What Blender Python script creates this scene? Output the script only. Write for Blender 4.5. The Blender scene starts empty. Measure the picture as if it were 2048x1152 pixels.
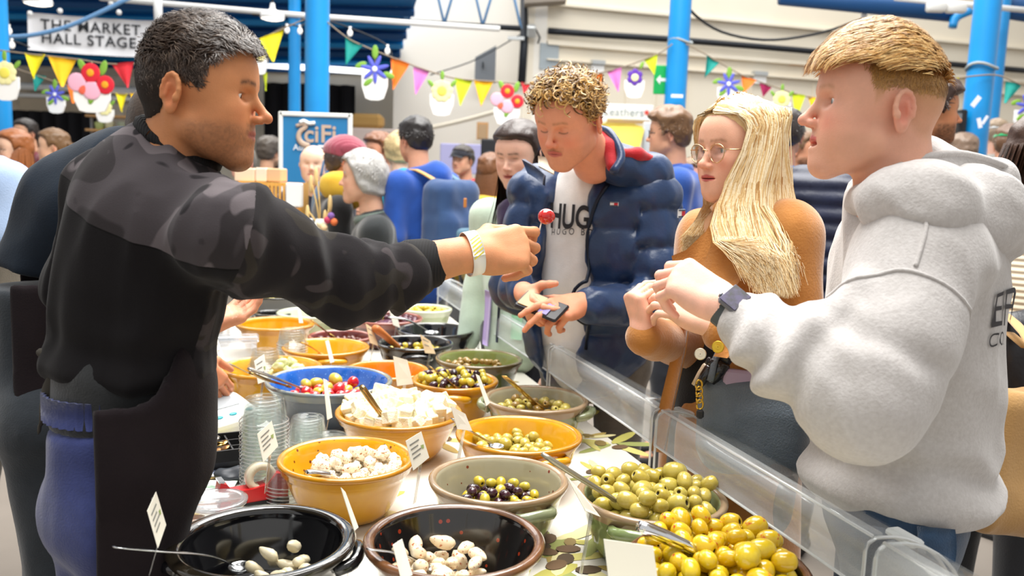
import bpy, math, random
import numpy as np
from mathutils import Matrix, Vector, Euler
SC = bpy.context.scene
COL = SC.collection
random.seed(7); RNG = np.random.default_rng(7)
rad = math.radians

# ---------------------------------------------------------------- camera, light, exposure
FPX = 1700.0; CAM = np.array([0.0, 0.0, 1.5]); PITCH = rad(7.5); ROLL = rad(2.0)
_fw = np.array([0, math.cos(PITCH), -math.sin(PITCH)]); _r0 = np.array([1.0, 0, 0]); _u0 = np.cross(_r0, _fw)
_R = _r0*math.cos(ROLL) + _u0*math.sin(ROLL); _U = _u0*math.cos(ROLL) - _r0*math.sin(ROLL)
def P(px, py, d):                                   # point seen at a pixel of the photo, d metres deep
    return CAM + (_fw + _R*(px-1024)/FPX + _U*(576-py)/FPX)*d
def PY(px, py, y):                                  # the same, on the upright plane at y
    r = _fw + _R*(px-1024)/FPX + _U*(576-py)/FPX
    return CAM + r*(y/r[1])
def PZ(px, py, z):                                  # the same, on the level z
    r = _fw + _R*(px-1024)/FPX + _U*(576-py)/FPX
    return CAM + r*((z-CAM[2])/r[2])
cd = bpy.data.cameras.new('camera'); cam = bpy.data.objects.new('camera', cd); COL.objects.link(cam)
cd.sensor_width = 36; cd.lens = FPX/2048*36; cd.clip_start = .05; cd.clip_end = 200
cam.matrix_world = Matrix(((_R[0], _U[0], -_fw[0], CAM[0]), (_R[1], _U[1], -_fw[1], CAM[1]), (_R[2], _U[2], -_fw[2], CAM[2]), (0, 0, 0, 1)))
cd.dof.use_dof = True; cd.dof.focus_distance = 1.75; cd.dof.aperture_fstop = 4.0
SC.camera = cam
W = bpy.data.worlds.new('hall_daylight'); SC.world = W; W.use_nodes = True
W.node_tree.nodes['Background'].inputs[0].default_value = (1.0, .985, .96, 1)
W.node_tree.nodes['Background'].inputs[1].default_value = 0.50
def area_light(name, loc, target, size, power, color=(1, 1, 1)):
    l = bpy.data.lights.new(name, 'AREA'); l.shape = 'RECTANGLE'; l.size, l.size_y = size; l.energy = power; l.color = color
    o = bpy.data.objects.new(name, l); COL.objects.link(o); o.location = loc
    o.rotation_euler = (Vector(target)-Vector(loc)).to_track_quat('-Z', 'Y').to_euler(); return o
area_light('roof_skylight', (0.3, 3.2, 6.6), (0.1, 2.4, 0.9), (4.0, 7.0), 760, (1, .985, .95))
area_light('roof_skylight', (0, 10.5, 7.2), (0, 9.5, 1.0), (14, 5.0), 620, (1, .985, .95))
SC.view_settings.view_transform = 'Standard'; SC.view_settings.look = 'None'
SC.view_settings.exposure = 0.58; SC.view_settings.gamma = 1.0; SC.view_settings.use_curve_mapping = False

# ---------------------------------------------------------------- materials
def lin(h):
    if not isinstance(h, str): return tuple(h)[:3]
    h = h.lstrip('#'); c = [int(h[i:i+2], 16)/255 for i in (0, 2, 4)]
    return tuple(v/12.92 if v <= .04045 else ((v+.055)/1.055)**2.4 for v in c)
_mats = {}
def M(name, col='#888888', rough=.55, metal=0.0, bump=None, var=None, coat=0.0, sss=0.0, attr=None, spec=.5, trans=0.0, alpha=1.0, emit=0.0, ior=1.45, wave=None, sheen=0.0):
    if name in _mats: return _mats[name]
    m = bpy.data.materials.new(name); m.use_nodes = True; nt = m.node_tree; b = nt.nodes['Principled BSDF']; _mats[name] = m
    I = b.inputs; c = lin(col)
    I['Base Color'].default_value = (*c, 1); I['Roughness'].default_value = rough; I['Metallic'].default_value = metal
    I['Specular IOR Level'].default_value = spec; I['Coat Weight'].default_value = coat; I['Coat Roughness'].default_value = .08
    I['Transmission Weight'].default_value = trans; I['Alpha'].default_value = alpha; I['IOR'].default_value = ior
    I['Sheen Weight'].default_value = sheen
    if sss:
        I['Subsurface Weight'].default_value = sss; I['Subsurface Radius'].default_value = (1.0, .35, .2); I['Subsurface Scale'].default_value = .012
    if emit:
        I['Emission Color'].default_value = (*c, 1); I['Emission Strength'].default_value = emit
    tc = nt.nodes.new('ShaderNodeTexCoord'); src = None
    if attr:
        a = nt.nodes.new('ShaderNodeAttribute'); a.attribute_name = attr; src = a.outputs['Color']
    if var:                                         # (second colour, scale, sharpness) -> blotches
        n = nt.nodes.new('ShaderNodeTexNoise'); n.inputs['Scale'].default_value = var[1]; n.inputs['Detail'].default_value = 4
        nt.links.new(tc.outputs['Object'], n.inputs['Vector'])
        r = nt.nodes.new('ShaderNodeMapRange'); s = var[2] if len(var) > 2 else .15
        cc = var[3] if len(var) > 3 else .5; r.inputs['From Min'].default_value = cc-s; r.inputs['From Max'].default_value = cc+s
        nt.links.new(n.outputs['Fac'], r.inputs['Value'])
        mx = nt.nodes.new('ShaderNodeMix'); mx.data_type = 'RGBA'
        nt.links.new(r.outputs['Result'], mx.inputs['Factor'])
        if src: nt.links.new(src, mx.inputs['A'])
        else: mx.inputs['A'].default_value = (*c, 1)
        mx.inputs['B'].default_value = (*lin(var[0]), 1); src = mx.outputs['Result']
    if src: nt.links.new(src, I['Base Color'])
    h = None
    if bump:
        n = nt.nodes.new('ShaderNodeTexNoise'); n.inputs['Scale'].default_value = bump[0]; n.inputs['Detail'].default_value = 3
        nt.links.new(tc.outputs['Object'], n.inputs['Vector']); h = n.outputs['Fac']; st = bump[1]
    if wave:
        n = nt.nodes.new('ShaderNodeTexWave'); n.inputs['Scale'].default_value = wave[0]; n.bands_direction = wave[2]
        nt.links.new(tc.outputs['Object'], n.inputs['Vector']); h = n.outputs['Fac']; st = wave[1]
    if h is not None:
        bp = nt.nodes.new('ShaderNodeBump'); bp.inputs['Strength'].default_value = st; bp.inputs['Distance'].default_value = .004
        nt.links.new(h, bp.inputs['Height']); nt.links.new(bp.outputs['Normal'], I['Normal'])
    return m
def mat_clear(name, tint=(1, 1, 1), haze=.10, gloss=.12, rough=.05):          # thin clear plastic
    if name in _mats: return _mats[name]
    m = bpy.data.materials.new(name); m.use_nodes = True; nt = m.node_tree; nt.nodes.clear(); _mats[name] = m
    out = nt.nodes.new('ShaderNodeOutputMaterial'); tr = nt.nodes.new('ShaderNodeBsdfTransparent'); tr.inputs[0].default_value = (*tint, 1)
    df = nt.nodes.new('ShaderNodeBsdfDiffuse'); df.inputs[0].default_value = (.9, .92, .92, 1)
    gl = nt.nodes.new('ShaderNodeBsdfGlossy'); gl.inputs['Roughness'].default_value = rough
    m1 = nt.nodes.new('ShaderNodeMixShader'); m1.inputs[0].default_value = haze
    nt.links.new(tr.outputs[0], m1.inputs[1]); nt.links.new(df.outputs[0], m1.inputs[2])
    lw = nt.nodes.new('ShaderNodeLayerWeight'); lw.inputs[0].default_value = .35
    mr = nt.nodes.new('ShaderNodeMapRange'); mr.inputs['To Min'].default_value = gloss*.4; mr.inputs['To Max'].default_value = min(1, gloss*4)
    nt.links.new(lw.outputs['Fresnel'], mr.inputs['Value'])
    m2 = nt.nodes.new('ShaderNodeMixShader'); nt.links.new(mr.outputs['Result'], m2.inputs[0])
    nt.links.new(m1.outputs[0], m2.inputs[1]); nt.links.new(gl.outputs[0], m2.inputs[2]); nt.links.new(m2.outputs[0], out.inputs[0])
    return m

# ---------------------------------------------------------------- mesh helpers: every shape is a pair (verts, faces)
def rotm(axis, a):
    return np.array(Matrix.Rotation(a, 3, axis))
def eul(x=0, y=0, z=0):
    return np.array(Euler((x, y, z)).to_matrix())
def align(d, up=(0, 0, 1)):                          # columns x, y=d, z
    y = np.asarray(d, float); y = y/np.linalg.norm(y); x = np.cross(y, up); n = np.linalg.norm(x)
    x = np.array([1., 0, 0]) if n < 1e-6 else x/n
    return np.stack([x, y, np.cross(x, y)], 1)
def tf(vf, loc=(0, 0, 0), R=None, s=1.0):
    V, F_ = vf; V = np.asarray(V, float)*s
    if R is not None: V = V @ np.asarray(R).T
    return V + np.asarray(loc, float), F_
def join(parts):
    Vs, Fs, o = [], [], 0
    for V, F_ in parts:
        Vs.append(np.asarray(V, float)); Fs += [[i+o for i in f] for f in (F_.tolist() if isinstance(F_, np.ndarray) else F_)]; o += len(V)
    return np.concatenate(Vs), Fs
def box(c, s, R=None, bev=0.0):
    x, y, z = [v/2 for v in s]
    if bev:
        b = min(bev, x*.9, y*.9, z*.9); V = []
        ring = [(x-b, y), (x, y-b), (x, -y+b), (x-b, -y), (-x+b, -y), (-x, -y+b), (-x, y-b), (-x+b, y)]
        ri = [(px*(1-b/x) if abs(px) > x-1e-9 else px*(x-b)/(x-b+1e-12)*(1-b/x*.5), py*(1-b/y*.7)) for px, py in ring]
        V = [(*p, -z) for p in ri]+[(*p, -z+b) for p in ring]+[(*p, z-b) for p in ring]+[(*p, z) for p in ri]
        F_ = [[r*8+i, r*8+(i+1) % 8, (r+1)*8+(i+1) % 8, (r+1)*8+i][::-1] for r in range(3) for i in range(8)]
        F_ += [list(range(8)), list(range(24, 32))[::-1]]
        return tf((np.array(V), F_), c, R)
    V = np.array([(i, j, k) for k in (-z, z) for j in (-y, y) for i in (-x, x)])
    F_ = [[0, 2, 3, 1], [4, 5, 7, 6], [0, 1, 5, 4], [2, 6, 7, 3], [0, 4, 6, 2], [1, 3, 7, 5]]
    return tf((V, F_), c, R)
def lathe(prof, n=32, cap0=True, cap1=False, ang=2*math.pi):
    k = len(prof); a = np.arange(n)/n*ang; pr = np.array(prof, float)
    V = np.stack([np.outer(pr[:, 0], np.cos(a)), np.outer(pr[:, 0], np.sin(a)), np.repeat(pr[:, 1:2], n, 1)], -1).reshape(-1, 3)
    F_ = [[r*n+i, r*n+(i+1) % n, (r+1)*n+(i+1) % n, (r+1)*n+i] for r in range(k-1) for i in range(n)]
    if cap0: F_.append(list(range(n))[::-1])
    if cap1: F_.append(list(range((k-1)*n, k*n)))
    return V, F_
def tube(path, r, n=8, cap=True, flat=None, up=(0, 0, 1)):
    p = np.array(path, float); k = len(p); r = np.broadcast_to(np.asarray(r, float), (k,))
    t = np.gradient(p, axis=0); t /= np.linalg.norm(t, axis=1)[:, None]+1e-12
    V = []; a = np.arange(n)/n*2*math.pi; ref = np.array(up, float)
    for i in range(k):
        x = np.cross(t[i], ref); nx = np.linalg.norm(x)
        x = np.cross(t[i], [1., 0.01, 0]) if nx < .15 else x
        x /= np.linalg.norm(x); z = np.cross(x, t[i])
        V.append(p[i]+r[i]*(np.outer(np.cos(a), x)+(flat if flat else 1)*np.outer(np.sin(a), z)))
    F_ = [[j*n+i, j*n+(i+1) % n, (j+1)*n+(i+1) % n, (j+1)*n+i] for j in range(k-1) for i in range(n)]
    if cap: F_ += [list(range(n))[::-1], list(range((k-1)*n, k*n))]
    return np.concatenate(V), F_
def curve(pts, n=24):                                # Catmull-Rom through points
    p = np.array(pts, float); p = np.concatenate([2*p[:1]-p[1:2], p, 2*p[-1:]-p[-2:-1]]); out = []
    segs = len(p)-3
    for u in np.linspace(0, segs-1e-6, n):
        i = int(u); t = u-i; a, b, c, d = p[i:i+4]
        out.append(.5*((2*b)+(-a+c)*t+(2*a-5*b+4*c-d)*t*t+(-a+3*b-3*c+d)*t**3))
    return np.array(out)
def prism(poly, h, c=(0, 0, 0), R=None):            # flat outline in x,z with thickness h along y
    p = np.array(poly, float); n = len(p)
    V = np.concatenate([np.stack([p[:, 0], np.full(n, -h/2), p[:, 1]], 1), np.stack([p[:, 0], np.full(n, h/2), p[:, 1]], 1)])
    F_ = [list(range(n)), list(range(n, 2*n))[::-1]]+[[i, i+n, (i+1) % n+n, (i+1) % n] for i in range(n)]
    return tf((V, F_), c, R)
def ball(c=(0, 0, 0), r=(1, 1, 1), n=12, m=8, R=None):
    r = np.broadcast_to(np.asarray(r, float), (3,)); V = [(0, 0, -1)]
    for j in range(1, m):
        t = math.pi*j/m-math.pi/2; V += [(math.cos(t)*math.cos(2*math.pi*i/n), math.cos(t)*math.sin(2*math.pi*i/n), math.sin(t)) for i in range(n)]
    V.append((0, 0, 1)); L = len(V)-1
    F_ = [[0, 1+(i+1) % n, 1+i] for i in range(n)]
    F_ += [[1+j*n+i, 1+j*n+(i+1) % n, 1+(j+1)*n+(i+1) % n, 1+(j+1)*n+i] for j in range(m-2) for i in range(n)]
    F_ += [[L, L-n+i, L-n+(i+1) % n] for i in range(n)]
    return tf((np.array(V)*r, F_), c, R)
def sheet(grid, th=0.0):                             # (a,b,3) grid -> surface, optionally with thickness
    g = np.asarray(grid, float); a, b = g.shape[:2]; V = g.reshape(-1, 3)
    F_ = [[i*b+j, i*b+j+1, (i+1)*b+j+1, (i+1)*b+j] for i in range(a-1) for j in range(b-1)]
    if th:
        du = np.gradient(g, axis=0); dv = np.gradient(g, axis=1); n = np.cross(du, dv); n /= np.linalg.norm(n, axis=2)[..., None]+1e-12
        V2 = (g+n*th).reshape(-1, 3); o = len(V); F2 = [[i+o for i in f[::-1]] for f in F_]
        rim = [i*b for i in range(a)]+[(a-1)*b+j for j in range(1, b)]+[i*b+b-1 for i in range(a-2, -1, -1)]+[j for j in range(b-2, 0, -1)]
        F_ = F_+F2+[[rim[i], rim[(i+1) % len(rim)], rim[(i+1) % len(rim)]+o, rim[i]+o][::-1] for i in range(len(rim))]
        V = np.concatenate([V, V2])
    return V, F_

# ---------------------------------------------------------------- objects
ORG = {}
def _link(o, parent, loc):
    COL.objects.link(o)
    if parent is not None:
        o.parent = parent; ORG[o.name] = ORG[parent.name]
    else:
        o.location = loc; ORG[o.name] = np.asarray(loc, float)
    return o
def tag(o, label=None, cat=None, group=None, kind=None, category=None):
    cat = cat or category
    for k, v in (('label', label), ('category', cat), ('group', group), ('kind', kind)):
        if v: o[k] = v
    return o
def thing(name, label, cat, loc=(0, 0, 0), group=None):
    o = bpy.data.objects.new(name, None); o.empty_display_size = .05
    return tag(_link(o, None, loc), label, cat, group)
def meshdata(name, vf, mat=None, smooth=True, attrs=None, mats=None, midx=None):
    V, F_ = vf; V = np.ascontiguousarray(V, np.float32); me = bpy.data.meshes.new(name)
    if isinstance(F_, np.ndarray):
        n, k = F_.shape; me.vertices.add(len(V)); me.vertices.foreach_set('co', V.ravel())
        me.loops.add(n*k); me.loops.foreach_set('vertex_index', F_.ravel().astype(np.int32))
        me.polygons.add(n); me.polygons.foreach_set('loop_start', np.arange(0, n*k, k, dtype=np.int32))
        me.update(calc_edges=True)
    else:
        me.from_pydata([tuple(map(float, v)) for v in V], [], [list(map(int, f)) for f in F_])
    if smooth: me.polygons.foreach_set('use_smooth', [True]*len(me.polygons))
    for m in (mats or ([mat] if mat else [])): me.materials.append(m)
    if midx is not None: me.polygons.foreach_set('material_index', np.asarray(midx, np.int32))
    for k, v in (attrs or {}).items():
        v = np.asarray(v, np.float32)
        if v.ndim == 1:
            a = me.attributes.new(k, 'FLOAT', 'POINT'); a.data.foreach_set('value', v)
        else:
            a = me.attributes.new(k, 'FLOAT_COLOR', 'POINT'); a.data.foreach_set('color', np.concatenate([v, np.ones((len(v), 1), np.float32)], 1).ravel())
    me.update(); return me
def ob(name, vf, mat, parent=None, loc=None, smooth=True, attrs=None, mats=None, midx=None, **tags):
    """vf in world coordinates; loc = origin of a top-level object."""
    V = np.asarray(vf[0], float)
    if parent is not None: org = ORG[parent.name]
    else:
        org = np.asarray(loc, float) if loc is not None else np.array([*(V.min(0)+V.max(0))[:2]/2, V[:, 2].min()])
    o = bpy.data.objects.new(name, meshdata(name, (V-org, vf[1]), mat, smooth, attrs, mats, midx))
    _link(o, parent, org); tag(o, **tags)
    return o
def auto(o, ang=40):                                  # crisp edges where faces meet at an angle
    me = o.data
    me.set_sharp_from_angle(angle=rad(ang)); return o
def inst(name, me, loc, R=None, parent=None, scale=1.0, **tags):
    o = bpy.data.objects.new(name, me)
    if parent is not None: _link(o, parent, None); o.location = tuple(np.asarray(loc)-ORG[parent.name])
    else: _link(o, None, loc)
    if R is not None: o.rotation_euler = Matrix(np.asarray(R).tolist()).to_euler()
    o.scale = (scale,)*3 if np.isscalar(scale) else scale
    return tag(o, **tags)
def copy_tree(o, loc, rotz=0.0, label=None):
    c = o.copy(); COL.objects.link(c); c.location = loc; c.rotation_euler.z = rotz; ORG[c.name] = np.asarray(loc, float)
    if label: c['label'] = label
    for ch in o.children:
        d = ch.copy(); COL.objects.link(d); d.parent = c
        for g in ch.children:
            e = g.copy(); COL.objects.link(e); e.parent = d
    return c
def islands(vf):                                      # split a mesh into its connected pieces
    V, F_ = vf; r = list(range(len(V)))
    def find(i):
        while r[i] != i: r[i] = r[r[i]]; i = r[i]
        return i
    for f in F_:
        a = find(f[0])
        for i in f[1:]: r[find(i)] = a
    g = {}
    for f in F_: g.setdefault(find(f[0]), []).append(f)
    out = []
    for fs in g.values():
        ids = sorted({i for f in fs for i in f}); m = {i: k for k, i in enumerate(ids)}; out.append((V[ids], [[m[i] for i in f] for f in fs]))
    return out
def text(name, body, mat, pos, R, size, parent=None, ext=.0, align_x='LEFT', spacing=1.0, sx=1.0, bold=0.0):
    """lettering lying in the x,z plane of R, reading along R's x"""
    cu = bpy.data.curves.new(name, 'FONT'); cu.body = body; cu.size = size; cu.extrude = ext; cu.align_x = align_x; cu.space_character = spacing; cu.offset = bold
    t = bpy.data.objects.new(name, cu); COL.objects.link(t)
    me = bpy.data.meshes.new_from_object(t); bpy.data.objects.remove(t); bpy.data.curves.remove(cu)
    n = len(me.vertices); V = np.empty(n*3, np.float32); me.vertices.foreach_get('co', V); V = V.reshape(-1, 3)
    V = np.stack([V[:, 0]*sx, -V[:, 2], V[:, 1]], 1) @ np.asarray(R).T+np.asarray(pos)
    F_ = [list(p.vertices) for p in me.polygons]; bpy.data.meshes.remove(me)
    if parent is None: return V, F_
    for p in islands((V, F_)): o = ob('letter', p, mat, parent, smooth=False)
    return o

# ---------------------------------------------------------------- implicit surfaces (bodies, faces, hands, clothes)
def cap(a, b, ra, rb=None, k=.02, op='u', sq=None): return ('cap', np.array(a, np.float32), np.array(b, np.float32), ra, ra if rb is None else rb, k, op, sq)
def ell(c, r, R=None, k=.02, op='u'): return ('ell', np.array(c, np.float32), np.array(np.broadcast_to(r, (3,)), np.float32), None if R is None else np.array(R, np.float32), None, k, op, None)
def half(c, n, k=.01, op='i'): return ('half', np.array(c, np.float32), np.array(n, np.float32)/np.linalg.norm(n), None, None, k, op, None)
def rbox(c, r, R=None, rnd=.02, k=.02, op='u'): return ('box', np.array(c, np.float32), np.array(r, np.float32), None if R is None else np.array(R, np.float32), rnd, k, op, None)
def xf(prims, R, loc, s=1.0):
    R = np.asarray(R, np.float32); loc = np.asarray(loc, np.float32); out = []
    for q in prims:
        t, a, b, c, d, k, op, sq = q; a2 = (R @ (a*s))+loc
        if t == 'cap': out.append((t, a2, (R @ (b*s))+loc, c*s, d*s, k*s, op, sq))
        elif t == 'ell': out.append((t, a2, b*s, R if c is None else R @ c, d, k*s, op, sq))
        elif t == 'half': out.append((t, a2, R @ b, c, d, k*s, op, sq))
        else: out.append((t, a2, b*s, R if c is None else R @ c, d*s, k*s, op, sq))
    return out
def sdf(prims, p):
    d = None
    for t, a, b, c, e, k, op, sq in prims:
        if t == 'cap':
            ab = b-a; pa = p-a
            if sq is not None:                        # flattened limb: squash along unit vector sq[0] by sq[1]
                n = np.array(sq[0], np.float32); pa = pa+np.outer(pa @ n, n)*(1/sq[1]-1)
            h = np.clip(pa @ ab/max(float(ab @ ab), 1e-9), 0, 1)
            q = pa-h[:, None]*ab; di = np.sqrt(np.einsum('ij,ij->i', q, q))-(c+(e-c)*h)
        elif t == 'ell':
            q = p-a
            if c is not None: q = q @ c
            u = q/b; k0 = np.sqrt(np.einsum('ij,ij->i', u, u)); v = u/b; k1 = np.sqrt(np.einsum('ij,ij->i', v, v))
            di = k0*(k0-1)/np.maximum(k1, 1e-6)
            di = np.where(k0 < 1e-4, -float(b.min()), di)
        elif t == 'half': di = (p-a) @ b
        else:
            q = p-a
            if c is not None: q = q @ c
            w = np.abs(q)-(b-e); di = np.sqrt((np.maximum(w, 0)**2).sum(1))+np.minimum(w.max(1), 0)-e
        if d is None:
            if op == 'u': d = di
            continue
        if op == 'u':
            h = np.maximum(k-np.abs(d-di), 0)/max(k, 1e-6); d = np.minimum(d, di)-h*h*k*.25
        else:
            if op == 's': di = -di
            h = np.maximum(k-np.abs(d-di), 0)/max(k, 1e-6); d = np.maximum(d, di)+h*h*k*.25
    return d if d is not None else np.full(len(p), 1., np.float32)
def near(prims, c, rad_, band):                       # primitives that can matter within rad_ of c
    out = []
    for q in prims:
        t, a, b, cc, e, k, op, sq = q
        if t == 'half': out.append(q); continue
        if t == 'cap':
            ab = b-a; h = np.clip((c-a)@ab/max(float(ab@ab), 1e-9), 0, 1); dd = np.linalg.norm(c-a-h*ab)-max(cc, e)
            if sq is not None: dd = dd if dd < 0 else dd*min(1, sq[1])-.0
        else: dd = np.linalg.norm(c-a)-float(b.max())*(1.0 if t == 'ell' else 1.75)
        if dd < rad_+band+k: out.append(q)
    return out
def bounds(prims, pad=.03):
    lo, hi = np.full(3, 9e9), np.full(3, -9e9)
    for t, a, b, c, e, k, op, sq in prims:
        if op != 'u' or t == 'half': continue
        if t == 'cap':
            r = max(c, e); lo = np.minimum(lo, np.minimum(a, b)-r); hi = np.maximum(hi, np.maximum(a, b)+r)
        else:
            r = (np.abs(c)@b) if c is not None else b; lo = np.minimum(lo, a-r); hi = np.maximum(hi, a+r)
    return lo-pad, hi+pad
_E = [(0, 1), (2, 3), (4, 5), (6, 7), (0, 2), (1, 3), (4, 6), (5, 7), (0, 4), (1, 5), (2, 6), (3, 7)]
def polygonize(f, lo, hi, h, B=8, slack=1.7, prims=None, disp=None):
    """surface nets over a grid of pitch h; f is only sampled in blocks near the surface"""
    lo = np.asarray(lo, np.float64); nb = np.maximum(1, np.ceil((np.asarray(hi)-lo)/(h*B)).astype(int)); n = nb*B
    bi = np.stack(np.meshgrid(*[np.arange(x) for x in nb], indexing='ij'), -1).reshape(-1, 3)
    ctr = (lo+(bi+.5-.5/B)*B*h).astype(np.float32); dc = np.concatenate([f(c) for c in np.array_split(ctr, max(1, len(ctr)//60000))])
    act = np.abs(dc) < B*h*.87*slack
    D = np.where(dc < 0, -1., 1.).astype(np.float32).reshape(nb)
    D = np.repeat(np.repeat(np.repeat(D, B, 0), B, 1), B, 2)
    off = np.stack(np.meshgrid(*[np.arange(B)]*3, indexing='ij'), -1).reshape(-1, 3)
    ab = bi[act]
    if prims is None: groups = [c for c in np.array_split(ab, max(1, len(ab)*B**3//250000)) if len(c)]
    else:
        key = (ab//2)@np.array([1, 1000, 1000000]); od = np.argsort(key, kind='stable'); ab = ab[od]; groups = np.split(ab, np.flatnonzero(np.diff(key[od]))+1) if len(ab) else []
    for ch in groups:
        g = (ch[:, None]*B+off[None]).reshape(-1, 3); x = (lo+g*h).astype(np.float32)
        if prims is None: D[g[:, 0], g[:, 1], g[:, 2]] = f(x)
        else:
            c0 = (x.min(0)+x.max(0))/2; r0 = float(np.linalg.norm(x.max(0)-x.min(0)))/2; v = sdf(near(prims, c0, r0, B*h*1.2+.004), x)
            D[g[:, 0], g[:, 1], g[:, 2]] = v if disp is None else v+disp(x)
    S = D < 0; s8 = [S[i:n[0]-1+i, j:n[1]-1+j, k:n[2]-1+k] for i in (0, 1) for j in (0, 1) for k in (0, 1)]
    anyv = s8[0].copy(); allv = s8[0].copy()
    for s in s8[1:]: anyv |= s; allv &= s
    cells = np.argwhere(anyv & ~allv)
    if not len(cells): return np.zeros((0, 3)), np.zeros((0, 4), int)
    co = np.array([(i, j, k) for i in (0, 1) for j in (0, 1) for k in (0, 1)])
    g = cells[:, None]+co[None]; v = D[g[..., 0], g[..., 1], g[..., 2]]
    acc = np.zeros((len(cells), 3)); cnt = np.zeros(len(cells))
    for a, b in _E:
        m = (v[:, a] < 0) != (v[:, b] < 0); t = np.where(m, v[:, a]/np.where(m, v[:, a]-v[:, b], 1), 0)
        acc += np.where(m[:, None], co[a]+t[:, None]*(co[b]-co[a]), 0); cnt += m
    V = lo+(cells+acc/cnt[:, None])*h
    idx = np.full(n, -1, np.int64); idx[cells[:, 0], cells[:, 1], cells[:, 2]] = np.arange(len(cells)); Q = []
    for ax in range(3):
        sl0 = [slice(1, None)]*3; sl1 = [slice(1, None)]*3; sl0[ax] = slice(0, -1); sl1[ax] = slice(1, None)
        A = S[tuple(sl0)]; Bv = S[tuple(sl1)]; e = np.argwhere(A != Bv); fl = A[e[:, 0], e[:, 1], e[:, 2]]
        e = e+np.array([0 if i == ax else 1 for i in range(3)]); u, w = [(1, 2), (2, 0), (0, 1)][ax]
        du = np.eye(3, dtype=int)[u]; dw = np.eye(3, dtype=int)[w]
        q = np.stack([idx[tuple((e-x).T)] for x in (du+dw, dw, 0*du, du)], 1)
        q = np.where(fl[:, None], q, q[:, ::-1]); Q.append(q[(q >= 0).all(1)])
    return V, np.concatenate(Q)
def vnoise(p, s, seed=0):                             # smooth value noise, about -1..1
    q = np.asarray(p, np.float64)*s+seed*17.3+100; i = np.floor(q).astype(np.int64); f = q-i; f = f*f*(3-2*f)
    def hsh(x): 
        n = (x[:, 0]*73856093) ^ (x[:, 1]*19349663) ^ (x[:, 2]*83492791); n = (n ^ (n >> 13))*1274126177 & 0x7fffffff
        return (n % 100003)/50001.5-1
    r = 0
    for a in (0, 1):
        for b in (0, 1):
            for c in (0, 1):
                w = (f[:, 0] if a else 1-f[:, 0])*(f[:, 1] if b else 1-f[:, 1])*(f[:, 2] if c else 1-f[:, 2])
                r = r+w*hsh(i+np.array([a, b, c]))
    return r
def solid(prims, h, disp=None, pad=.03):
    lo, hi = bounds(prims, pad)
    return polygonize(lambda p: sdf(prims, p), lo, hi, h, prims=prims, disp=disp, slack=1.7 if disp is None else 2.0)
def sm(x, a, b):
    t = np.clip((x-a)/(b-a), 0, 1); return t*t*(3-2*t)
def relax(vf, it=1):                                  # a little smoothing
    V, F_ = vf; V = np.array(V); F_ = np.asarray(F_)
    for _ in range(it):
        i = np.concatenate([F_[:, a] for a, b in ((0, 1), (1, 2), (2, 3), (3, 0), (1, 0), (2, 1), (3, 2), (0, 3))]); j = np.concatenate([F_[:, b] for a, b in ((0, 1), (1, 2), (2, 3), (3, 0), (1, 0), (2, 1), (3, 2), (0, 3))])
        cnt = np.bincount(i, minlength=len(V)); acc = np.stack([np.bincount(i, weights=V[j, c], minlength=len(V)) for c in range(3)], 1)
        V = .5*V+.5*acc/np.maximum(cnt, 1)[:, None]
    return V, F_
def strands(C, r0, r1, n=2, out=None):
    """C (S,K,3) curves -> one mesh: flat tapered ribbons (n=2, faced along out) or thin prisms"""
    S, K = C.shape[:2]; T_ = np.gradient(C, axis=1); T_ /= np.linalg.norm(T_, axis=2)[..., None]+1e-9
    ref = np.broadcast_to(np.array([.31, .77, .55]), T_.shape) if out is None else np.broadcast_to(out[:, None], T_.shape)
    X = np.cross(T_, ref); X /= np.linalg.norm(X, axis=2)[..., None]+1e-9; Y = np.cross(X, T_)
    w = np.linspace(0, 1, K); r = (r0 if np.ndim(r0) else np.full(S, r0))[:, None]*(1-w**3)[None]+(r1 if np.ndim(r1) else np.full(S, r1))[:, None]*(w**3)[None]
    if n == 2:
        V = C[:, :, None]+r[:, :, None, None]*np.array([-1., 1.])[None, None, :, None]*X[:, :, None]
        base = (np.arange(S)[:, None]*K+np.arange(K-1)[None])*2; Q = np.stack([base, base+1, base+3, base+2], -1).reshape(-1, 4); return V.reshape(-1, 3), Q
    a = np.arange(n)/n*2*math.pi
    V = C[:, :, None]+r[:, :, None, None]*(np.cos(a)[None, None, :, None]*X[:, :, None]+np.sin(a)[None, None, :, None]*Y[:, :, None])
    base = (np.arange(S)[:, None, None]*K+np.arange(K-1)[None, :, None])*n; i = np.arange(n)[None, None]; j = (i+1) % n
    Q = np.stack(np.broadcast_arrays(base+i, base+j, base+n+j, base+n+i), -1).reshape(-1, 4)
    return V.reshape(-1, 3), Q
# ---------------------------------------------------------------- the hall
def wallplane(p0, p1, z0, z1, th=.2):                 # vertical slab between two ground points
    a = np.array([p0[0], p0[1], 0.]); b = np.array([p1[0], p1[1], 0.]); d = b-a; L = np.linalg.norm(d); d /= L
    n = np.array([-d[1], d[0], 0]); R = np.stack([d, n, [0, 0, 1]], 1)
    return box((a+b)/2+n*th/2+np.array([0, 0, (z0+z1)/2]), (L, th, z1-z0), R), R
m_floor = M('concrete_floor', '#857c73', .6, bump=(9, .15), var=('#70685f', 1.3, .25))
ob('floor', box((0, 7, -.05), (40, 34, .1)), m_floor, smooth=False, kind='structure')
m_cream = M('cream_painted_wall', '#e9e1d0', .75, bump=(30, .08), var=('#dcd2bf', .8, .3))
WA, WB = P(1060, 350, 11.8), P(2048, 388, 14.2); wd = (WB-WA)*np.array([1, 1, 0]); wd /= np.linalg.norm(wd)
wv, WR = wallplane(WA-wd*.15, WB+wd*5, 0, 7.5); wall_r = ob('wall_right', wv, m_cream, smooth=False, kind='structure')
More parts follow.
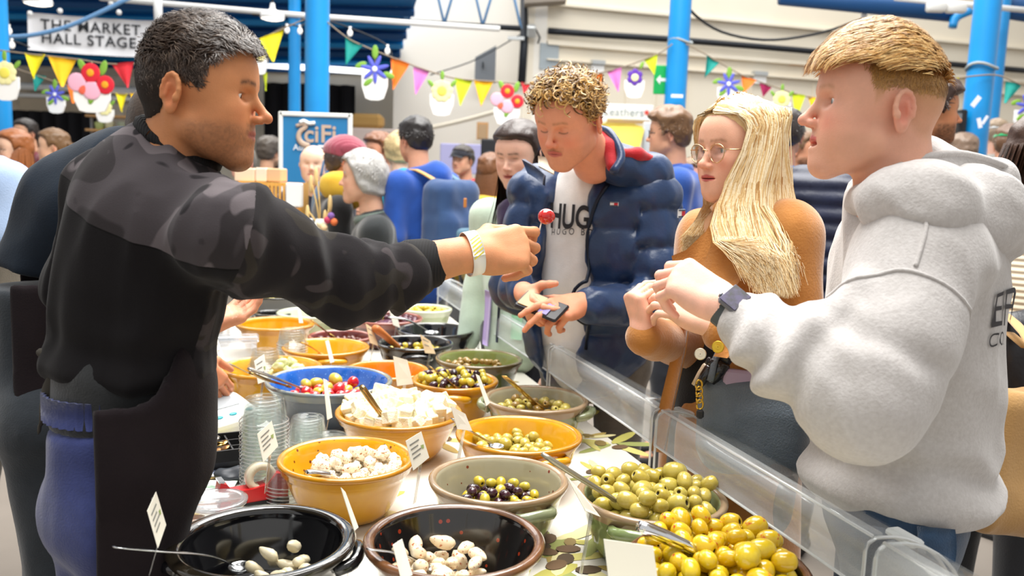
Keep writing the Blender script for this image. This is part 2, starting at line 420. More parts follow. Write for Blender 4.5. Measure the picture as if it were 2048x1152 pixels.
WL = P(300, 330, 13.6)
wv, _ = wallplane((-15, WL[1]), (P(792, 340, 13.6)[0]+.4, WL[1]), 0, P(780, 132, 13.6)[2]); ob('wall_back', wv, m_cream, smooth=False, kind='structure')
m_grey = M('grey_painted_board', '#6f747a', .6)
def on_wall(px, py, off=.03):                          # point on the right wall's face seen at a pixel
    r = _fw+_R*(px-1024)/FPX+_U*(576-py)/FPX; n = WR[:, 1]
    return CAM+r*(((WA-CAM) @ n)/(r @ n))-n*off
def wall_rect(px0, py0, px1, py1, th=.06, off=.0):
    a, b = on_wall(px0, (py0+py1)/2, 0), on_wall(px1, (py0+py1)/2, 0); t, u = on_wall((px0+px1)/2, py0, 0), on_wall((px0+px1)/2, py1, 0)
    c = (a+b+t+u)/4; return box(c-WR[:, 1]*(th/2+off), (np.linalg.norm((b-a)[:2]), th, abs(t[2]-u[2])), WR)
for i, (y0, y1, x0, x1) in enumerate(((112, 120, 1092, 2300), (36, 41, 1092, 2300), (148, 151, 1092, 2300))):
    za = on_wall(1092, y0-30, 0)[2]; zb = on_wall(1092, y1-30, 0)[2]; a = on_wall(1092, 100, 0); b = on_wall(2300, 150, 0)
    c = (a+b)/2; c[2] = (za+zb)/2; ob('trim_%d' % (i+1), box(c-WR[:, 1]*.04, (np.linalg.norm((b-a)[:2]), .08, abs(za-zb)), WR), m_cream, wall_r, smooth=False)
m_batten = M('cream_batten', '#e4dac6', .75)
bm = None
for px in list(range(1125, 2090, 62)):
    c = on_wall(px, 240, 0); c[2] = 1.45+.55; ob('batten', box(c-WR[:, 1]*.008, (.02, .02, 2.1), WR), m_batten, wall_r, smooth=False)
# pier in front of the corner, left of the wall
m_pier = M('white_painted_pier', '#ebe6dc', .7, bump=(20, .1))
pc = P(915, 340, 12.6); ob('wall_pier', box((pc[0], pc[1]+.3, 3.7), (1.95, .5, 7.4)), m_pier, smooth=False, kind='structure')
c = P(1062, 300, 11.9); ob('trim_4', box((c[0]-.02, c[1], 3.7), (.35, .3, 7.4)), m_pier, smooth=False, kind='structure')
m_blue = M('bright_blue_paint', '#0d92da', .35, bump=(40, .04), var=('#0a84cb', 3, .3), coat=.3)
m_dblue = M('deep_blue_roof_board', '#2a7fc4', .6, var=('#1f6cae', 1.2, .3))
m_navy = M('navy_beam', '#1a4f86', .6)
m_white = M('white_paint', '#f2f2f0', .45)
m_black = M('black_cloth', '#14141a', .9, bump=(60, .2))
m_dark = M('dark_metal', '#2b2e33', .45, .6)
# blue pitched roof of the side aisle, seen from below
e0 = P(-60, 118, 13.5); e1 = P(790, 132, 13.5); r0 = P(-90, -40, 9.6); r1 = P(838, -14, 9.6); e0 = e1+(e0-e1)*2.3; r0 = r1+(r0-r1)*2.3
g = np.array([[e0+(e1-e0)*t for t in np.linspace(0, 1, 18)], [r0+(r1-r0)*t for t in np.linspace(0, 1, 18)]])
roof = ob('ceiling', sheet(g, .05), m_dblue, smooth=False, kind='structure')
for k in range(1, 7):                                  # purlins under the boards
    s = k/7; a = e0+(r0-e0)*s; b = e1+(r1-e1)*s; a = a-np.array([0, 0, .06]); b = b-np.array([0, 0, .06])
    ob('purlin', tube([a, b], .055, 4), m_blue if k % 2 else m_navy, roof, smooth=False)
a, b = P(-60, 118, 13.3), P(790, 140, 13.3)
ob('gutter_beam', tube([a, b], .09, 6), m_navy, smooth=False, label='dark navy eaves beam above the cream back wall', category='beam')
# truss with zigzag bars
t0, t1 = P(505, 26, 10.2), P(1042, 57, 10.2); up = np.array([0, 0, .85])
tr = thing('roof_truss', 'pale blue lattice roof truss above the white pier', 'truss', tuple(t0))
ob('bottom_chord', tube([t0, t1], .035, 6), m_dark, tr); ob('top_chord', tube([t0+up, t1+up], .04, 6), m_blue, tr)
m_lblue = M('pale_blue_paint', '#6f9fcf', .5)
for k in range(7):
    a = t0+(t1-t0)*(k/7); b = t0+(t1-t0)*((k+.5)/7)+up; c = t0+(t1-t0)*((k+1)/7)
    ob('zigzag_bar', tube([a, b], .018, 6), m_lblue, tr); ob('zigzag_bar', tube([b, c], .018, 6), m_lblue, tr)
for nm, pts, r, m, lab in (
    ('conduit', [P(200, -4, 9.4), P(620, 32, 9.4), P(1000, 58, 9.4)], .03, m_white, 'long white conduit hung under the blue roof'),
    ('conduit', [P(314, -30, 9.2), P(318, 62, 9.2)], .045, m_white, 'short upright white pipe dropping behind the banner'),
    ('light_tube', [P(520, 129, 13.0), P(745, 144, 13.0)], .045, M('lit_white_tube', '#ffffff', .4, emit=1.5), 'bright white strip light along the eaves'),
    ('rail', [P(40, 172, 12.22), P(320, 184, 12.22)], .05, m_white, 'white horizontal rail under the market banner'),
    ('rail', [P(30, 190, 12.2), P(320, 200, 12.2)], .03, m_white, 'thinner white rail below the market banner'),
    ('blue_strap', list(curve([P(8, 74, 8.5), P(60, 71, 8.5), P(130, 55, 8.5), P(200, 25, 8.5), P(262, -6, 8.5)], 14)), .022, m_lblue, 'light blue strap slung across the market banner'),
    ('drainpipe', [P(1049, -20, 11.5), P(1048, 90, 11.5), P(1043, 170, 11.5)], .055, m_dark, 'black drainpipe beside the flood light'),
    ('wall_cable', list(curve([on_wall(1092, 64, .1), on_wall(1200, 72, .1), on_wall(1350, 82, .1), on_wall(1600, 103, .1), on_wall(1800, 122, .1), on_wall(2080, 146, .1)], 20)), .045, m_dark, 'thick black cable run along the cream wall'),
    ('slack_cable', list(curve([P(1352, -20, 8.0), P(1390, 30, 8.2), P(1450, 66, 8.6), P(1540, 80, 9), P(1640, 66, 9.4), P(1725, 38, 9.6)], 22)), .014, m_dark, 'thin black cable sagging from the middle blue column'),
    ('conduit', [P(1729, -20, 9.6), P(1728, 42, 9.6)], .035, m_white, 'white pipe end above the blond man'),
    ('roof_beam', [P(1560, -8, 9.5), P(1905, 26, 9.5)], .10, m_navy, 'dark navy roof beam left of the right column'),
    ('roof_beam', [P(1985, 10, 9.6), P(2090, 26, 9.6)], .13, m_navy, 'dark navy roof beam right of the right column'),
    ('conduit', [P(1790, -4, 9.0), P(2090, 24, 9.0)], .03, m_white, 'white conduit with boxes in front of the right column beam'),
    ('pier_pipe', list(curve([P(830, 262, 11.4), P(930, 240, 11.4), P(1030, 212, 11.2)], 8)), .03, M('cream_pipe', '#d8cfbd', .6), 'sloping cream pipe across the white pier'),
    ('slack_cable', list(curve([P(860, 150, 11.5), P(950, 120, 11.5), P(1040, 70, 11.5)], 10)), .008, m_dark, 'thin dark cable crossing the white pier')):
    ob(nm, tube(pts, r, 8), m, label=lab, category=nm.split('_')[-1])
m_junction = M('white_plastic', '#efeeea', .5)
for q, (x, y) in enumerate(((1873, 14), (1912, 16))):
    ob('junction_box', box(P(x, y, 8.95), (.2, .1, .1), bev=.015), m_junction, label='white junction box on the conduit, %s of the two' % ('left' if q == 0 else 'right'), category='box')
br = P(1905, 40, 9.4)
ob('bracket', tube(curve([P(1905, 55, 9.4), P(1912, 35, 9.4), P(1940, 22, 9.4)], 8), .05, 6), m_blue, label='curved blue bracket under the right navy beam', category='bracket')
# columns
def column(px, py, d, r, label):
    c = P(px, py, d); t = thing('iron_column', label, 'column', (c[0], c[1], 0), 'blue iron columns')
    ob('shaft', tf(lathe([(r*1.12, .0), (r*1.1, .5), (r, .9), (r*.98, 4.5), (r*1.05, 6.2)], 20), (c[0], c[1], 0)), m_blue, t)
    ob('base_plate', box((c[0], c[1], .04), (r*3, r*3, .08), bev=.01), m_blue, t, smooth=False)
    ob('capital', tf(lathe([(r, 6.1), (r*1.5, 6.2), (r*1.5, 6.3), (r*1.1, 6.35)], 20, cap1=True), (c[0], c[1], 0)), m_blue, t)
    return t, c
column(634, 200, 7.2, .103, 'thick bright blue column behind the blue sign board')
column(589, 200, 9.6, .068, 'thinner blue column just left of the thick one behind the sign')
cm, cmc = column(1356, 100, 8.0, .103, 'bright blue column beside the green exit sign')
cr, crc = column(1966, 100, 6.5, .1, 'bright blue column at the right with bits of tape')
column(-6, 150, 7.0, .10, 'bright blue column cut by the left edge')
column(2000, 90, 9.5, .07, 'darker blue column half hidden behind the right column')
m_tape = M('white_tape', '#e8eaf2', .5)
for (x, y, d, w, h, a, par, lab) in ((1354, 192, 7.88, .11, .03, 0, cm, ''), (1952, 203, 6.38, .035, .09, .6, cr, ''), (1959, 246, 6.38, .03, .075, -.3, cr, ''), (1970, 240, 6.38, .02, .07, .5, cr, '')):
    ob('tape', box(P(x, y, d), (w, .004, h), rotm('Y', a)), m_tape, par, smooth=False)
for par, x0, x1, y, d in ((cm, 1336, 1384, 84, 7.9), (cr, 1935, 1992, 134, 6.4)):   # rope tied round
    c = P((x0+x1)/2, y, d+.1); r = (x1-x0)*d/FPX/2
    ob('rope', tube([c+np.array([r*math.cos(a), r*math.sin(a), .02*math.sin(a*2)]) for a in np.linspace(0, 6.28, 20)], .012, 5), M('grey_rope', '#9aa0a0', .8), par)
# wall fittings
dr = thing('door_leaf', 'grey metal door leaf on the white pier', 'door', tuple(P(970, 130, 12.05)))
ob('leaf', prism([(-.14, -.25), (.15, -.25), (.15, .27), (-.14, .10)], .05, P(970, 130, 12.05)), m_grey, dr, smooth=False)
ob('handle', box(P(966, 130, 12.0), (.02, .04, .08)), m_dark, dr, smooth=False)
ob('wall_panel', wall_rect(1078, 88, 1115, 140, .05), M('grey_panel', '#9aa3a8', .6), smooth=False, label='pale grey panel high on the cream wall', category='panel')
fl = thing('flood_light', 'small grey flood light on the wall by the drainpipe', 'light', tuple(P(1063, 66, 11.4)))
ob('housing', box(P(1063, 62, 11.4), (.12, .12, .16), rotm('X', .5), bev=.02), M('lamp_grey', '#b9bcbc', .4, .5), fl, smooth=False)
ob('arm', tube([P(1070, 55, 11.5), P(1080, 75, 11.5), P(1074, 92, 11.6)], .012, 6), m_dark, fl)
ob('bracket', box(P(1032, 77, 11.4), (.22, .08, .04)), M('lamp_grey'), fl, smooth=False)
ob('eave_board', box(P(1090, 2, 11.3), (.55, .3, .08), rotm('Y', -.1)), M('brown_eave', '#8e8478', .7), smooth=False, label='grey brown eave board at the top of the drainpipe', category='board')
for q, (x, y) in enumerate(((1193, 128), (1516, 150), (1660, 128))):
    t = thing('wall_lamp', ('small pale wall lamp left of the exit sign', 'small pale wall lamp above the orange flag', 'short wooden peg rail on the wall by the blond fringe')[q], 'lamp' if q < 2 else 'rail', tuple(on_wall(x, y)))
    if q < 2:
        ob('shade', wall_rect(x-13, y-6, x+13, y+2, .1), M('lamp_grey'), t, smooth=False); ob('body', wall_rect(x-12, y+3, x+12, y+18, .06), m_white, t, smooth=False)
    else: ob('strip', wall_rect(1578, 125, 1620, 131, .05), M('tan_wood', '#cfa06a', .6), t, smooth=False)
t = thing('service_hatch', 'tan service hatch low on the wall behind the blue backpack', 'hatch', tuple(P(965, 262, 12.0)))
ob('frame', box(P(965, 262, 12.1), (.16, .08, .24)), M('tan_wood'), t, smooth=False); ob('panel', box(P(965, 263, 12.06), (.12, .04, .2)), M('tan_panel', '#b99a76', .6), t, smooth=False)
# exit sign
ex = thing('exit_sign', 'green emergency exit sign with a white arrow beside the column', 'sign', tuple(P(1327, 160, 8.12)))
s = 8.3/FPX; ec = P(1327, 160, 8.12)
ob('plate', box(ec, (38*s, .03, 55*s), bev=.006), M('exit_green', '#089a4c', .4, emit=.25), ex, smooth=False)
for pts in ([(-15, 0), (-7, 9), (-7, 3), (3, 3), (3, -3), (-7, -3), (-7, -9)], [(6, -14), (9, -14), (11, -6), (14, -6), (14, 6), (10, 9), (6, 6), (7, 0)]):
    ob('symbol', prism([(x*s, y*s) for x, y in pts], .004, ec-np.array([0, .018, 0])), m_white, ex, smooth=False)
ob('symbol', ball(ec+np.array([10*s, -.018, 13*s]), (3.4*s, .003, 3.4*s)), m_white, ex)
# leathers stall sign with a yellow awning
lc = P(1247, 224, 9.0); s = 9.0/FPX
st = thing('stall_sign', 'white stall sign with grey lettering and a red star', 'sign', tuple(lc))
ob('board', box(lc, (118*s, .03, 30*s), bev=.006), m_white, st, smooth=False)
text('lettering', 'Leathers', M('sign_grey', '#8f9aa0', .6), lc+np.array([-40*s, -.02, -8*s]), np.eye(3), 22*s, st, spacing=1.05)
star = [(math.cos(i*math.pi/6+.26)*(6.5 if i % 2 else 3.2)*s, math.sin(i*math.pi/6+.26)*(6.5 if i % 2 else 3.2)*s) for i in range(12)]
ob('star', prism(star, .004, lc+np.array([46*s, -.018, 0])), M('star_red', '#d8402f', .6), st, smooth=False)
ob('lower_rail', box(lc+np.array([0, 0, -19*s]), (105*s, .03, 6*s)), M('brown_wood', '#a98a5c', .6), st, smooth=False)
ob('clip', ball(lc+np.array([-40*s, -.02, -18*s]), (8*s, .02, 7*s)), m_white, st)
aw = np.array([[P(1188, 238, 9.3), P(1240, 240, 9.2), P(1290, 256, 9.0)], [P(1188, 275, 8.8), P(1235, 285, 8.7), P(1278, 300, 8.6)], [P(1190, 300, 8.8), P(1235, 310, 8.7), P(1270, 320, 8.6)]])
ob('stall_awning', sheet(aw, .01), M('yellow_cloth', '#e8cf5a', .8), label='yellow stall awning under the white stall sign', category='awning')
ob('stall_cloth', box(P(1305, 285, 9.0), (.22, .05, .42), bev=.01), M('pale_cloth', '#dfe3ea', .8), smooth=False, label='pale grey hanging cloth right of the yellow awning', category='cloth')
# market banner
s = 9.6/FPX; bl = P(57, 100, 9.6); brr = P(345, 128, 9.9); bd = brr-bl; L = np.linalg.norm(bd[:2]); bd[2] = 0; bd /= np.linalg.norm(bd); BR = np.stack([bd, np.cross([0, 0, 1], bd), [0, 0, 1]], 1)
zb, zt = bl[2], P(57, 26, 9.6)[2]; bc = bl+bd*L/2; bc[2] = (zb+zt)/2
sag = np.array([[bc+bd*(u*L)+BR[:, 1]*(.012*math.sin(u*25+v*3))+np.array([0, 0, v*(zt-zb)-.015*math.cos(u*math.pi)]) for v in np.linspace(-.5, .5, 6)] for u in np.linspace(-.5, .5, 30)])
bn = ob('market_banner', sheet(sag, .006), M('banner_white', '#f1f1f4', .7), label='white cloth banner reading THE MARKET HALL STAGE', category='banner')
m_txt = M('banner_black', '#23262c', .7)
text('lettering', 'THE MARKET', m_txt, bl+bd*27*s+np.array([0, -.04, 0])+np.array([0, 0, 41*s]), BR, 29*s, bn, spacing=1.12, bold=.003)
text('lettering', 'HALL STAGE', m_txt, bl+bd*27*s+np.array([0, -.04, 0])+np.array([0, 0, 15*s]), BR, 29*s, bn, spacing=1.12, bold=.003)
for q, (x, y) in enumerate(((60, 27), (120, 22), (222, 8), (238, 25))):
    ob('eyelet', ball(P(x, y, 9.5), .03, 8, 6), m_white, bn)
# stage area at the far left: black drapes, shelf with goods, speaker
def drape(px0, px1, py0, py1, d, label):
    a, b = P(px0, py0, d), P(px1, py0, d); z0 = P(px0, py1, d)[2] if py1 else 0
    us = np.linspace(0, 1, 60); g = np.array([[[a[0]+(b[0]-a[0])*u, a[1]+.05*math.sin(u*40), z] for z in np.linspace(max(z0, 0), a[2], 4)] for u in us])
    ob('stage_drape', sheet(g, .02), m_black, label=label, category='curtain')
drape(528, 710, 165, 0, 12.9, 'tall black stage drape behind the blue sign')
drape(20, 190, 220, 0, 12.0, 'black stage drape behind the women at left')
t = thing('stage_shelf', 'metal shelf of pale goods behind the dark haired vendor', 'shelf', (*P(230, 260, 11.2)[:2], 0))
for x in (183, 272): ob('upright', tube([(*P(x, 240, 11.2)[:2], 0), P(x, 232, 11.2)], .02, 6), M('lamp_grey'), t)
for y in (234, 262, 290): ob('board', box(P(228, y, 11.3), (.62, .3, .03)), M('tan_wood'), t, smooth=False)
for q, (x, y, c) in enumerate(((200, 255, '#b7c27a'), (220, 254, '#d6cfa8'), (245, 255, '#9fa58d'), (262, 254, '#e4d9c6'))):
    ob('storage_tub', tf(lathe([(.05, 0), (.065, .1), (.06, .11)], 12, cap1=True), P(x, y+6, 11.2)), M('tub_%d' % q, c, .6), label='%s tub on the stage shelf' % ('olive green', 'cream', 'grey green', 'pale beige')[q], category='tub')
for q, (x0, x1, y0, y1, c, lab) in enumerate(((20, 150, 140, 222, '#c9bca8', 'beige backdrop board left of the red flowers'), (150, 320, 150, 232, '#d9d4cc', 'pale backdrop board behind the red and green flags'), (40, 200, 196, 222, '#b5a48c', 'brown panel under the white rails'))):
    a, b = P(x0, y0, 12.4-q*.1), P(x1, y1, 12.4-q*.1); ob('backdrop_board', box(((a[0]+b[0])/2, a[1], a[2]/2), (b[0]-a[0], .04, a[2])), M('board_%d' % q, c, .7, var=('#a89a84', 4, .3)), smooth=False, label=lab, category='board')
t = thing('loud_speaker', 'black loudspeaker behind the dark haired woman', 'speaker', tuple(P(978, 305, 9.0)))
ob('cabinet', box(P(978, 305, 9.0), (.17, .15, .28), bev=.015), M('speaker_black', '#1b1c20', .6), t, smooth=False); ob('cone', tf(lathe([(.06, 0), (.02, .02)], 16, cap1=True), P(978, 312, 8.9), rotm('X', math.pi/2)), m_dark, t)
t = thing('loud_speaker', 'black loudspeaker on the wall left of the right column', 'speaker', tuple(P(1918, 245, 6.52)))
ob('cabinet', box(P(1920, 245, 6.52), (.06, .10, .19), bev=.01), M('speaker_black'), t, smooth=False); ob('grille', box(P(1918, 236, 6.44), (.04, .01, .07)), m_grey, t, smooth=False)
_p = P(978, 330, 9.0); ob('stand_pole', tube([_p, (_p[0], _p[1], 0)], .018, 8), m_dark, bpy.data.objects['loud_speaker'])
ob('stall_screen', box(P(927, 318, 10), (.55, .05, .35), bev=.01), M('screen_lilac', '#a9a7cf', .4), smooth=False, label='lilac display screen above the flat capped man', category='screen')
ob('straw_bale', box(P(735, 243, 11.95), (.45, .3, .20), bev=.05), M('straw', '#b08a50', .9, bump=(40, .6)), smooth=False, label='straw coloured bale on the ledge by the drape', category='bale')
_ct = P(735, 243, 11.95); ob('stall_counter', box((P(760, 275, 11.9)[0], _ct[1], (_ct[2]-.102)/2), (1.1, .4, _ct[2]-.102), bev=.02), M('pinkish_board', '#cdbcb4', .7), smooth=False, label='pinkish stall front below the straw bale', category='counter')

# pendant lamps
def pendant(px, py, d, r, label):
    c = P(px, py, d); t = thing('pendant_lamp', label, 'lamp', tuple(c), 'pendant lamps')
    ob('shade', tf(lathe([(.02, .12), (.03, .06), (r*.9, .015), (r, -.02), (r*.92, -.04)], 24, cap0=False), c), M('lamp_white', '#f4f4f2', .4), t)
    ob('diffuser', ball(c-np.array([0, 0, .03]), (r*.9, r*.9, .03), 20, 8), M('lit_lamp', '#fff8ea', .4, emit=1.6), t); ob('rod', tube([c+np.array([0, 0, .1]), c+np.array([0, 0, 1.2])], .012, 6), m_dark, t)
pendant(545, 30, 8.8, .125, 'white pendant lamp beside the thick blue column'); pendant(76, 0, 8.6, .14, 'white pendant lamp above the market banner')
# festoon bulbs
for q, (x, y, d) in enumerate(((10, 30, 8), (9, 82, 8), (24, 90, 8), (18, 62, 8), (700, 66, 8.2), (775, 102, 8.2), (785, 146, 8.2), (600, 62, 8.6), (574, 60, 8.6))):
    t = thing('festoon_bulb', 'small white festoon bulb %s' % ('at the left edge, highest', 'at the left edge, lowest left', 'at the left edge, lowest right', 'at the left edge, second highest', 'above the teal flag', 'above the blue flower cutout', 'right of the blue flower cutout', 'between the two blue columns', 'left of the thinner blue column')[q], 'bulb', tuple(P(x, y, d)))
    ob('globe', ball(P(x, y, d), (.026, .026, .034), 10, 8), M('bulb_white', '#f6f4ee', .3, emit=.4), t); ob('cap', tf(lathe([(.014, .02), (.012, .06)], 8, cap1=True), P(x, y, d)), m_white, t)

for q, pts in enumerate(([(-10, 10, 8), (10, 22, 8), (18, 54, 8), (9, 72, 8), (24, 80, 8), (60, 95, 8)], [(540, 70, 8.6), (574, 50, 8.6), (600, 52, 8.6), (640, 40, 8.4), (700, 56, 8.2), (775, 92, 8.2), (785, 136, 8.2), (800, 150, 8.2)])):
    ob('festoon_cable', tube(curve([P(*c_) for c_ in pts], 40), .008, 5), m_dark, label=('thin dark festoon cable at the left edge', 'thin dark festoon cable across the thick blue column')[q], category='cable')

# bunting: each string a thing, its flags parts
FC = dict(y='#f2e21b', a='#fdc51d', o='#f47a20', r='#e2323f', g='#18938a', p='#e27fc8', l='#cfe02a', m='#a31f54')
STR = []
def bunting(label, pts, d, flags):
    STR.append((pts, d))
    t = thing('bunting', label, 'bunting', tuple(P(*pts[0], d)))
    ob('string', tube(curve([P(x, y, d) for x, y in pts], 40), .006, 5), M('string_brown', '#8b7c6a', .8), t)
    for c, (x0, y0), (x1, y1), (x2, y2) in flags:
        a, b, e = P(x0, y0, d), P(x1, y1, d), P(x2, y2, d); g = []
        for v in np.linspace(0, .985, 6):
            p, q = a+(e-a)*v, b+(e-b)*v; g.append([p+(q-p)*u+np.array([0, .02*math.sin(u*4+x0)*(1-v*.3), 0]) for u in np.linspace(0, 1, 5)])
        ob('flag', sheet(np.array(g), .003), M('flag_'+c, FC[c], .7, bump=(90, .1)), t)
bunting('bunting with red and yellow flags in front of the banner', [(-20, 98), (50, 107), (150, 118), (225, 128), (330, 126)], 6.6,
        [('y', (50, 106), (92, 109), (67, 158)), ('a', (98, 113), (150, 119), (124, 174)), ('r', (222, 128), (268, 124), (256, 176)), ('g', (281, 126), (318, 128), (309, 172))])
bunting('lower bunting with teal and orange flags at the left', [(-20, 120), (70, 150), (140, 172), (235, 187), (290, 186), (330, 180)], 7.6,
        [('g', (68, 148), (92, 152), (70, 182)), ('o', (136, 168), (155, 172), (146, 207)), ('y', (232, 186), (255, 187), (243, 224)), ('a', (262, 187), (290, 188), (276, 228))])
bunting('bunting rising to the thick blue column', [(480, 90), (520, 78), (565, 58), (612, 38), (640, 32)], 7.08, [('y', (519, 78), (567, 58), (546, 124)), ('l', (523, 140), (536, 146), (532, 182))])
bunting('bunting of orange pink and lime flags over the white pier', [(640, 32), (692, 74), (727, 92), (782, 114), (858, 142), (912, 157), (986, 163), (1060, 168), (1120, 160)], 7.08,
        [('g', (691, 72), (726, 91), (691, 132)), ('o', (781, 113), (820, 128), (786, 180)), ('p', (827, 134), (858, 143), (831, 189)), ('l', (909, 156), (945, 161), (920, 212)), ('a', (948, 161), (987, 163), (962, 213)), ('r', (1042, 164), (1062, 168), (1048, 190))])
bunting('bunting of pink and orange flags left of the exit sign', [(1140, 160), (1183, 149), (1240, 136), (1315, 108), (1345, 88)], 7.89,
        [('o', (1182, 149), (1205, 148), (1202, 196)), ('p', (1214, 142), (1243, 135), (1237, 184)), ('l', (1289, 120), (1315, 109), (1309, 150))])
bunting('bunting of teal orange and maroon flags right of the middle column', [(1372, 88), (1410, 108), (1484, 150), (1545, 172), (1586, 186), (1640, 200)], 7.89,
        [('g', (1413, 111), (1438, 126), (1409, 156)), ('o', (1484, 150), (1512, 161), (1487, 186)), ('m', (1518, 166), (1545, 174), (1526, 194)), ('l', (1585, 186), (1610, 191), (1592, 238)), ('a', (1616, 191), (1632, 196), (1624, 214))])
bunting('bunting of yellow and teal flags at the right edge', [(1850, 150), (1886, 160), (1916, 156), (1990, 150), (2040, 168), (2080, 176)], 6.39,
        [('y', (1886, 162), (1915, 155), (1908, 203)), ('g', (2013, 162), (2042, 172), (2010, 207))])

# painted flower pot cutouts hung among the bunting
def flower_pot(label, px, py, w, h, d, kind):
    s = d/FPX; c = P(px, py, d); t = thing('flower_pot_cutout', label, 'decoration', tuple(c), 'flower pot cutouts'); W2, H2 = w*s/2, h*s
    o = lambda x, z, y=0: c+np.array([x, -y, z])
    def disc(x, z, r, m, y, sx=1.0): ob('petal', ball(o(x, z, y), (r*sx, .004, r), 14, 8), m, t)
    best = None
    for pts_, d_ in STR:                                # cord up to the string above
        xs = [q[0] for q in pts_]
        if min(xs) <= px <= max(xs):
            ys = float(np.interp(px, xs, [q[1] for q in pts_])); e = abs(ys-(py-h*.4))+40*abs(d_-d)
            if best is None or e < best[0]: best = (e, P(px, ys, d_))
    if best is not None: ob('cord', tube([c+np.array([0, .004, H2*.02]), best[1]], .004, 5), M('string_brown', '#8b7c6a', .8), t)
    pot = [(-W2*.8, H2*.02), (W2*.8, H2*.02), (W2*.78, -H2*.25), (W2*.55, -H2*.5), (W2*.25, -H2*.54), (-W2*.25, -H2*.54), (-W2*.55, -H2*.5), (-W2*.78, -H2*.25)]
    ob('pot', prism(pot, .02, c), M('cutout_white', '#f6f5f2', .6), t, smooth=False)
    lf = M('leaf_green', '#7fae3e', .6)
    def leaf(x, z, a, l=.18, y=.012): ob('leaf', ball(o(x*W2, z*H2, y), (l*W2*.8, .004, l*W2*1.7), 10, 6, rotm('Y', a)), lf, t)
    if kind == 'blue':
        m = M('petal_blue', '#5b62cf', .6); 
        for k in range(7):
            a = k*math.pi*2/7+.4; ob('petal', ball(o(math.sin(a)*W2*.42, H2*.12+math.cos(a)*W2*.42, .016), (W2*.13, .004, W2*.46), 10, 6, rotm('Y', a)), m, t)
        disc(0, H2*.12, W2*.16, M('cutout_white'), .022); leaf(.0, .48, 0, .25); leaf(-.85, .2, 1.2, .22); leaf(.85, .0, 1.9, .22); leaf(-.4, -.16, .9, .2)
    elif kind == 'red':
        R_ = M('petal_red', '#dd2236', .6); K = M('petal_pink', '#f3b6cc', .6); Y_ = M('flower_eye', '#f9a51f', .6); O_ = M('petal_coral', '#ef6a4e', .6)
        for x, z, r, m in ((0, .36, .42, R_), (.62, .1, .40, R_), (-.62, .14, .40, K), (.02, -.04, .40, K), (-.36, -.02, .22, O_)):
            disc(x*W2, z*H2, r*W2, m, .016)
            if m is R_: disc(x*W2, z*H2, r*W2*.38, Y_, .022)
        leaf(-.35, .5, -.5, .2); leaf(.55, .48, .3, .2); leaf(.0, -.2, .3, .18)
    elif kind == 'yellow':
        m = M('petal_cream', '#f6efaf', .6)
        for k in range(9): a = k*.698; disc(math.sin(a)*W2*.45, H2*.1+math.cos(a)*W2*.45, W2*.27, m, .014)
        disc(0, H2*.1, W2*.32, M('petal_lemon', '#f1e35f', .6), .02); leaf(-.75, .28, -.7); leaf(.75, .3, .7); leaf(0, .5, 0)
    else:
        m = M('petal_violet', '#6436ad', .6)
        for k in range(6): a = k*math.pi/3; disc(math.sin(a)*W2*.4, H2*.12+math.cos(a)*W2*.4, W2*.26, m, .014)
        disc(0, H2*.1, W2*.3, M('petal_cream'), .02); leaf(.5, .5, .4)
flower_pot('blue flower pot cutout right of the thick column', 750, 150, 66, 92, 7.04, 'blue')
flower_pot('pale yellow flower pot cutout between pink and lime flags', 884, 190, 60, 76, 7.04, 'yellow')
flower_pot('red and pink flower pot cutout beside the curly haired man', 1014, 210, 66, 74, 7.04, 'red')
flower_pot('violet flower pot cutout left of the exit sign', 1269, 162, 50, 62, 7.85, 'violet')
flower_pot('blue flower pot cutout above the blonde woman', 1456, 176, 54, 62, 7.85, 'blue')
flower_pot('pale yellow flower pot cutout left of the blond man', 1562, 205, 48, 58, 7.85, 'yellow')
flower_pot('large red flower pot cutout under the market banner', 184, 178, 92, 86, 6.5, 'red')
flower_pot('small blue flower pot cutout under the amber flag', 112, 196, 46, 56, 7.4, 'blue')
flower_pot('pale yellow flower pot cutout below the red one', 210, 220, 44, 46, 7.6, 'yellow')
flower_pot('yellow flower pot cutout cut by the left edge', 12, 155, 66, 84, 6.5, 'yellow')
flower_pot('small red flower pot cutout beside the vendor neck', 306, 210, 40, 46, 7.6, 'red')
flower_pot('blue flower pot cutout cut by the right edge', 2052, 222, 56, 80, 6.35, 'blue')
flower_pot('pale yellow flower pot cutout beside the vendor forehead', 522, 118, 30, 56, 7.04, 'yellow')

# blue sign board
s = 6.0/FPX; sc = P(631, 360, 6.0); sg = thing('sign_board', 'blue sign board with a pale frame and bronze lettering', 'sign', (sc[0], sc[1], 0)); zt = P(560, 224, 6.0)[2]; zb = zt-1.25; w = 146*s
ob('panel', box((sc[0], sc[1], (zt+zb)/2), (w*.94, .02, zt-zb-.06)), M('sign_blue', '#2479b0', .5), sg, smooth=False)
for x in (-1, 1): ob('frame_bar', box((sc[0]+x*w*.47, sc[1]-.005, (zt+zb)/2), (.03, .035, zt-zb), bev=.006), M('frame_white', '#e6e8e4', .4), sg, smooth=False)
for z in (zt-.015, zb+.015): ob('frame_bar', box((sc[0], sc[1]-.005, z), (w*.97, .035, .03), bev=.006), M('frame_white'), sg, smooth=False)
for x in (-1, 1): ob('leg', tube([(sc[0]+x*w*.47, sc[1], zb), (sc[0]+x*w*.47, sc[1]-.15, 0)], .015, 6), M('frame_white'), sg)
m_br = M('sign_bronze', '#c3aa96', .5); sp = lambda px, py: PY(px, py, sc[1]-.02)
text('lettering', 'ci', m_br, sp(608, 283), np.eye(3), 46*s, sg, bold=.003); text('lettering', 'Fi', m_br, sp(640, 284), np.eye(3), 48*s, sg, bold=.003)
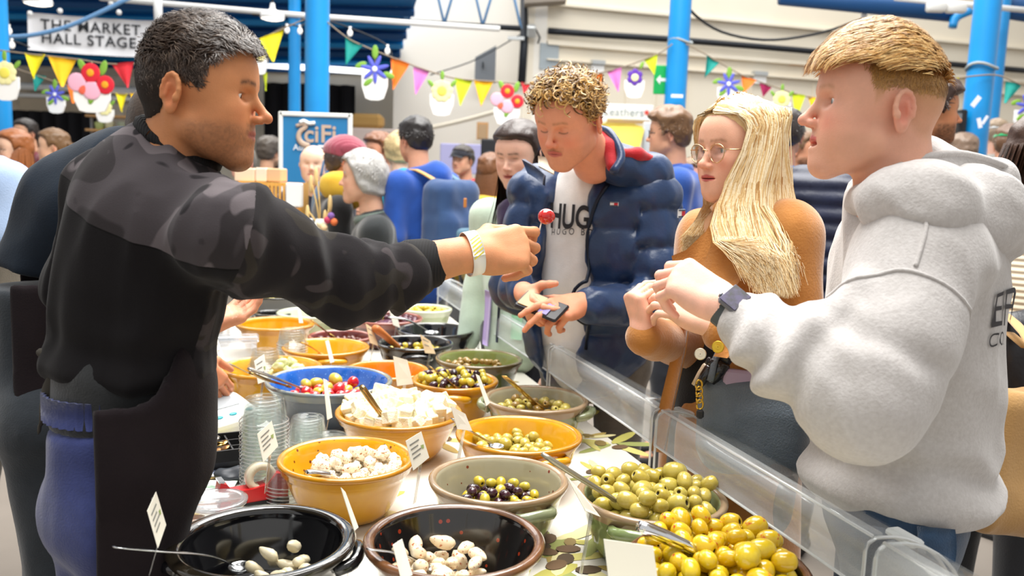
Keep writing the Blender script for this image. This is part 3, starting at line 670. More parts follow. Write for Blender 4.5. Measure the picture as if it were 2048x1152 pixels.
ob('emblem', tube([sp(x, y) for x, y in curve([(592, 252), (606, 248), (612, 254), (601, 262), (597, 274), (603, 286), (618, 293)], 20)], np.linspace(.012, .022, 20), 6, flat=.3, up=(0, 1, 0)), m_br, sg)
ob('emblem', tube([sp(x, y) for x, y in curve([(600, 245), (608, 242), (618, 247), (630, 246)], 10)], .014, 6), m_white, sg)
text('lettering', 'Aut', m_white, sp(586, 300), np.eye(3), 17*s, sg); ob('caption_bar', box(sp(650, 293), (28*s, .004, 5*s)), m_white, sg, smooth=False)
# ---------------------------------------------------------------- the olive counter
SC.cycles.transparent_max_bounces = 48
TS = np.array([math.cos(rad(17)), math.sin(rad(17)), 0]); TT = np.array([-math.sin(rad(17)), math.cos(rad(17)), 0]); TR = np.stack([TS, TT, [0, 0, 1]], 1)
def tp(s, t, z): return TS*s+TT*t+np.array([0, 0, z])
TZ = .742
tb = thing('market_table', 'long trestle table under the olive print cloth', 'table', tuple(tp(.43, 3.0, 0)))
ob('table_top', box(tp(.43, 2.6, TZ-.022), (1.14, 3.8, .035), TR), M('table_wood', '#b98752', .6, wave=(3, .2, 'X')), tb, smooth=False)
for s in (-.08, .94):
    for t in (.8, 2.6, 4.4): ob('leg', box(tp(s, t, (TZ-.04)/2), (.05, .05, TZ-.04), TR), m_dark, tb, smooth=False)
prof = [(-.145, .42), (-.145, .60), (-.143, .735), (-.135, TZ), (1.0, TZ), (1.008, .735), (1.012, .5), (1.02, .08)]
tcl = ob('tablecloth', sheet(np.array([[tp(s+(.008*math.sin(t*17+z*3) if z < .6 else 0), t, z) for s, z in prof] for t in np.linspace(.68, 4.52, 80)])), M('cloth_white', '#e4dfd3', .75, bump=(300, .05)), loc=tuple(tp(.43, 2.9, TZ)), label='white tablecloth printed with olive branches over the long table', category='tablecloth')
m_leaf = [M('print_leaf_%d' % i, c, .75) for i, c in enumerate(('#b9b25a', '#d2c877', '#9aa05a', '#ddd39c', '#b39a55'))]
m_pol = [M('print_olive_%d' % i, c, .7) for i, c in enumerate(('#6b5136', '#8a7440', '#54432f'))]
def leaf_shape(l, w): return [(math.sin(a)*w*(1 if math.cos(a) > 0 else 1), -math.cos(a)*l) for a in np.linspace(0, 2*math.pi, 11)[:-1]]
def flatshape(pts, c, ang, z):                         # print lying on the cloth
    ca, sa = math.cos(ang), math.sin(ang); V = np.array([[c[0]+x*ca-y*sa, c[1]+x*sa+y*ca, z] for x, y in pts]); return V, [list(range(len(V)))]
spots = [(.62, 1.26), (.60, 1.60), (.86, 1.95), (.70, 2.28), (.88, 2.6), (.84, 3.0), (.9, 1.5), (.14, 2.0), (.02, 1.55), (.05, 2.2), (-.02, 2.6), (.72, 3.4), (.62, 2.0), (.4, 1.55), (-.05, 3.1), (.5, 1.2), (-.08, 1.85), (.92, 2.25), (.9, 1.2), (.3, 1.15)]
near_spots = [PZ(*q, TZ) for q in ((1128, 1085), (1165, 1125), (1225, 888), (868, 880), (425, 965), (395, 1050), (1200, 810), (1085, 1120), (705, 1015), (400, 900), (1075, 725))]
for q, sp_ in enumerate(spots+near_spots):
    c = tp(*sp_, 0) if q < len(spots) else sp_*np.array([1, 1, 0]); big = 1.0 if q < len(spots) else 1.35; base = random.uniform(0, 6.28)
    for k in range(6 if q < len(spots) else 5):
        a = base+k*1.2+random.uniform(-.3, .3); r = (.05+.02*random.random())*big; cc = c+np.array([math.cos(a)*r, math.sin(a)*r, 0])
        ob('print_leaf', flatshape(leaf_shape((.042+.015*random.random())*big, (.010+.005*random.random())*big), cc, a-math.pi/2, TZ+.0006+.00020*k+.00003*(q % 7)), random.choice(m_leaf), tcl, smooth=False)
    for k in range(2):
        a = base+k*2.1+.4; cc = c+np.array([math.cos(a)*.035, math.sin(a)*.035, 0])
        ob('print_olive', flatshape(leaf_shape(.02*big, .013*big), cc, a, TZ+.0022+.0002*k+.00003*(q % 7)), random.choice(m_pol), tcl, smooth=False)

# sneeze guard units of clear acrylic
m_acr = mat_clear('clear_acrylic', (.985, .99, .99), .025, .05, .03); m_acs = mat_clear('frosted_acrylic_strip', (.97, .98, .98), .15, .035, .12); m_ace = mat_clear('acrylic_edge', (.95, .97, .97), .5, .1, .2)
tbs = [.30, 1.02, 1.76, 2.51, 3.40, 4.25]
for q in range(5):
    t0, t1 = tbs[q]+.012, tbs[q+1]-.012
    u = thing('sneeze_guard', 'clear acrylic sneeze guard unit %s' % ('nearest the camera', 'in front of the grey hoodie', 'in front of the tan coat', 'in front of the navy puffer jacket', 'farthest along the table')[q], 'sneeze guard', tuple(tp(.95, (t0+t1)/2, TZ)), 'sneeze guard units')
    arc = [(.93+.16*math.sin(a), .80+.165*math.cos(a)) for a in np.linspace(0, math.pi/2*.98, 12)]
    outline = [(.90, TZ+.004), (.90, .945), (.906, .958), (.918, .965)]+arc+[(1.09, .79), (1.0, TZ+.004)]
    for t in (t0, t1):
        ob('end_panel', prism(outline, .005, tp(0, t, 0), TR), m_acr, u, smooth=False)
        ob('panel_edge', tube([tp(s, t, z) for s, z in outline[:-2]], .0032, 5), m_ace, u)
    g = np.array([[tp(s, t, z) for t in np.linspace(t0, t1, 6)] for s, z in [(.918, .965)]+arc]); ob('curved_front', sheet(g, .003), m_acr, u)
    g = np.array([[tp(s, t, z) for t in np.linspace(t0, t1, 4)] for s, z in ((.898, .885), (.898, .942), (.902, .955), (.912, .966), (.93, .968))]); ob('front_strip', sheet(g, .004), m_acs, u)
    ob('strip_edge', tube([tp(.898, t0, .885), tp(.898, t1, .885)], .003, 5), m_ace, u); ob('strip_edge', tube([tp(.912, t0, .968), tp(.912, t1, .968)], .003, 5), m_ace, u)
    ob('clip', box(tp(1.0, t0+.03, .945), (.03, .06, .012), TR, bev=.004), M('clip_clear', '#eef2f2', .2, alpha=.7), u, smooth=False)

# ---- bowls
def glaze(name, c='#888888', c2='#888888', sc=14, rough=.18, coat=.6, speck=None):
    if name in _mats: return _mats[name]
    m = M(name, c, rough, coat=coat, var=(c2, sc, .22), bump=(18, .06))
    if speck:
        nt = m.node_tree; b = nt.nodes['Principled BSDF']; src = b.inputs['Base Color'].links[0].from_socket
        v = nt.nodes.new('ShaderNodeTexVoronoi'); v.inputs['Scale'].default_value = speck[1]; tc = nt.nodes.new('ShaderNodeTexCoord'); nt.links.new(tc.outputs['Object'], v.inputs['Vector'])
        r = nt.nodes.new('ShaderNodeMath'); r.operation = 'LESS_THAN'; r.inputs[1].default_value = speck[2]; nt.links.new(v.outputs['Distance'], r.inputs[0])
        mx = nt.nodes.new('ShaderNodeMix'); mx.data_type = 'RGBA'; nt.links.new(r.outputs[0], mx.inputs['Factor']); nt.links.new(src, mx.inputs['A']); mx.inputs['B'].default_value = (*lin(speck[0]), 1)
        nt.links.new(mx.outputs['Result'], b.inputs['Base Color'])
    return m
G = dict(yellow=(glaze('amber_glaze_out', '#dba21e', '#c88a12'), glaze('amber_glaze_in', '#e8b024', '#d79a16'), glaze('amber_rim', '#cf901c', '#b07212')),
         black=(glaze('black_glaze', '#0d0d10', '#17171b', rough=.1, coat=1), glaze('black_glaze_in', '#0b0b0d', '#141418', rough=.08, coat=1), glaze('black_rim', '#15130f', '#2a241a', rough=.1, coat=1)),
         brown=(glaze('black_glaze'), glaze('black_glaze_chilli', '#0f0d0c', '#191411', rough=.12, coat=1, speck=('#9c3416', 42, .17)), glaze('brown_rim', '#4a2f1d', '#7a5030', rough=.2)),
         stone=(glaze('stoneware_out', '#8d9471', '#777e60', 9), glaze('stoneware_in', '#b0ab90', '#a09c80', 9), glaze('stoneware_rim', '#a38a6c', '#8f7657', 9)),
         stonec=(glaze('stoneware_out'), glaze('stoneware_chilli', '#b3ac92', '#a19b80', 9, speck=('#7c2f1a', 42, .15)), glaze('stoneware_rim')),
         sage=(glaze('sage_out', '#7f8f5c', '#6a7a4a', 9), glaze('sage_in', '#a8b088', '#98a277', 9), glaze('stoneware_rim')),
         green=(glaze('green_out', '#5f6a33', '#4d5829', 9), glaze('green_in', '#86904f', '#767f42', 9), glaze('green_rim', '#7b6a45', '#66583a', 9)),
         blue=(glaze('navy_out', '#1c2b3d', '#31455a', 9, .12, 1), glaze('blue_in', '#1d57b3', '#2c6cca', 30, .15, 1, speck=('#6fa4e6', 110, .16)), glaze('blue_rim', '#8d8a72', '#47607a', 9)),
         pale=(glaze('pale_green_out', '#b9c3a0', '#a7b28c', 9), glaze('pale_green_in', '#cdd4b8', '#bfc8a8', 9), glaze('pale_rim', '#d3d8c2', '#c3cab0', 9)),
         red=(glaze('oxblood_out', '#4a1d1c', '#5f2523', 9), glaze('oxblood_in', '#6b2a26', '#54201d', 9), glaze('oxblood_rim', '#a06050', '#80443a', 9)),
         chilli=(glaze('amber_glaze_out'), glaze('amber_chilli', '#e2aa22', '#d09614', speck=('#7a3a12', 46, .17)), glaze('amber_rim')),
         orange=(glaze('amber_glaze_out'), glaze('orange_in', '#df8a1a', '#cf7810'), glaze('amber_rim')))
BOWL = {}
def bowl(key, style, x, y, z, r, label, handles=(), base=.55, lip=.010, band=False, pw=.62):
    H = z-TZ-.001; c = np.array([x, y, TZ+.001]); r = r*.985; rb = r*base; mo, mi, mr = G[style]
    rr = lambda h: rb+(r-lip-rb)*(h/H)**pw
    out = [(rb*.92, 0), (rb, .004)]+[(rr(h)+.004, h) for h in np.linspace(.008, H-.03, 9)]
    if band: out += [(rr(H-.03)+.011, H-.026), (rr(H-.02)+.011, H-.01)]
    rim = [(r-.002, H-.012), (r, H-.004), (r-.004, H), (r-lip, H+.001), (r-lip*1.6, H-.004)]
    inn = [(rr(h)-.006, h) for h in np.linspace(H-.012, .014, 10)]+[(rb*.5, .010), (.001, .009)]
    k = len(out); k2 = len(rim); V, F_ = lathe(out+rim+inn, 48); mid = []
    for j in range(k+k2+len(inn)-1): mid += [0 if j < k-1 else 2 if j < k+k2-1 else 1]*48
    mid += [0]
    o = ob('serving_bowl', tf((V, F_), c), None, loc=tuple(c), mats=[mo, mi, mr], midx=mid, label=label, category='bowl', group='serving bowls of the olive counter')
    for a in handles:                                   # lug handles below the rim
        a = rad(a); ca = np.array([math.cos(a), math.sin(a), 0]); cb = np.array([-ca[1], ca[0], 0]); h = H*.72; r0 = rr(h)
        pts = curve([c+ca*(r0*.97)+cb*-.05+np.array([0, 0, h]), c+ca*(r0+.024)+cb*-.036+np.array([0, 0, h+.006]), c+ca*(r0+.032)+np.array([0, 0, h+.01]), c+ca*(r0+.024)+cb*.036+np.array([0, 0, h+.006]), c+ca*(r0*.97)+cb*.05+np.array([0, 0, h])], 12)
        ob('handle', tube(pts, .0115, 8), mo, o)
    BOWL[key] = dict(c=c, H=H, r=r, rb=rb, lip=lip, pw=pw)
    return o
bowl('A', 'black', -.412, 1.387, .870, .160, 'glossy black bowl holding a few white garlic cloves', (5, 185), lip=.016)
bowl('B', 'brown', -.085, 1.417, .870, .161, 'black bowl with a brown rim holding chilli garlic cloves', (), lip=.012)
bowl('C', 'chilli', -.351, 1.808, .875, .153, 'amber bowl of herbed feta beside the red tape dispenser', (), .5, band=True)
bowl('D', 'yellow', -.290, 2.208, .870, .172, 'large amber bowl heaped with white feta cubes', (), .5, band=True)
bowl('E', 'stonec', -.014, 1.725, .870, .150, 'grey green stoneware bowl of black and green chilli olives', (-60, 120), .62)
bowl('F', 'sage', .299, 1.662, .870, .155, 'sage stoneware bowl full of pale green olives', (-110, 70), .62)
bowl('G', 'brown', .357, 1.349, .870, .158, 'dark bowl heaped with glossy yellow chilli olives', (), .62)
bowl('H', 'yellow', .030, 2.044, .870, .160, 'amber bowl half full of green olives next to the guard', (-60,), .58)
bowl('I', 'stone', .081, 2.388, .870, .153, 'stoneware bowl of small olives with a brass spatula', (-15, 165), .6)
bowl('J', 'yellow', -.167, 2.580, .870, .138, 'amber bowl heaped with mixed black and yellow olives', (-90, 90), .6)
bowl('K', 'green', -.106, 2.902, .870, .155, 'dark green bowl with a few brown olives', (), .58)
bowl('L', 'blue', -.534, 2.472, .882, .190, 'bright blue bowl of red stuffed peppers', (), .5)
bowl('M', 'yellow', -.776, 2.717, .859, .165, 'amber crock behind the blue bowl on the vendor side', (-150,), .62)
bowl('N', 'yellow', -.668, 3.029, .866, .160, 'empty looking amber bowl with a brass spoon', (-70,), .55)
bowl('O', 'orange', -.407, 2.768, .850, .142, 'orange amber bowl partly hidden behind the blue bowl', (150,), .6)
bowl('P', 'black', -.354, 3.113, .875, .146, 'shallow black bowl of green olives with a wooden handled ladle', (-80,), .6)
bowl('Q', 'black', -.306, 3.419, .870, .162, 'dark glossy bowl nearest the guard behind the green bowl', (), .6)
bowl('R', 'red', -.674, 3.320, .850, .130, 'dark bowl of red tapenade', (), .6)
bowl('S', 'yellow', -.962, 3.426, .873, .162, 'amber bowl behind the stacked clear pots', (), .62, .018)
bowl('T', 'pale', -.893, 3.735, .870, .150, 'pale green bowl under the outstretched sleeve', (), .6)
bowl('U', 'red', -.551, 3.670, .870, .168, 'reddish bowl heaped with dark purple olives', (), .6)
bowl('V', 'pale', -.40, 3.95, .872, .125, 'pale green bowl of yellow olives at the far end', (), .6)
bowl('W', 'black', -1.20, 4.25, .868, .150, 'black pot of pale yellow olives at the far end', (), .7)
bowl('X', 'black', -1.08, 3.80, .850, .085, 'small black pot beside the cup in the vendor hand', (), .7)
bowl('Y', 'pale', .02, 1.10, .865, .125, 'pale bowl cut by the bottom edge', (), .6)

# ---- contents
def zin(b, rr):
    return .010+b['H']*np.clip((rr+.006-b['rb'])/(b['r']-b['lip']-b['rb']), 0, 1.2)**(1/b['pw'])
def deposit(key, n, size, off=(0, 0), spread=.6, mound=0.0, tries=30, jit=.25):
    """drop n pieces one by one to the lowest free place -> positions"""
    b = BOWL[key]; c = b['c']; out = []; R0 = b['r']-b['lip']-size*.6; P_ = np.zeros((0, 4))
    floor = mound*b['H']
    for i in range(n):
        best = None
        for _ in range(tries):
            a = random.uniform(0, 6.283); q = R0*spread*math.sqrt(random.random()); x, y = off[0]+q*math.cos(a), off[1]+q*math.sin(a); rr = math.hypot(x, y)
            if rr > R0: continue
            s = size*random.uniform(1-jit, 1+jit*.5)/2
            z = max(float(zin(b, rr+s*.7)), floor*(1.12-.35*(rr/R0)**2) if mound else 0)+s*.85
            if len(P_):
                dx = np.hypot(P_[:, 0]-x, P_[:, 1]-y); lim = (P_[:, 3]+s)*.86; m = dx < lim
                if m.any(): z = max(z, float((P_[m, 2]+np.sqrt(lim[m]**2-dx[m]**2)).max()))
            if best is None or z < best[2]: best = (x, y, z, s)
        if best: P_ = np.vstack([P_, best])
    return P_, c
def mound_mesh(key, frac, mat, label):
    b = BOWL[key]; R0 = b['r']-b['lip']-.004; prof = [(R0*u*.96, b['H']*frac*(1.1-.38*u*u)+.001) for u in np.linspace(.02, 1, 8)]
    z1 = prof[-1][1]; rim = [r for r in np.linspace(b['rb'], R0, 40) if float(zin(b, r)) < z1]; rm = (rim[-1] if rim else b['rb'])-.006
    prof = [(rm*u, b['H']*frac*(1.1-.38*u*u)-.006) for u in np.linspace(.02, 1, 8)]
    V, F_ = lathe(prof+[(rm*.9, prof[-1][1]-.02)], 32, cap0=True, cap1=True); V = V.copy(); V[:, 2] += .004*vnoise(V, 60)
    ob('olive_bed', tf((V, F_), b['c']), mat, label=label, category='food', kind='stuff')
def olive_mesh(name, mat, l=1.0, w=.80, hole=True, dent=0):
    V, F_ = lathe([(.001, -.5)]+[(w/2*math.sin(math.pi*u)**.78, -.5*math.cos(math.pi*u)) for u in np.linspace(.1, .88, 8)]+([(.11, .43), (.085, .33)] if hole else [(.08, .48)]), 14, cap1=True)
    return meshdata(name, (V, F_), mats=[mat, M('olive_hole', '#3a2f12', .6)], midx=[0]*(len(F_)-2-(14 if hole else 0))+([1]*14 if hole else [])+[0, 1 if hole else 0])
def omat(n, a='#888888', b='#888888', r=.22, v=(3.0, .3, .5)): return M(n, a, r, coat=.5, var=(b, *v), sss=.0)
OM = dict(green=[olive_mesh('green_olive', omat('olive_green', '#c0ae4a', '#a6923c')), olive_mesh('green_olive', omat('olive_green2', '#cab95c', '#ad993e'), hole=False), olive_mesh('green_olive', omat('olive_green3', '#b2a442', '#c4b25a'), w=.86)],
          gold=[olive_mesh('gold_olive', omat('olive_gold', '#d8b414', '#c79f10')), olive_mesh('gold_olive', omat('olive_gold2', '#dcc024', '#c4a414'), hole=False), olive_mesh('gold_olive', omat('olive_gold_chilli', '#d6b41a', '#c0461a', .22, (3.2, .04, .655)), w=.84)],
          yellow=[olive_mesh('yellow_olive', omat('olive_yellow', '#cdb733', '#b79c20')), olive_mesh('yellow_olive', omat('olive_yellow2', '#d2c04a', '#b3a030'), hole=False)],
          black=[olive_mesh('black_olive', omat('olive_black', '#2b1420', '#45202c', .12), hole=False), olive_mesh('black_olive', omat('olive_black2', '#36192a', '#1d0f16', .12))],
          brown=[olive_mesh('brown_olive', omat('olive_brown', '#9a7a34', '#7f642a')), olive_mesh('brown_olive', omat('olive_brown2', '#a58440', '#86692e'), hole=False)],
          pale=[olive_mesh('pale_olive', omat('olive_pale', '#ddd06a', '#c4b64c'), hole=False)],
          purple=[olive_mesh('purple_olive', omat('olive_purple', '#4a2736', '#6d3c4a'), hole=False)])
def spill(key, n, size, kinds, labels, cat, group, **kw):
    P_, c = deposit(key, n, size, **kw)
    for x, y, z, s in P_:
        k = random.choices(range(len(kinds)), [q[1] for q in kinds])[0]; me = random.choice(kinds[k][0])
        inst(me.name.split('.')[0], me, c+np.array([x, y, z]), eul(random.uniform(.9, 2.2), random.uniform(-.6, .6), random.uniform(0, 6.28)), scale=s*2.15, label=labels[k], category=cat, group=group)
spill('F', 120, .040, [(OM['green'], 1)], ['green olive heaped in the sage stoneware bowl'], 'olive', 'green olives in the sage bowl', spread=1.0, mound=.62); mound_mesh('F', .62, omat('olive_green'), 'deeper green olives in the sage bowl')
spill('G', 110, .043, [(OM['gold'], 1)], ['yellow chilli olive heaped in the dark bowl'], 'olive', 'yellow chilli olives in the dark bowl', spread=1.0, mound=.72); mound_mesh('G', .72, omat('olive_gold'), 'deeper yellow olives in the dark bowl')
spill('J', 95, .033, [(OM['yellow'], .62), (OM['black'], .38)], ['yellow olive in the heaped mixed olive bowl', 'black olive in the heaped mixed olive bowl'], 'olive', 'olives in the mixed amber bowl', spread=1.0, mound=.78); mound_mesh('J', .78, omat('olive_yellow'), 'deeper mixed olives in the amber bowl')
spill('H', 62, .034, [(OM['green'], 1)], ['green olive in the half full amber bowl'], 'olive', 'green olives in the amber bowl', off=(-.02, .02), spread=.76, mound=.42); mound_mesh('H', .38, omat('olive_green'), 'deeper green olives in the amber bowl')
spill('E', 52, .031, [(OM['yellow'], .5), (OM['black'], .5)], ['yellow olive in the grey green stoneware bowl', 'black olive in the grey green stoneware bowl'], 'olive', 'olives in the grey green bowl', off=(.0, .01), spread=.70, mound=.44); mound_mesh('E', .40, omat('olive_black'), 'deeper olives in the grey green bowl')
spill('I', 44, .032, [(OM['green'], .6), (OM['brown'], .4)], ['olive in the stoneware bowl with the brass spatula']*2, 'olive', 'olives in the stoneware bowl', spread=.85, mound=.68); mound_mesh('I', .62, omat('olive_brown'), 'deeper olives in the stoneware bowl')
spill('K', 26, .032, [(OM['brown'], 1)], ['brown olive in the dark green bowl'], 'olive', 'brown olives in the green bowl', off=(-.02, .0), spread=.75, mound=.68); mound_mesh('K', .62, omat('olive_brown'), 'deeper brown olives in the green bowl')
spill('P', 26, .034, [(OM['yellow'], .8), (OM['black'], .2)], ['yellow olive in the shallow black bowl', 'black olive in the shallow black bowl'], 'olive', 'olives in the shallow black bowl', spread=.8, mound=.72); mound_mesh('P', .68, omat('olive_green'), 'deeper olives in the shallow black bowl')
spill('U', 70, .026, [(OM['purple'], .95), (OM['green'], .05)], ['purple olive in the reddish bowl', 'green olive in the reddish bowl'], 'olive', 'purple olives in the reddish bowl', spread=1.0, mound=.85); mound_mesh('U', .85, omat('olive_purple'), 'deeper purple olives in the reddish bowl')
spill('V', 34, .033, [(OM['yellow'], 1)], ['yellow olive in the far pale green bowl'], 'olive', 'yellow olives in the pale bowl', spread=.95, mound=.8); mound_mesh('V', .75, omat('olive_yellow'), 'deeper yellow olives in the far pale bowl')
spill('W', 40, .042, [(OM['pale'], 1)], ['pale yellow olive in the far black pot'], 'olive', 'pale olives in the black pot', spread=1.0, mound=.95); mound_mesh('W', .9, omat('olive_pale'), 'deeper pale olives in the far black pot')
# garlic, feta, peppers
def lump(name, mat, seed, n=1, sq=(1, 1, 1), rough=.2, taper=0.0):
    V, F_ = ball((0, 0, 0), .5, 12, 9); V = V*(1+rough*vnoise(V*2.2, 1.6, seed)[:, None]); V = V*np.array(sq)
    if taper: V[:, :2] *= (1-taper*(V[:, 2:3]+.5))
    return meshdata(name, (V, F_), mat)
gm = [lump('garlic_clove', M('garlic', '#f0e6cb', .35, coat=.3, var=('#e0d0a6', 3, .3)), k, sq=(.72, .62, 1.0), rough=.12, taper=.45) for k in range(3)]
gc = [lump('garlic_clove', M('garlic_chilli', '#f1dfbd', .35, coat=.4, var=('#b4521c', 7, .04, .63)), k, sq=(.75, .66, 1.0), rough=.12, taper=.4) for k in range(3)]
spill('A', 13, .045, [(gm, 1)], ['white garlic clove in the glossy black bowl'], 'garlic', 'garlic cloves in the black bowl', off=(.03, .01), spread=.5, mound=.34)
spill('B', 46, .044, [(gc, 1)], ['chilli flecked garlic clove in the brown rimmed black bowl'], 'garlic', 'garlic cloves in the brown rimmed bowl', off=(-.03, -.03), spread=.68, mound=.2)
def cube(name, mat, seed):
    V, F_ = box((0, 0, 0), (1, .9, .8), bev=.07); V = V+.13*np.stack([vnoise(V, 2.1, seed+i) for i in range(3)], 1); me = meshdata(name, (V, F_), mat, smooth=False); return me
fm = [cube('feta_cube', M('feta', '#f8f4e2', .55, bump=(8, .5), var=('#efe2b0', 3, .25)), k) for k in range(4)]
fh = [lump('feta_cube', M('feta_herb', '#f4ead2', .5, bump=(8, .5), var=('#b06a24', 7, .05, .60)), k+9, sq=(1, .85, .75), rough=.5) for k in range(4)]
spill('D', 150, .034, [(fm, 1)], ['white feta cube heaped in the large amber bowl'], 'cheese', 'feta cubes in the large amber bowl', spread=1.0, mound=.82); mound_mesh('D', .84, M('feta'), 'crumbled feta under the white cubes')
spill('C', 70, .040, [(fh, 1)], ['herb flecked feta cube in the amber bowl'], 'cheese', 'herbed feta cubes', off=(.02, .0), spread=.8, mound=.38); mound_mesh('C', .34, M('feta_herb'), 'crumbled herbed feta under the cubes')
pm = [lump('stuffed_pepper', M('pepper_red', '#c8141c', .15, coat=1), k, sq=(1, 1, .85), rough=.1) for k in range(2)]
spill('L', 40, .040, [(pm, .7), (OM['yellow'], .3)], ['red stuffed pepper in the blue bowl', 'yellow olive in the blue bowl'], 'vegetable', 'peppers and olives in the blue bowl', off=(0, -.01), spread=.72, mound=.55); mound_mesh('L', .48, M('pepper_red'), 'deeper red peppers in the blue bowl')
am = [lump('artichoke_heart', M('artichoke', '#a9b26a', .4, var=('#dfe0b0', 3, .3)), k, sq=(1, .8, .7), rough=.35) for k in range(2)]
spill('M', 12, .05, [(am, 1)], ['green artichoke heart in the amber crock'], 'vegetable', 'artichoke hearts', off=(.06, -.02), spread=.4, mound=.62)
tm = [lump('tomato_piece', M('tomato_dark', '#7a3a2c', .3, coat=.5, var=('#3c2620', 3, .3)), k, rough=.4) for k in range(2)]
spill('R', 40, .022, [(tm, 1)], ['dark red tomato piece in the tapenade bowl'], 'vegetable', 'tomato pieces', spread=.95, mound=.7); mound_mesh('R', .68, M('tomato_dark'), 'dark red tapenade in the bowl')
spill('O', 8, .03, [(pm, .5), (OM['yellow'], .5)], ['red pepper in the orange amber bowl', 'yellow olive in the orange amber bowl'], 'vegetable', 'pieces in the orange amber bowl', off=(.05, 0), spread=.5, mound=.4); mound_mesh('O', .4, M('oil_amber', '#c98a1e', .15, coat=1), 'amber oil in the orange bowl')
for k, lab in (('N', 'amber oil in the empty looking bowl'), ('S', 'amber oil behind the stacked pots'), ('M', 'amber oil in the crock')): mound_mesh(k, .3, M('oil_amber'), lab)
mound_mesh('Q', .35, M('dark_oil', '#17120d', .08, coat=1), 'dark oil in the glossy bowl by the guard'); mound_mesh('T', .5, M('pale_dip', '#dfe2cf', .5), 'pale dip in the pale green bowl'); mound_mesh('X', .5, M('dark_oil'), 'dark sauce in the small black pot'); mound_mesh('Y', .5, M('pale_dip'), 'pale dip at the bottom edge')

# ---- serving spoons
m_steel = M('steel', '#c9cbcc', .18, 1.0); m_brass = M('brass_tint_steel', '#c9a45c', .22, 1.0); m_wood = M('spoon_wood', '#b9713a', .45)
def spoon(label, pts, w, mat, flat=.22, bowl_r=0, hole=False, handle=None):
    p = np.array([P(*q) for q in pts]); c = curve(p, 16); t = thing('serving_spoon', label, 'spoon', tuple(p[-1]))
    d = (p[-1]-p[0]); d /= np.linalg.norm(d); side = np.cross(d, [0, 0, 1]); upv = np.cross(side, d)
    rr = np.interp(np.linspace(0, 1, 16), [0, .08, .3, 1], [w*.7, w, w, w*.7])
    ob('handle', tube(c, rr, 10, flat=flat, up=upv), handle or mat, t)
    if hole: ob('hanging_hole', ball(c[1]+upv*w*flat*.9, (w*.4, w*.4, w*.1), 10, 6, align(d)), m_dark, t)
    if bowl_r: ob('scoop', tf(lathe([(.001, -.5), (.5, -.42), (.85, -.18), (1, .08), (.95, .08), (.8, -.12), (.45, -.32), (.001, -.38)], 18, cap0=False), c[-1]+d*bowl_r*.7, None, bowl_r), mat, t)
    else: ob('tip', ball(c[-1], (w*1.0, w*2.2, w*.5), 12, 8, align(d)), mat, t)
    return t
spoon('long flat steel spoon lying across the glossy black bowl', [(228, 1094, 1.27), (330, 1103, 1.33), (420, 1112, 1.41), (470, 1132, 1.50)], .0095, m_steel, bowl_r=.022)
spoon('steel spoon in the brown rimmed black bowl', [(735, 1098, 1.38), (800, 1108, 1.42), (852, 1130, 1.50)], .009, m_steel, bowl_r=.02)
spoon('round ended steel ladle in the herbed feta', [(612, 946, 1.76), (655, 950, 1.80), (705, 958, 1.86)], .011, m_steel, .8)
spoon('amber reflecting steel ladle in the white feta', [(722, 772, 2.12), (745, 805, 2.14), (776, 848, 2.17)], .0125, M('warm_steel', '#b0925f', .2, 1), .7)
spoon('flat steel handle over the half full amber bowl', [(905, 838, 1.96), (940, 862, 1.99), (985, 888, 2.05)], .014, m_steel, hole=True, bowl_r=.02)
spoon('long clear handled spoon in the sage bowl', [(1084, 908, 1.60), (1150, 950, 1.62), (1215, 990, 1.65), (1285, 1038, 1.70)], .0085, M('worn_steel', '#a8a493', .3, .8), .7, bowl_r=.02)
spoon('thick chrome ladle in the chilli olives', [(1278, 1052, 1.36), (1340, 1078, 1.38), (1395, 1108, 1.40), (1428, 1160, 1.43)], .0135, M('chrome', '#dcdde0', .1, 1), .9, bowl_r=.02)
spoon('flat brass spatula standing in the stoneware bowl', [(1008, 752, 2.32), (1040, 780, 2.36), (1075, 812, 2.44)], .017, m_brass, .15, hole=True)
spoon('flat steel spatula in the heaped mixed olives', [(858, 732, 2.50), (885, 752, 2.52), (918, 780, 2.56)], .015, M('warm_steel'), .15, hole=True)
spoon('upper arm of the steel tongs over the blue bowl', [(497, 737, 2.30), (540, 752, 2.36), (602, 776, 2.48)], .009, m_steel, .5)
spoon('lower arm of the steel tongs over the blue bowl', [(500, 746, 2.30), (535, 760, 2.36), (575, 772, 2.46)], .009, M('warm_steel'), .5)
spoon('thin steel handle at the amber crock', [(428, 716, 2.60), (462, 730, 2.64), (498, 748, 2.70)], .008, m_steel, .5)
spoon('brass spoon in the empty looking amber bowl', [(600, 684, 2.98), (618, 692, 3.0), (648, 712, 3.06)], .014, m_brass, .2, hole=True)
spoon('brass spoon between the amber and tapenade bowls', [(622, 640, 3.26), (638, 652, 3.28), (666, 674, 3.34)], .013, m_brass, .2)
spoon('wooden handled ladle in the shallow black bowl', [(748, 654, 3.02), (768, 670, 3.05), (796, 694, 3.12)], .02, M('dark_steel', '#4a4543', .3, .8), .7, handle=m_wood, bowl_r=.03)
spoon('curved steel spoon across the reddish and dark bowls', [(776, 634, 3.34), (815, 640, 3.36), (855, 662, 3.44)], .015, m_steel, .3, bowl_r=.03)
spoon('dark steel handle in the far black pot', [(486, 580, 4.1), (510, 590, 4.14), (540, 603, 4.2)], .014, m_dark, .4)

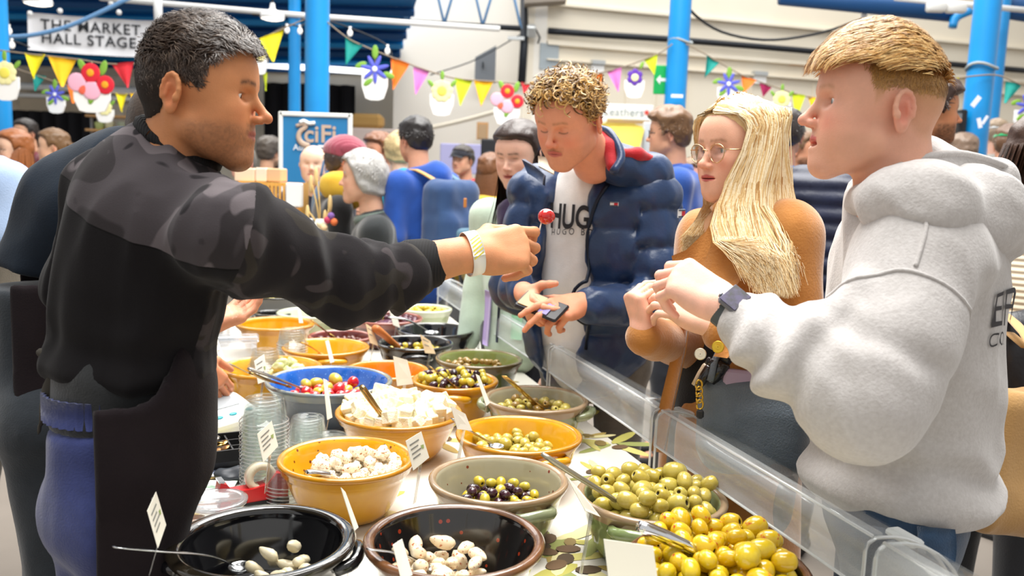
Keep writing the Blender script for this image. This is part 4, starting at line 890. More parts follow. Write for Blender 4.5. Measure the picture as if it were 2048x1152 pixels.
# ---- price cards on clear stands
m_card = M('card_cream', '#f6f1e2', .6); m_card2 = M('card_kraft', '#d9c09a', .65); m_print = M('card_print', '#8b8a84', .7); m_logo = M('card_logo', '#9fb06a', .7)
def card(label, corners, d, mat=None, lines=4, foot=None):
    """corners: top-left, top-right, bottom-right, bottom-left as (px, py, depth offset)"""
    p = [P(x, y, d+o) for x, y, o in corners]; mat = mat or m_card; c = sum(p)/4; t = thing('price_card', label, 'card', tuple(c), 'price cards on clear stands')
    u = p[1]-p[0]; v = p[3]-p[0]; n = np.cross(u, v); n /= np.linalg.norm(n); n = n if n @ (CAM-c) > 0 else -n
    ob('card', sheet(np.array([[p[0], p[1]], [p[3], p[2]]]), .0012), mat, t, smooth=False)
    f = foot if foot is not None else .09; lo = (p[2]+p[3])/2; zf = max(TZ+.002, lo[2]-f); b = lo-n*.02; b[2] = zf
    ob('clear_stand', sheet(np.array([[p[0]*.35+p[1]*.65-n*.002, p[1]*.75+p[0]*.25-n*.002], [p[3]*.6+p[2]*.4-n*.003, p[2]*.6+p[3]*.4-n*.003], [b-u*.1, b+u*.1]]), .0015), mat_clear('clear_stand', (1, 1, 1), .12, .15), t, smooth=False)
    for k in range(lines):
        a = .18+.62*k/max(1, lines); e = .72 if k % 2 == 0 else .6; q = lambda s, r: p[0]*(1-s)*(1-r)+p[1]*s*(1-r)+p[3]*(1-s)*r+p[2]*s*r+n*.0018
        ob('print_line', sheet(np.array([[q(.14, a), q(e, a)], [q(.14, a+.05), q(e, a+.05)]])), m_print, t, smooth=False)
    if lines > 2: ob('logo', sheet(np.array([[q(.72, .42), q(.9, .45)], [q(.76, .56), q(.86, .58)]])), m_logo, t, smooth=False)
card('cream price card leaning on the tall pot stack', [(514, 868, 0), (543, 842, .03), (556, 892, .03), (526, 925, 0)], 1.80)
card('cream price card at the right rim of the herbed feta bowl', [(811, 882, 0), (842, 863, .03), (858, 915, .03), (826, 941, 0)], 1.72)
card('cream price card at the left of the glossy black bowl', [(294, 1022, 0), (311, 984, .05), (331, 1050, .05), (315, 1096, 0)], 1.28, foot=.06)
card('narrow white card between the two black bowls', [(681, 975, 0), (690, 985, .03), (716, 1055, .03), (708, 1062, 0)], 1.50, lines=0, foot=.12)
card('narrow white card at the front of the brown rimmed bowl', [(785, 1090, 0), (803, 1078, .03), (824, 1150, .03), (802, 1160, 0)], 1.28, lines=0)
card('narrow white card before the blue bowl', [(646, 757, 0), (653, 760, .03), (664, 835, .03), (654, 840, 0)], 2.16, lines=0)
card('plain pale card beside the mixed olives', [(786, 712, 0), (814, 720, .03), (826, 768, .03), (794, 772, 0)], 2.44, M('card_grey', '#d9d3c6', .6), lines=0)
card('kraft card at the right of the shallow black bowl', [(840, 669, 0), (860, 682, .03), (871, 708, .03), (850, 706, 0)], 2.98, m_card2, lines=2)
card('kraft card at the left of the shallow black bowl', [(731, 647, 0), (744, 656, .03), (756, 692, .03), (740, 686, 0)], 3.0, m_card2, lines=2)
card('small kraft card over the purple olives', [(777, 616, 0), (791, 622, .03), (800, 656, .03), (786, 650, 0)], 3.42, M('card_grey'), lines=2)
card('narrow white card at the empty looking amber bowl', [(650, 682, 0), (657, 680, .03), (668, 724, .03), (660, 726, 0)], 2.86, lines=0)
card('cream price card at the amber crock', [(508, 722, 0), (528, 708, .03), (537, 760, .03), (516, 768, 0)], 2.56, lines=3)
card('narrow cream card beside the clear boxes', [(426, 684, 0), (434, 678, .03), (449, 718, .03), (440, 722, 0)], 2.8, lines=2)
card('narrow white card at the stoneware bowl', [(951, 748, 0), (958, 752, .03), (979, 806, .03), (972, 812, 0)], 2.28, lines=0)
card('clear fronted card at the half full amber bowl', [(901, 812, 0), (930, 828, .03), (944, 862, .03), (914, 858, 0)], 1.93, M('card_grey'), lines=0)
card('clear fronted card at the sage bowl', [(1132, 952, 0), (1158, 980, .03), (1200, 1034, .03), (1170, 1022, 0)], 1.56, M('card_grey'), lines=0, foot=.12)
card('large cream card before the chilli olives', [(1207, 1078, 0), (1306, 1092, 0), (1316, 1165, 0), (1218, 1165, 0)], 1.22, lines=0)
card('narrow clear card by the pale green bowl', [(594, 616, 0), (600, 616, .02), (606, 646, .02), (598, 646, 0)], 3.45, lines=0)

# ---- clear deli pots, nested upside down
m_cup = mat_clear('clear_pot', (.975, .985, .98), .02, .07, .05)
m_cupr = mat_clear('clear_pot_rim', (.93, .95, .95), .38, .2, .08)
def cup_mesh(r, h):
    V, F_ = lathe([(r*1.05, 0), (r*1.085, .0012), (r*1.07, .003), (r, .0035), (r*.86, h-.004), (r*.82, h), (r*.6, h+.0005), (r*.55, h-.002), (.002, h-.002)], 28, cap0=False); return meshdata('deli_pot', (V, F_), mats=[m_cup, m_cupr], midx=[1]*56+[0]*(28*6))
def stack(px, py, d, n, r, pitch, label, h=.055):
    c = P(px, py, d); z = TZ+.002; me = cup_mesh(r, h)
    for k in range(n): inst('deli_pot', me, (c[0]+random.uniform(-.001, .001), c[1], z+k*pitch), rotm('Z', random.random()*6), label=label, category='pot', group=label+' group')
a = PZ(529, 940, TZ); stack(529, 940, 1.98, 21, .052, .0088, 'clear pot nested in the tallest stack')
stack(615, 900, 2.10, 14, .047, .0075, 'clear pot nested in the stack behind the single lid')
stack(658, 890, 2.06, 9, .054, .0080, 'clear wide pot in the low stack by the feta bowl')
stack(572, 930, 1.94, 6, .046, .0085, 'clear pot in the short stack hidden behind the card')
stack(530, 715, 2.86, 11, .052, .0095, 'clear pot in the stack left of the empty amber bowl')
stack(584, 705, 3.10, 14, .052, .0095, 'clear pot in the stack behind the empty amber bowl')
m_frost = mat_clear('frosted_box', (.93, .93, .95), .35, .15, .2)
t = thing('clear_box', 'clear lidded plastic box on the vendor side', 'box', tuple(PZ(470, 722, TZ)))
c = PZ(470, 735, TZ); ob('tub', box(c+np.array([0, 0, .055]), (.16, .12, .10), TR, bev=.02), m_frost, t, smooth=False); ob('lid', box(c+np.array([0, 0, .112]), (.175, .135, .012), TR, bev=.005), mat_clear('clear_lid', (.95, .95, .97), .2, .2), t, smooth=False)
t = thing('clear_box', 'smaller clear box behind the cup hand', 'box', tuple(PZ(440, 690, TZ)))
c = PZ(436, 690, TZ); ob('tub', box(c+np.array([0, 0, .06]), (.10, .10, .12), TR, bev=.015), m_frost, t, smooth=False); ob('lid', box(c+np.array([0, 0, .126]), (.11, .11, .01), TR, bev=.004), mat_clear('clear_lid'), t, smooth=False)
c = PZ(432, 1050, TZ); t = thing('clear_lid_tub', 'round clear tub half hidden behind the glossy black bowl', 'tub', tuple(c))
ob('tub', tf(lathe([(.045, 0), (.06, .045), (.063, .047)], 28), c+np.array([0, 0, .003])), m_cup, t); ob('lid', tf(lathe([(.065, 0), (.066, .006), (.055, .008), (.05, .005), (.002, .005)], 28), c+np.array([0, 0, .051])), mat_clear('clear_lid'), t)
# ---- tape dispenser
c = PZ(505, 1012, TZ); dx = P(560, 985, 1.78)-P(450, 1000, 1.72); dx[2] = 0; dx /= np.linalg.norm(dx); DR = np.stack([dx, np.cross([0, 0, 1], dx), [0, 0, 1]], 1)
t = thing('tape_dispenser', 'red tape dispenser with a roll of clear tape', 'dispenser', tuple(c))
body = [(-.075, 0), (.075, 0), (.078, .03), (.07, .055), (.05, .058), (.03, .035), (-.005, .03), (-.045, .03), (-.06, .05), (-.073, .055), (-.078, .03)]
ob('body', prism(body, .035, c+np.array([0, 0, .016]), DR), M('tape_red', '#d4121c', .3, coat=.4), t, smooth=False); ob('base', box(c+np.array([0, 0, .008]), (.155, .04, .016), DR), M('tape_black', '#1a1a1c', .6), t, smooth=False)
ob('tape_roll', tf(lathe([(.018, -.01), (.034, -.01), (.034, .01), (.018, .01), (.018, -.01)], 28, cap0=False), c+DR@np.array([.018, 0, .066]), DR@rotm('X', math.pi/2)), M('tape_clear', '#e6ddc4', .3), t); ob('cutter', box(c+DR@np.array([-.07, 0, .072]), (.012, .034, .004), DR), m_steel, t, smooth=False)
# ---- coin tray
def open_tray(c, sx, sy, h, R, wall=.004):
    parts = [box((0, 0, .002), (sx, sy, .004))]
    for x, y, a, b in ((0, sy/2, sx, wall), (0, -sy/2, sx, wall), (sx/2, 0, wall, sy), (-sx/2, 0, wall, sy), (0, sy*.17, sx, wall), (0, -sy*.17, sx, wall), (0, 0, wall, sy)): parts.append(box((x, y, h/2), (a, b, h)))
    return tf(join(parts), c, R)
c = PZ(452, 925, TZ)+np.array([0, 0, .03]); t = thing('coin_tray', 'black compartment tray of coins', 'tray', tuple(c)); m_tray = M('tray_black', '#1c1b1c', .5)
TRc = TR @ rotm('Z', .2)
V, F_ = box((0, 0, .0), (.115, .15, .05)); V = V*np.where(V[:, 2:3] < 0, [[.78, .8, 1.4]], [[1, 1, 0]])+0; ob('well', tf((V, F_), c+np.array([0, 0, .008]), TRc), m_tray, t, smooth=False)
for nm, b in (('rim', box((0, .073, .012), (.12, .006, .03))), ('rim', box((0, -.073, .012), (.12, .006, .03))), ('rim', box((.058, 0, .012), (.006, .15, .03))), ('rim', box((-.058, 0, .012), (.006, .15, .03))), ('divider', box((0, .025, .010), (.112, .004, .024))), ('divider', box((0, -.025, .010), (.112, .004, .024))), ('divider', box((.008, 0, .010), (.004, .14, .024)))):
    ob(nm, tf(b, c, TRc), m_tray, t, smooth=False)
cm_ = meshdata('coin', lathe([(.001, 0), (.011, 0), (.0115, .001), (.011, .002), (.001, .002)], 20), M('coin_bronze', '#b98a55', .3, 1)); cs_ = meshdata('coin', lathe([(.001, 0), (.012, 0), (.012, .002), (.001, .002)], 20), M('coin_silver', '#cfccc4', .25, 1)); cg_ = meshdata('coin', lathe([(.001, 0), (.012, 0), (.012, .0025), (.001, .0025)], 20), M('coin_gold', '#d2b26a', .25, 1))
for k in range(22):
    row = k % 3; me = (cm_, cg_, cs_)[row]; q = c+TRc@np.array([random.uniform(-.045, -.005), -.05+row*.05+random.uniform(-.012, .012), .010+.002*(k//3)])
    inst('coin', me, q, eul(random.uniform(-.5, .5), random.uniform(-.5, .5), 0), label='%s coin in the black coin tray' % ('bronze', 'gold coloured', 'silver')[row], category='coin', group='coins in the tray')
# ---- card machine / scale, leaflets, wooden holder, dark bag
c = PZ(440, 870, TZ); dx = P(488, 830, 2.2)-P(378, 868, 2.05); dx[2] = 0; dx /= np.linalg.norm(dx); DR = np.stack([dx, np.cross([0, 0, 1], dx), [0, 0, 1]], 1); DRt = DR@rotm('X', .35)
t = thing('counter_scale', 'white counter scale with a grey display and teal buttons', 'scale', tuple(c))
c2 = c+np.array([0, .02, .06]); ob('body', tf(box((0, 0, 0), (.20, .13, .035), bev=.012), c2, DRt), M('scale_white', '#eef0ee', .4), t, smooth=False)
ob('display', tf(box((-.02, .02, .019), (.15, .05, .003)), c2, DRt), M('scale_display', '#9aa0a4', .2), t, smooth=False); ob('foot', tf(box((0, 0, 0), (.17, .10, .05), bev=.01), c+np.array([0, .02, .026]), DR), M('scale_white'), t, smooth=False)
for x in (-.05, .0, .06): ob('button', tf(ball((x, -.04, .019), (.014, .007, .003)), c2, DRt), M('scale_teal', '#2a9aa5', .4), t)
for q, (x, y, w, h, a, col, lab) in enumerate(((430, 940, .11, .07, .2, '#e9ebf0', 'white leaflet with blue print by the coin tray'), (442, 948, .10, .06, .05, '#dfe3ea', 'second leaflet half under the first one'), (402, 858, .14, .09, .5, '#e8e2e6', 'pale leaflet under the counter scale'), (398, 815, .10, .08, 1.0, '#e6c23c', 'yellow print leaf folded near the crock'), (400, 905, .10, .12, .6, '#e8d9b0', 'cream leaflet at the table edge'), (405, 985, .14, .10, .1, '#7f9a84', 'green and white leaflet behind the tape dispenser'), (370, 1075, .10, .12, .3, '#d2a06c', 'tan paper sheet at the table edge'))):
    c = PZ(x, y, TZ)+np.array([0, 0, .003+.0015*q]); t = thing('leaflet', lab, 'paper', tuple(c))
    ob('sheet', box(c, (w, h, .001), rotm('Z', a)), M('leaflet_%d' % q, col, .7, var=('#ffffff', 20, .1)), t, smooth=False)
    if q < 2:
        for k in range(4): ob('print_line', tf(box((-.015, .02-.01*k, .001), (w*.6, .003, .0004)), c, rotm('Z', a)), M('print_blue', '#5a77b8', .6), t, smooth=False)
c = PZ(446, 800, TZ); t = thing('wooden_holder', 'cream wooden holder with a curved notch', 'holder', tuple(c))
notch = [(-.05, 0), (.05, 0), (.05, .07)]+[(.032*math.cos(a), .068-.032*math.sin(a)) for a in np.linspace(0, math.pi, 9)]+[(-.05, .07)]
ob('front', prism(notch, .012, c, TR), M('cream_wood', '#e0cba0', .6), t, smooth=False); ob('back', prism(notch, .012, c+TT*.06, TR), M('cream_wood'), t, smooth=False); ob('floor_board', box(c+TT*.03+np.array([0, 0, .006]), (.1, .06, .012), TR), M('cream_wood'), t, smooth=False)
c = PZ(470, 960, TZ); ob('dark_pouch', relax(solid([ell(c+np.array([0, 0, .015]), (.05, .035, .014)), ell(c+np.array([.03, .02, .015]), (.035, .04, .016))], .005, lambda p: .004*vnoise(p, 60)), 1), M('pouch_dark', '#3c4046', .4), label='crumpled dark pouch between coin tray and tape dispenser', category='pouch')
c = PZ(345, 1140, TZ); ob('wooden_spatula', relax(solid([ell(c+np.array([0, 0, .012]), (.03, .05, .010), rotm('Z', .5)), cap(c+np.array([.01, -.03, .012]), c+np.array([.0, -.16, .012]), .011)], .005), 1), M('cream_wood'), label='pale wooden spatula at the bottom left of the table', category='spatula')

# ---- neighbouring stall: boxes, racks and dried flowers
sy = thing('display_table', 'low pale display table behind the sleeve', 'table', (*P(560, 470, 5.00)[:2], 0)); c = P(560, 478, 5.00)
ob('top', box((c[0], c[1]+.2, c[2]), (.75, .8, .03)), M('pale_wood', '#e6cfa6', .6), sy, smooth=False)
for x in (-.34, .34):
    for y in (-.1, .5): ob('leg', box((c[0]+x, c[1]+y, c[2]/2-.01), (.04, .04, c[2]-.02)), M('pale_wood'), sy, smooth=False)
ztop = c[2]+.016
def card_box(px0, px1, py0, py1, d, lab, dep=.14, col='#e9d6bd', nm='paper_box'):
    a, b = P(px0, py0, d), P(px1, py1, d); ob(nm, box(((a[0]+b[0])/2, a[1]+dep/2, (a[2]+b[2])/2), (b[0]-a[0], dep, a[2]-b[2]), bev=.006), M('box_'+col[1:], col, .7), smooth=False, label=lab, category='box')
rk = thing('wooden_rack', 'honey coloured slatted wooden rack on the display table', 'rack', tuple(P(560, 470, 4.90))); m_hon = M('honey_wood', '#dca650', .55)
for y0 in (366, 418, 462): a = P(478, y0, 4.90); b = P(602, y0, 4.90); ob('shelf', box(((a[0]+b[0])/2, a[1]+.08, a[2]), (b[0]-a[0], .2, .02)), m_hon, rk, smooth=False)
for x in list(range(536, 570, 8)): a, b = P(x, 366, 4.82), P(x, 417, 4.82); ob('slat', box((a+b)/2, (.011, .012, a[2]-b[2])), m_hon, rk, smooth=False)
for x in list(range(552, 600, 9)): a, b = P(x, 420, 4.82), P(x, 462, 4.82); ob('slat', box((a+b)/2, (.011, .012, a[2]-b[2])), m_hon, rk, smooth=False)
for x in (480, 600): a, b = P(x, 366, 4.90), P(x, 476, 4.90); ob('upright', box((a+b)/2+np.array([0, .08, 0]), (.015, .18, a[2]-b[2])), m_hon, rk, smooth=False)
card_box(468, 508, 335, 364, 4.90, 'left kraft box on top of the wooden rack', col='#ecd2b6'); card_box(510, 532, 335, 364, 4.90, 'middle kraft box on top of the wooden rack', col='#efd9c4'); card_box(533, 561, 336, 364, 4.90, 'right kraft box on top of the wooden rack', col='#d9b48c')
card_box(488, 534, 371, 416, 4.92, 'white box inside the wooden rack', col='#efe6dc'); card_box(571, 600, 366, 415, 4.76, 'white box leaning on the front of the wooden rack', .06, '#eef0f0'); card_box(603, 622, 437, 470, 4.80, 'small white box right of the wooden rack', .06, '#efeeee')
for q, x in enumerate((556, 570, 584)): ob('candle_jar', tf(lathe([(.02, 0), (.022, .06), (.02, .062)], 14, cap1=True), P(x, 468, 4.70)), M('jar_white', '#f4efe6', .5), label='small white jar in the rack, %s of three' % ('left', 'middle', 'right')[q], category='jar')
vs = thing('dried_flowers', 'dried pampas stems and small blooms in a vase', 'flowers', tuple(P(640, 470, 4.60)))
ob('vase', tf(lathe([(.03, 0), (.045, .04), (.03, .09), (.02, .11)], 16), P(640, 478, 4.60)), M('vase_white', '#e9e6e0', .5), vs)
for q, (x0, y0, x1, y1) in enumerate(((640, 465, 632, 345), (640, 465, 622, 360), (642, 465, 615, 420), (642, 465, 660, 400), (640, 465, 650, 430))):
    ob('stem', tube(curve([P(x0, y0, 4.60), P((x0+x1)/2+3, (y0+y1)/2, 4.58), P(x1, y1, 4.60)], 8), .004, 5), M('stem_straw', '#cfae6a', .8), vs)
    ob('plume', ball(P(x1, y1+8, 4.60), (.012, .012, .05), 8, 8), M('plume_straw', '#dfc288', .9), vs)
for q, (x, y, cc) in enumerate(((655, 440, '#b83a5e'), (662, 432, '#7d5aa0'), (648, 455, '#e7c9a0'), (668, 444, '#d9713f'), (640, 448, '#f0e2c0'))): ob('bloom', ball(P(x, y, 4.55), .02, 8, 6), M('bloom_%d' % q, cc, .8), vs)
# ---------------------------------------------------------------- people: heads, hands, bodies
def head_prims(o):
    """head in its own frame: +y face, +z up, +x the person's right; metres"""
    g = o.get; jw = g('jaw', 1.0); ch = g('chin', 0.0); ns = g('nose', 1.0); fat = g('fat', 0.0); op = g('eye', 1.0); mo = g('mouth', 0.0); fem = g('fem', 0.0)
    q = [ell((0, -.009, .034), (.074, .089, .083)), ell((0, .012, .045), (.068, .074, .068), k=.03), ell((0, .028, -.028), (.060+fat*.4, .060, .078), k=.04),
         ell((0, -.050, .012), (.060, .042, .055), k=.03)]
    for s in (1, -1):
        q += [cap((.053*jw*s, .004, -.060), (.020*jw*s, .070, -.097-ch), .021+fat, .017, k=.035),
              ell((.043*s, .052, -.020), (.024+fat*.6, .026, .024), k=.03),                       # cheekbone
              ell((.036*s, .050, -.055), (.026+fat, .026, .028), k=.03),                         # cheek
              cap((.046*s, .062, .024), (.014*s, .0815, .0215), .0095-.002*fem, .0100-.002*fem, k=.018),        # brow
              ell((.058*s, .030, .030), (.016, .03, .03), k=.03)]                                # temple
    q += [ell((0, .070, -.100-ch), (.021, .017, .015), k=.025), ell((0, .058, .050), (.05, .028, .03), k=.03),
          ell((0, .074, -.060), (.028, .018, .026), k=.025)]                                     # muzzle
    q += [cap((0, .081, .018), (0, .081+.024*ns, -.024), .0066, .0085, k=.010), ell((0, .083+.026*ns, -.0290), (.0098, .0095, .0085), k=.008)]
    for s in (1, -1): q += [ell((.0115*s, .083+.014*ns, -.0325), (.0068, .0105, .0068), k=.006), ell((.0065*s, .083+.018*ns, -.0385), (.0032, .006, .0028), k=.003, op='s')]
    for s in (1, -1):
        q += [ell((.0315*s, .0915, .0045), (.0185, .0165, .0105), k=.010, op='s'), ell((.0315*s, .0672, .004), .0143, k=.005)]
        q += [cap((.018*s, .0775, .0125), (.044*s, .0715, .0115), .0038, .0034, k=.006)]             # upper lid fold
        if op > .05: q += [ell((.0315*s, .0830, .0035-(1-op)*.002), (.0140, .012, .0052*op), k=.0012, op='s')]
    lz = -.0605-mo*.002; lf = g('lips', 1.0)
    sl = g('smile', 0.0); q += [cap((-.020, .0790, lz+.003+sl), (0, .0855, lz+.004), .0042*lf, k=.009), cap((.020, .0790, lz+.003+sl), (0, .0855, lz+.004), .0042*lf, k=.009), ell((0, .0885, lz+.0045), (.0170, .0075, .0046*lf), k=.006),
          ell((0, .0862, lz-.0068-mo*.006), (.0190, .0080, .0058*lf), k=.007),
          ell((0, .0920, lz-.0005-mo*.003), (.0255, .0095+mo*.006, .0009+mo*.0038), k=.0022, op='s'), ell((0, .079, lz-.020), (.016, .008, .005), k=.008, op='s')]
    nr = g('neck', .056)
    nb = np.array(g('neck_to', (0, -.045, -.20))); q += [cap((0, -.030, -.040), nb, nr*.95, nr*1.08, k=.016)]
    for s in (1, -1): q += [cap((.050*s, -.025, -.035), nb+np.array([.012*s, .050, .01]), .014, .012, k=.018)]
    if g('ears', True):
        for s in (1, -1):
            Re = rotm('Z', rad(-22)*s) @ rotm('X', rad(-10)); c = np.array([.0795*s, -.020, -.006]); f = lambda x, y, z: c+Re@np.array([x*s, y, z])
            q += [ell(c, (.0058, .0185, .0300), Re, k=.006), ell(f(.001, .003, -.024), (.0055, .010, .012), Re, k=.006)]
            pts = [f(.005, .0155*math.cos(a)*1.08, .002+.0285*math.sin(a)) for a in np.linspace(-.3, 3.6, 9)]
            q += [cap(pts[i], pts[i+1], .0036, k=.003) for i in range(8)]
            q += [ell(f(.0075, .003, -.003), (.0062, .0085, .0155), Re, k=.004, op='s'), cap(f(.006, -.006, -.006), f(.006, -.005, .012), .0028, k=.004), ell(f(.006, .0125, -.006), (.004, .005, .007), Re, k=.004)]
    return q
def head_color(o):
    """skin, lips, brows, beard shadow and hair roots, per vertex in the head frame"""
    skin = np.array(lin(o.get('skin', '#d9a07c'))); lipc = np.array(lin(o.get('lip', '#b8635a'))); bro = np.array(lin(o.get('brow', '#3a2a20'))); red = np.array(lin(o.get('blush', '#cf7a62')))
    st = np.array(lin(o.get('stubble', '#6b5346'))); sta = o.get('stubble_amt', 0.0); hairc = np.array(lin(o.get('scalp', '#3a2a20'))); fade = o.get('fade', None); mst = o.get('moustache', 0.0); mcol = np.array(lin(o.get('mcol', '#8a5f3c')))
    def f(v):
        x, y, z = v.T; ax = np.abs(x); n = vnoise(v, 70)[:, None]; n2 = vnoise(v, 330)[:, None]
        c = skin*(1+.04*n+.025*n2)
        def mix(c, col, w): w = np.clip(w, 0, 1)[:, None]; return c*(1-w)+col*w
        c = mix(c, red, .45*np.exp(-(((ax-.045)/.022)**2+((z+.03)/.022)**2))*(y > .02)*o.get('blush_amt', .6))
        c = mix(c, red, .40*np.exp(-((ax/.016)**2+((z+.03)/.014)**2))*(y > .09)); c = mix(c, red, .5*np.exp(-(((ax-.084)/.006)**2+((y+.02)/.02)**2+((z+.006)/.03)**2)**2)*o.get('ear_red', 1))
        beard = sm(y, -.02, .015)*sm(-z, .035, .055)*(1-sm(-z, .135, .16))*(1-.8*np.exp(-(((ax-.035)/.016)**2+((z+.028)/.02)**2)))
        up = np.exp(-((z+.047)/.0065)**2)*(ax < .03)*(y > .07)
        c = mix(c, st, sta*np.clip(beard*.8+up, 0, 1)*(.75+.4*n2[:, 0])); c = mix(c, mcol, mst*np.exp(-((z+.0490+.35*ax)/.0050)**2)*sm(-ax, -.028, -.020)*(y > .075)*(.8+.3*n2[:, 0]))
        lz = -.0605; lip = (y > .070)*(1-sm(ax, .022, .0255))*(1-sm(np.abs(z-lz-.001), .0078-.20*ax, .0105-.20*ax)); c = mix(c, lipc, lip)
        c = mix(c, lipc*.45, (y > .068)*(ax < .025)*np.exp(-((z-lz)/.0011)**2)*.4)
        bz = .0245+.10*np.minimum(ax, .036)-.28*np.maximum(ax-.036, 0); bw = np.exp(-((z-bz)/.0042)**2)*sm(ax, .008, .014)*(1-sm(ax, .046, .053))*(y > .045); c = mix(c, bro, bw*o.get('brow_amt', .85)*(.8+.3*n2[:, 0]))
        lid = np.exp(-((z-.0082)/.0016)**2)*np.exp(-((ax-.0315)/.012)**4)*(y > .07); c = mix(c, bro*.6, lid*o.get('lash', .55)*(1 if o.get('eye', 1) > .05 else 0))
        if o.get('eye', 1) <= .05: c = mix(c, bro*.5, .75*np.exp(-((z+.0045+18*(ax-.0315)**2*-1)/.0016)**2)*(np.abs(ax-.0315) < .014)*(y > .06))
        if fade is not None: c = mix(c, hairc, fade(v)*(1-sm(ax, .0745, .0785)*(np.abs(y+.02) < .03)*(np.abs(z+.006) < .042)))
        return np.clip(c, 0, 1)
    return f
def skin_mat(name): return M('skin_'+name, '#cc9977', .5, attr='col', sss=.12, bump=(420, .12), spec=.4)
def eye_mesh(iris):
    r = .0123; pr = [(math.sin(a)*r, math.cos(a)*r) for a in np.linspace(0.02, math.pi-.02, 22)]
    V, F_ = lathe(pr, 20); V = V[:, [0, 2, 1]]*np.array([1, 1, -1]); mid = []
    for j in range(21):
        a = .02+(j+.5)*(math.pi-.04)/21; mid += [2 if a < .22 else 1 if a < .50 else 0]*20
    mid += [2]
    return (V, F_), mid, [M('eye_white', '#e9e4de', .12, coat=1), M('iris_'+iris[1:], iris, .1, coat=1), M('pupil', '#050505', .05, coat=1)]
HEADS = {}
def head_mesh(o, h=.0021):
    """polygonise a head, colours included, in its own frame"""
    pr = head_prims(o); lo, hi = bounds(pr, .01); lo[2] = max(lo[2], -.26)
    V, Q = relax(polygonize(lambda p: sdf(pr, p), lo, hi, h, slack=1.9, prims=pr), 1)
    return V, Q, head_color(o)(V.astype(np.float64))
def hand_prims(wrist, fdir, back, side, curl, spread=0.06, thumb=((.6, .75, -.25), (.35, .9, -.2)), s=1.0, flen=1.0, arm=None, ra=.030):
    """wrist point, finger direction, back-of-hand normal; side -1 right hand, +1 left hand (x towards the thumb)
    curl: four (mcp, pip, dip) in radians for index..little; thumb: two bone directions in the hand frame"""
    y = np.array(fdir, float); y /= np.linalg.norm(y); z = np.array(back, float); z -= y*(z@y); z /= np.linalg.norm(z); x = np.cross(y, z)*side*1.0
    Rm = np.stack([x, y, z], 1); L = []; W_ = np.array([0., 0, 0]); q = []; tips = []
    mc = [(.030, .086), (.010, .090), (-.010, .086), (-.028, .078)]; ln = [(.044, .027, .021), (.049, .031, .022), (.045, .029, .021), (.035, .022, .019)]
    for i, (mx, my) in enumerate(mc): q.append(cap((mx*.62, .012, 0), (mx, my, .001), .0150, .0118, k=.016))
    q.append(ell((.022, .040, -.012), (.017, .032, .014), k=.014)); q.append(ell((-.022, .042, -.011), (.014, .034, .012), k=.014))
    q.append(cap((0, -.03, 0), (0, .016, 0), .026, .024, k=.02, sq=((0, 0, 1), .78)))
    f0 = len(q); spans = []
    for i, (mx, my) in enumerate(mc):
        a = 0; p = np.array([mx, my, 0.]); sp = (1.5-i)*spread; st = len(q)
        for j in range(3):
            a += curl[i][j]; d = np.array([math.sin(sp)*math.cos(a), math.cos(sp)*math.cos(a), -math.sin(a)]); e = p+d*ln[i][j]*flen
            r = (.0098, .0088, .0078)[j]*(.92 if i == 3 else 1); q.append(cap(p, e, r, r*.93, k=.0035 if j == 0 else .004)); p = e
        tips.append(p)
    p = np.array([.020, .018, -.006]); d0 = np.array(thumb[0], float); d0 /= np.linalg.norm(d0); e = p+d0*.046; q.append(cap(p, e, .0165, .0125, k=.012))
    d1 = np.array(thumb[1], float); d1 /= np.linalg.norm(d1); d2 = np.array(thumb[2] if len(thumb) > 2 else thumb[1], float); d2 /= np.linalg.norm(d2)
    e1 = e+d1*.032; e2 = e1+d2*.025; q.append(cap(e, e1, .0118, .0105, k=.004)); q.append(cap(e1, e2, .0105, .0085, k=.004)); tips.append(e2)
    out = xf(q, Rm*s, np.array(wrist), 1.0) if False else [t for t in xf(q, Rm, np.array(wrist, float), s)]
    if side*1.0 < 0 or side > 0: pass
    if arm is not None: out.append(cap(np.array(wrist)-Rm@np.array([0, .02, 0])*s, arm, .028*s, ra, k=.02))
    return out, [np.array(wrist)+Rm@(t*s) for t in tips]
def skin_hand(prims, skin, h=.0030, seed=0, redtips=None):
    V, Q = relax(solid(prims, h, pad=.012), 1); c = np.array(lin(skin)); n = vnoise(V, 60, seed)[:, None]; n2 = vnoise(V, 300, seed)[:, None]; col = c*(1+.05*n+.03*n2)*np.array([1, 1, 1])
    col = col*(1-.0*n)+np.array(lin('#c9614a'))*np.clip(n, 0, 1)*.10
    if redtips is not None:
        for t in redtips: w = np.exp(-(np.linalg.norm(V-t, axis=1)/.010)**2)[:, None]*.35; col = col*(1-w)+np.array(lin('#e58a78'))*w
    return V, Q, np.clip(col, 0, 1)
def body_prims(j, r=1.0):
    """a plain figure under the clothes, from joints"""
    J = {k: np.array(v, float) for k, v in j.items()}; q = []
    ch = (J['shL']+J['shR'])/2; pe = (J['hipL']+J['hipR'])/2
    q += [cap(J['neck'], ch, .05*r, .07*r), cap(J['shL'], J['shR'], .05*r, k=.03), cap(ch-np.array([0, 0, .10]), pe, .10*r, .10*r, k=.06), cap(J['hipL'], J['hipR'], .085*r, k=.05)]
    for s in 'LR':
        q += [cap(J['sh'+s], J['el'+s], .042*r, .036*r), cap(J['el'+s], J['wr'+s], .036*r, .026*r), cap(J['hip'+s], J['kn'+s], .072*r, .05*r), cap(J['kn'+s], J['an'+s], .05*r, .035*r), cap(J['an'+s], J['an'+s]+np.array(J.get('foot', (0, .1, 0)))*1.0-np.array([0, 0, .045]), .035*r, .028*r)]
    return q
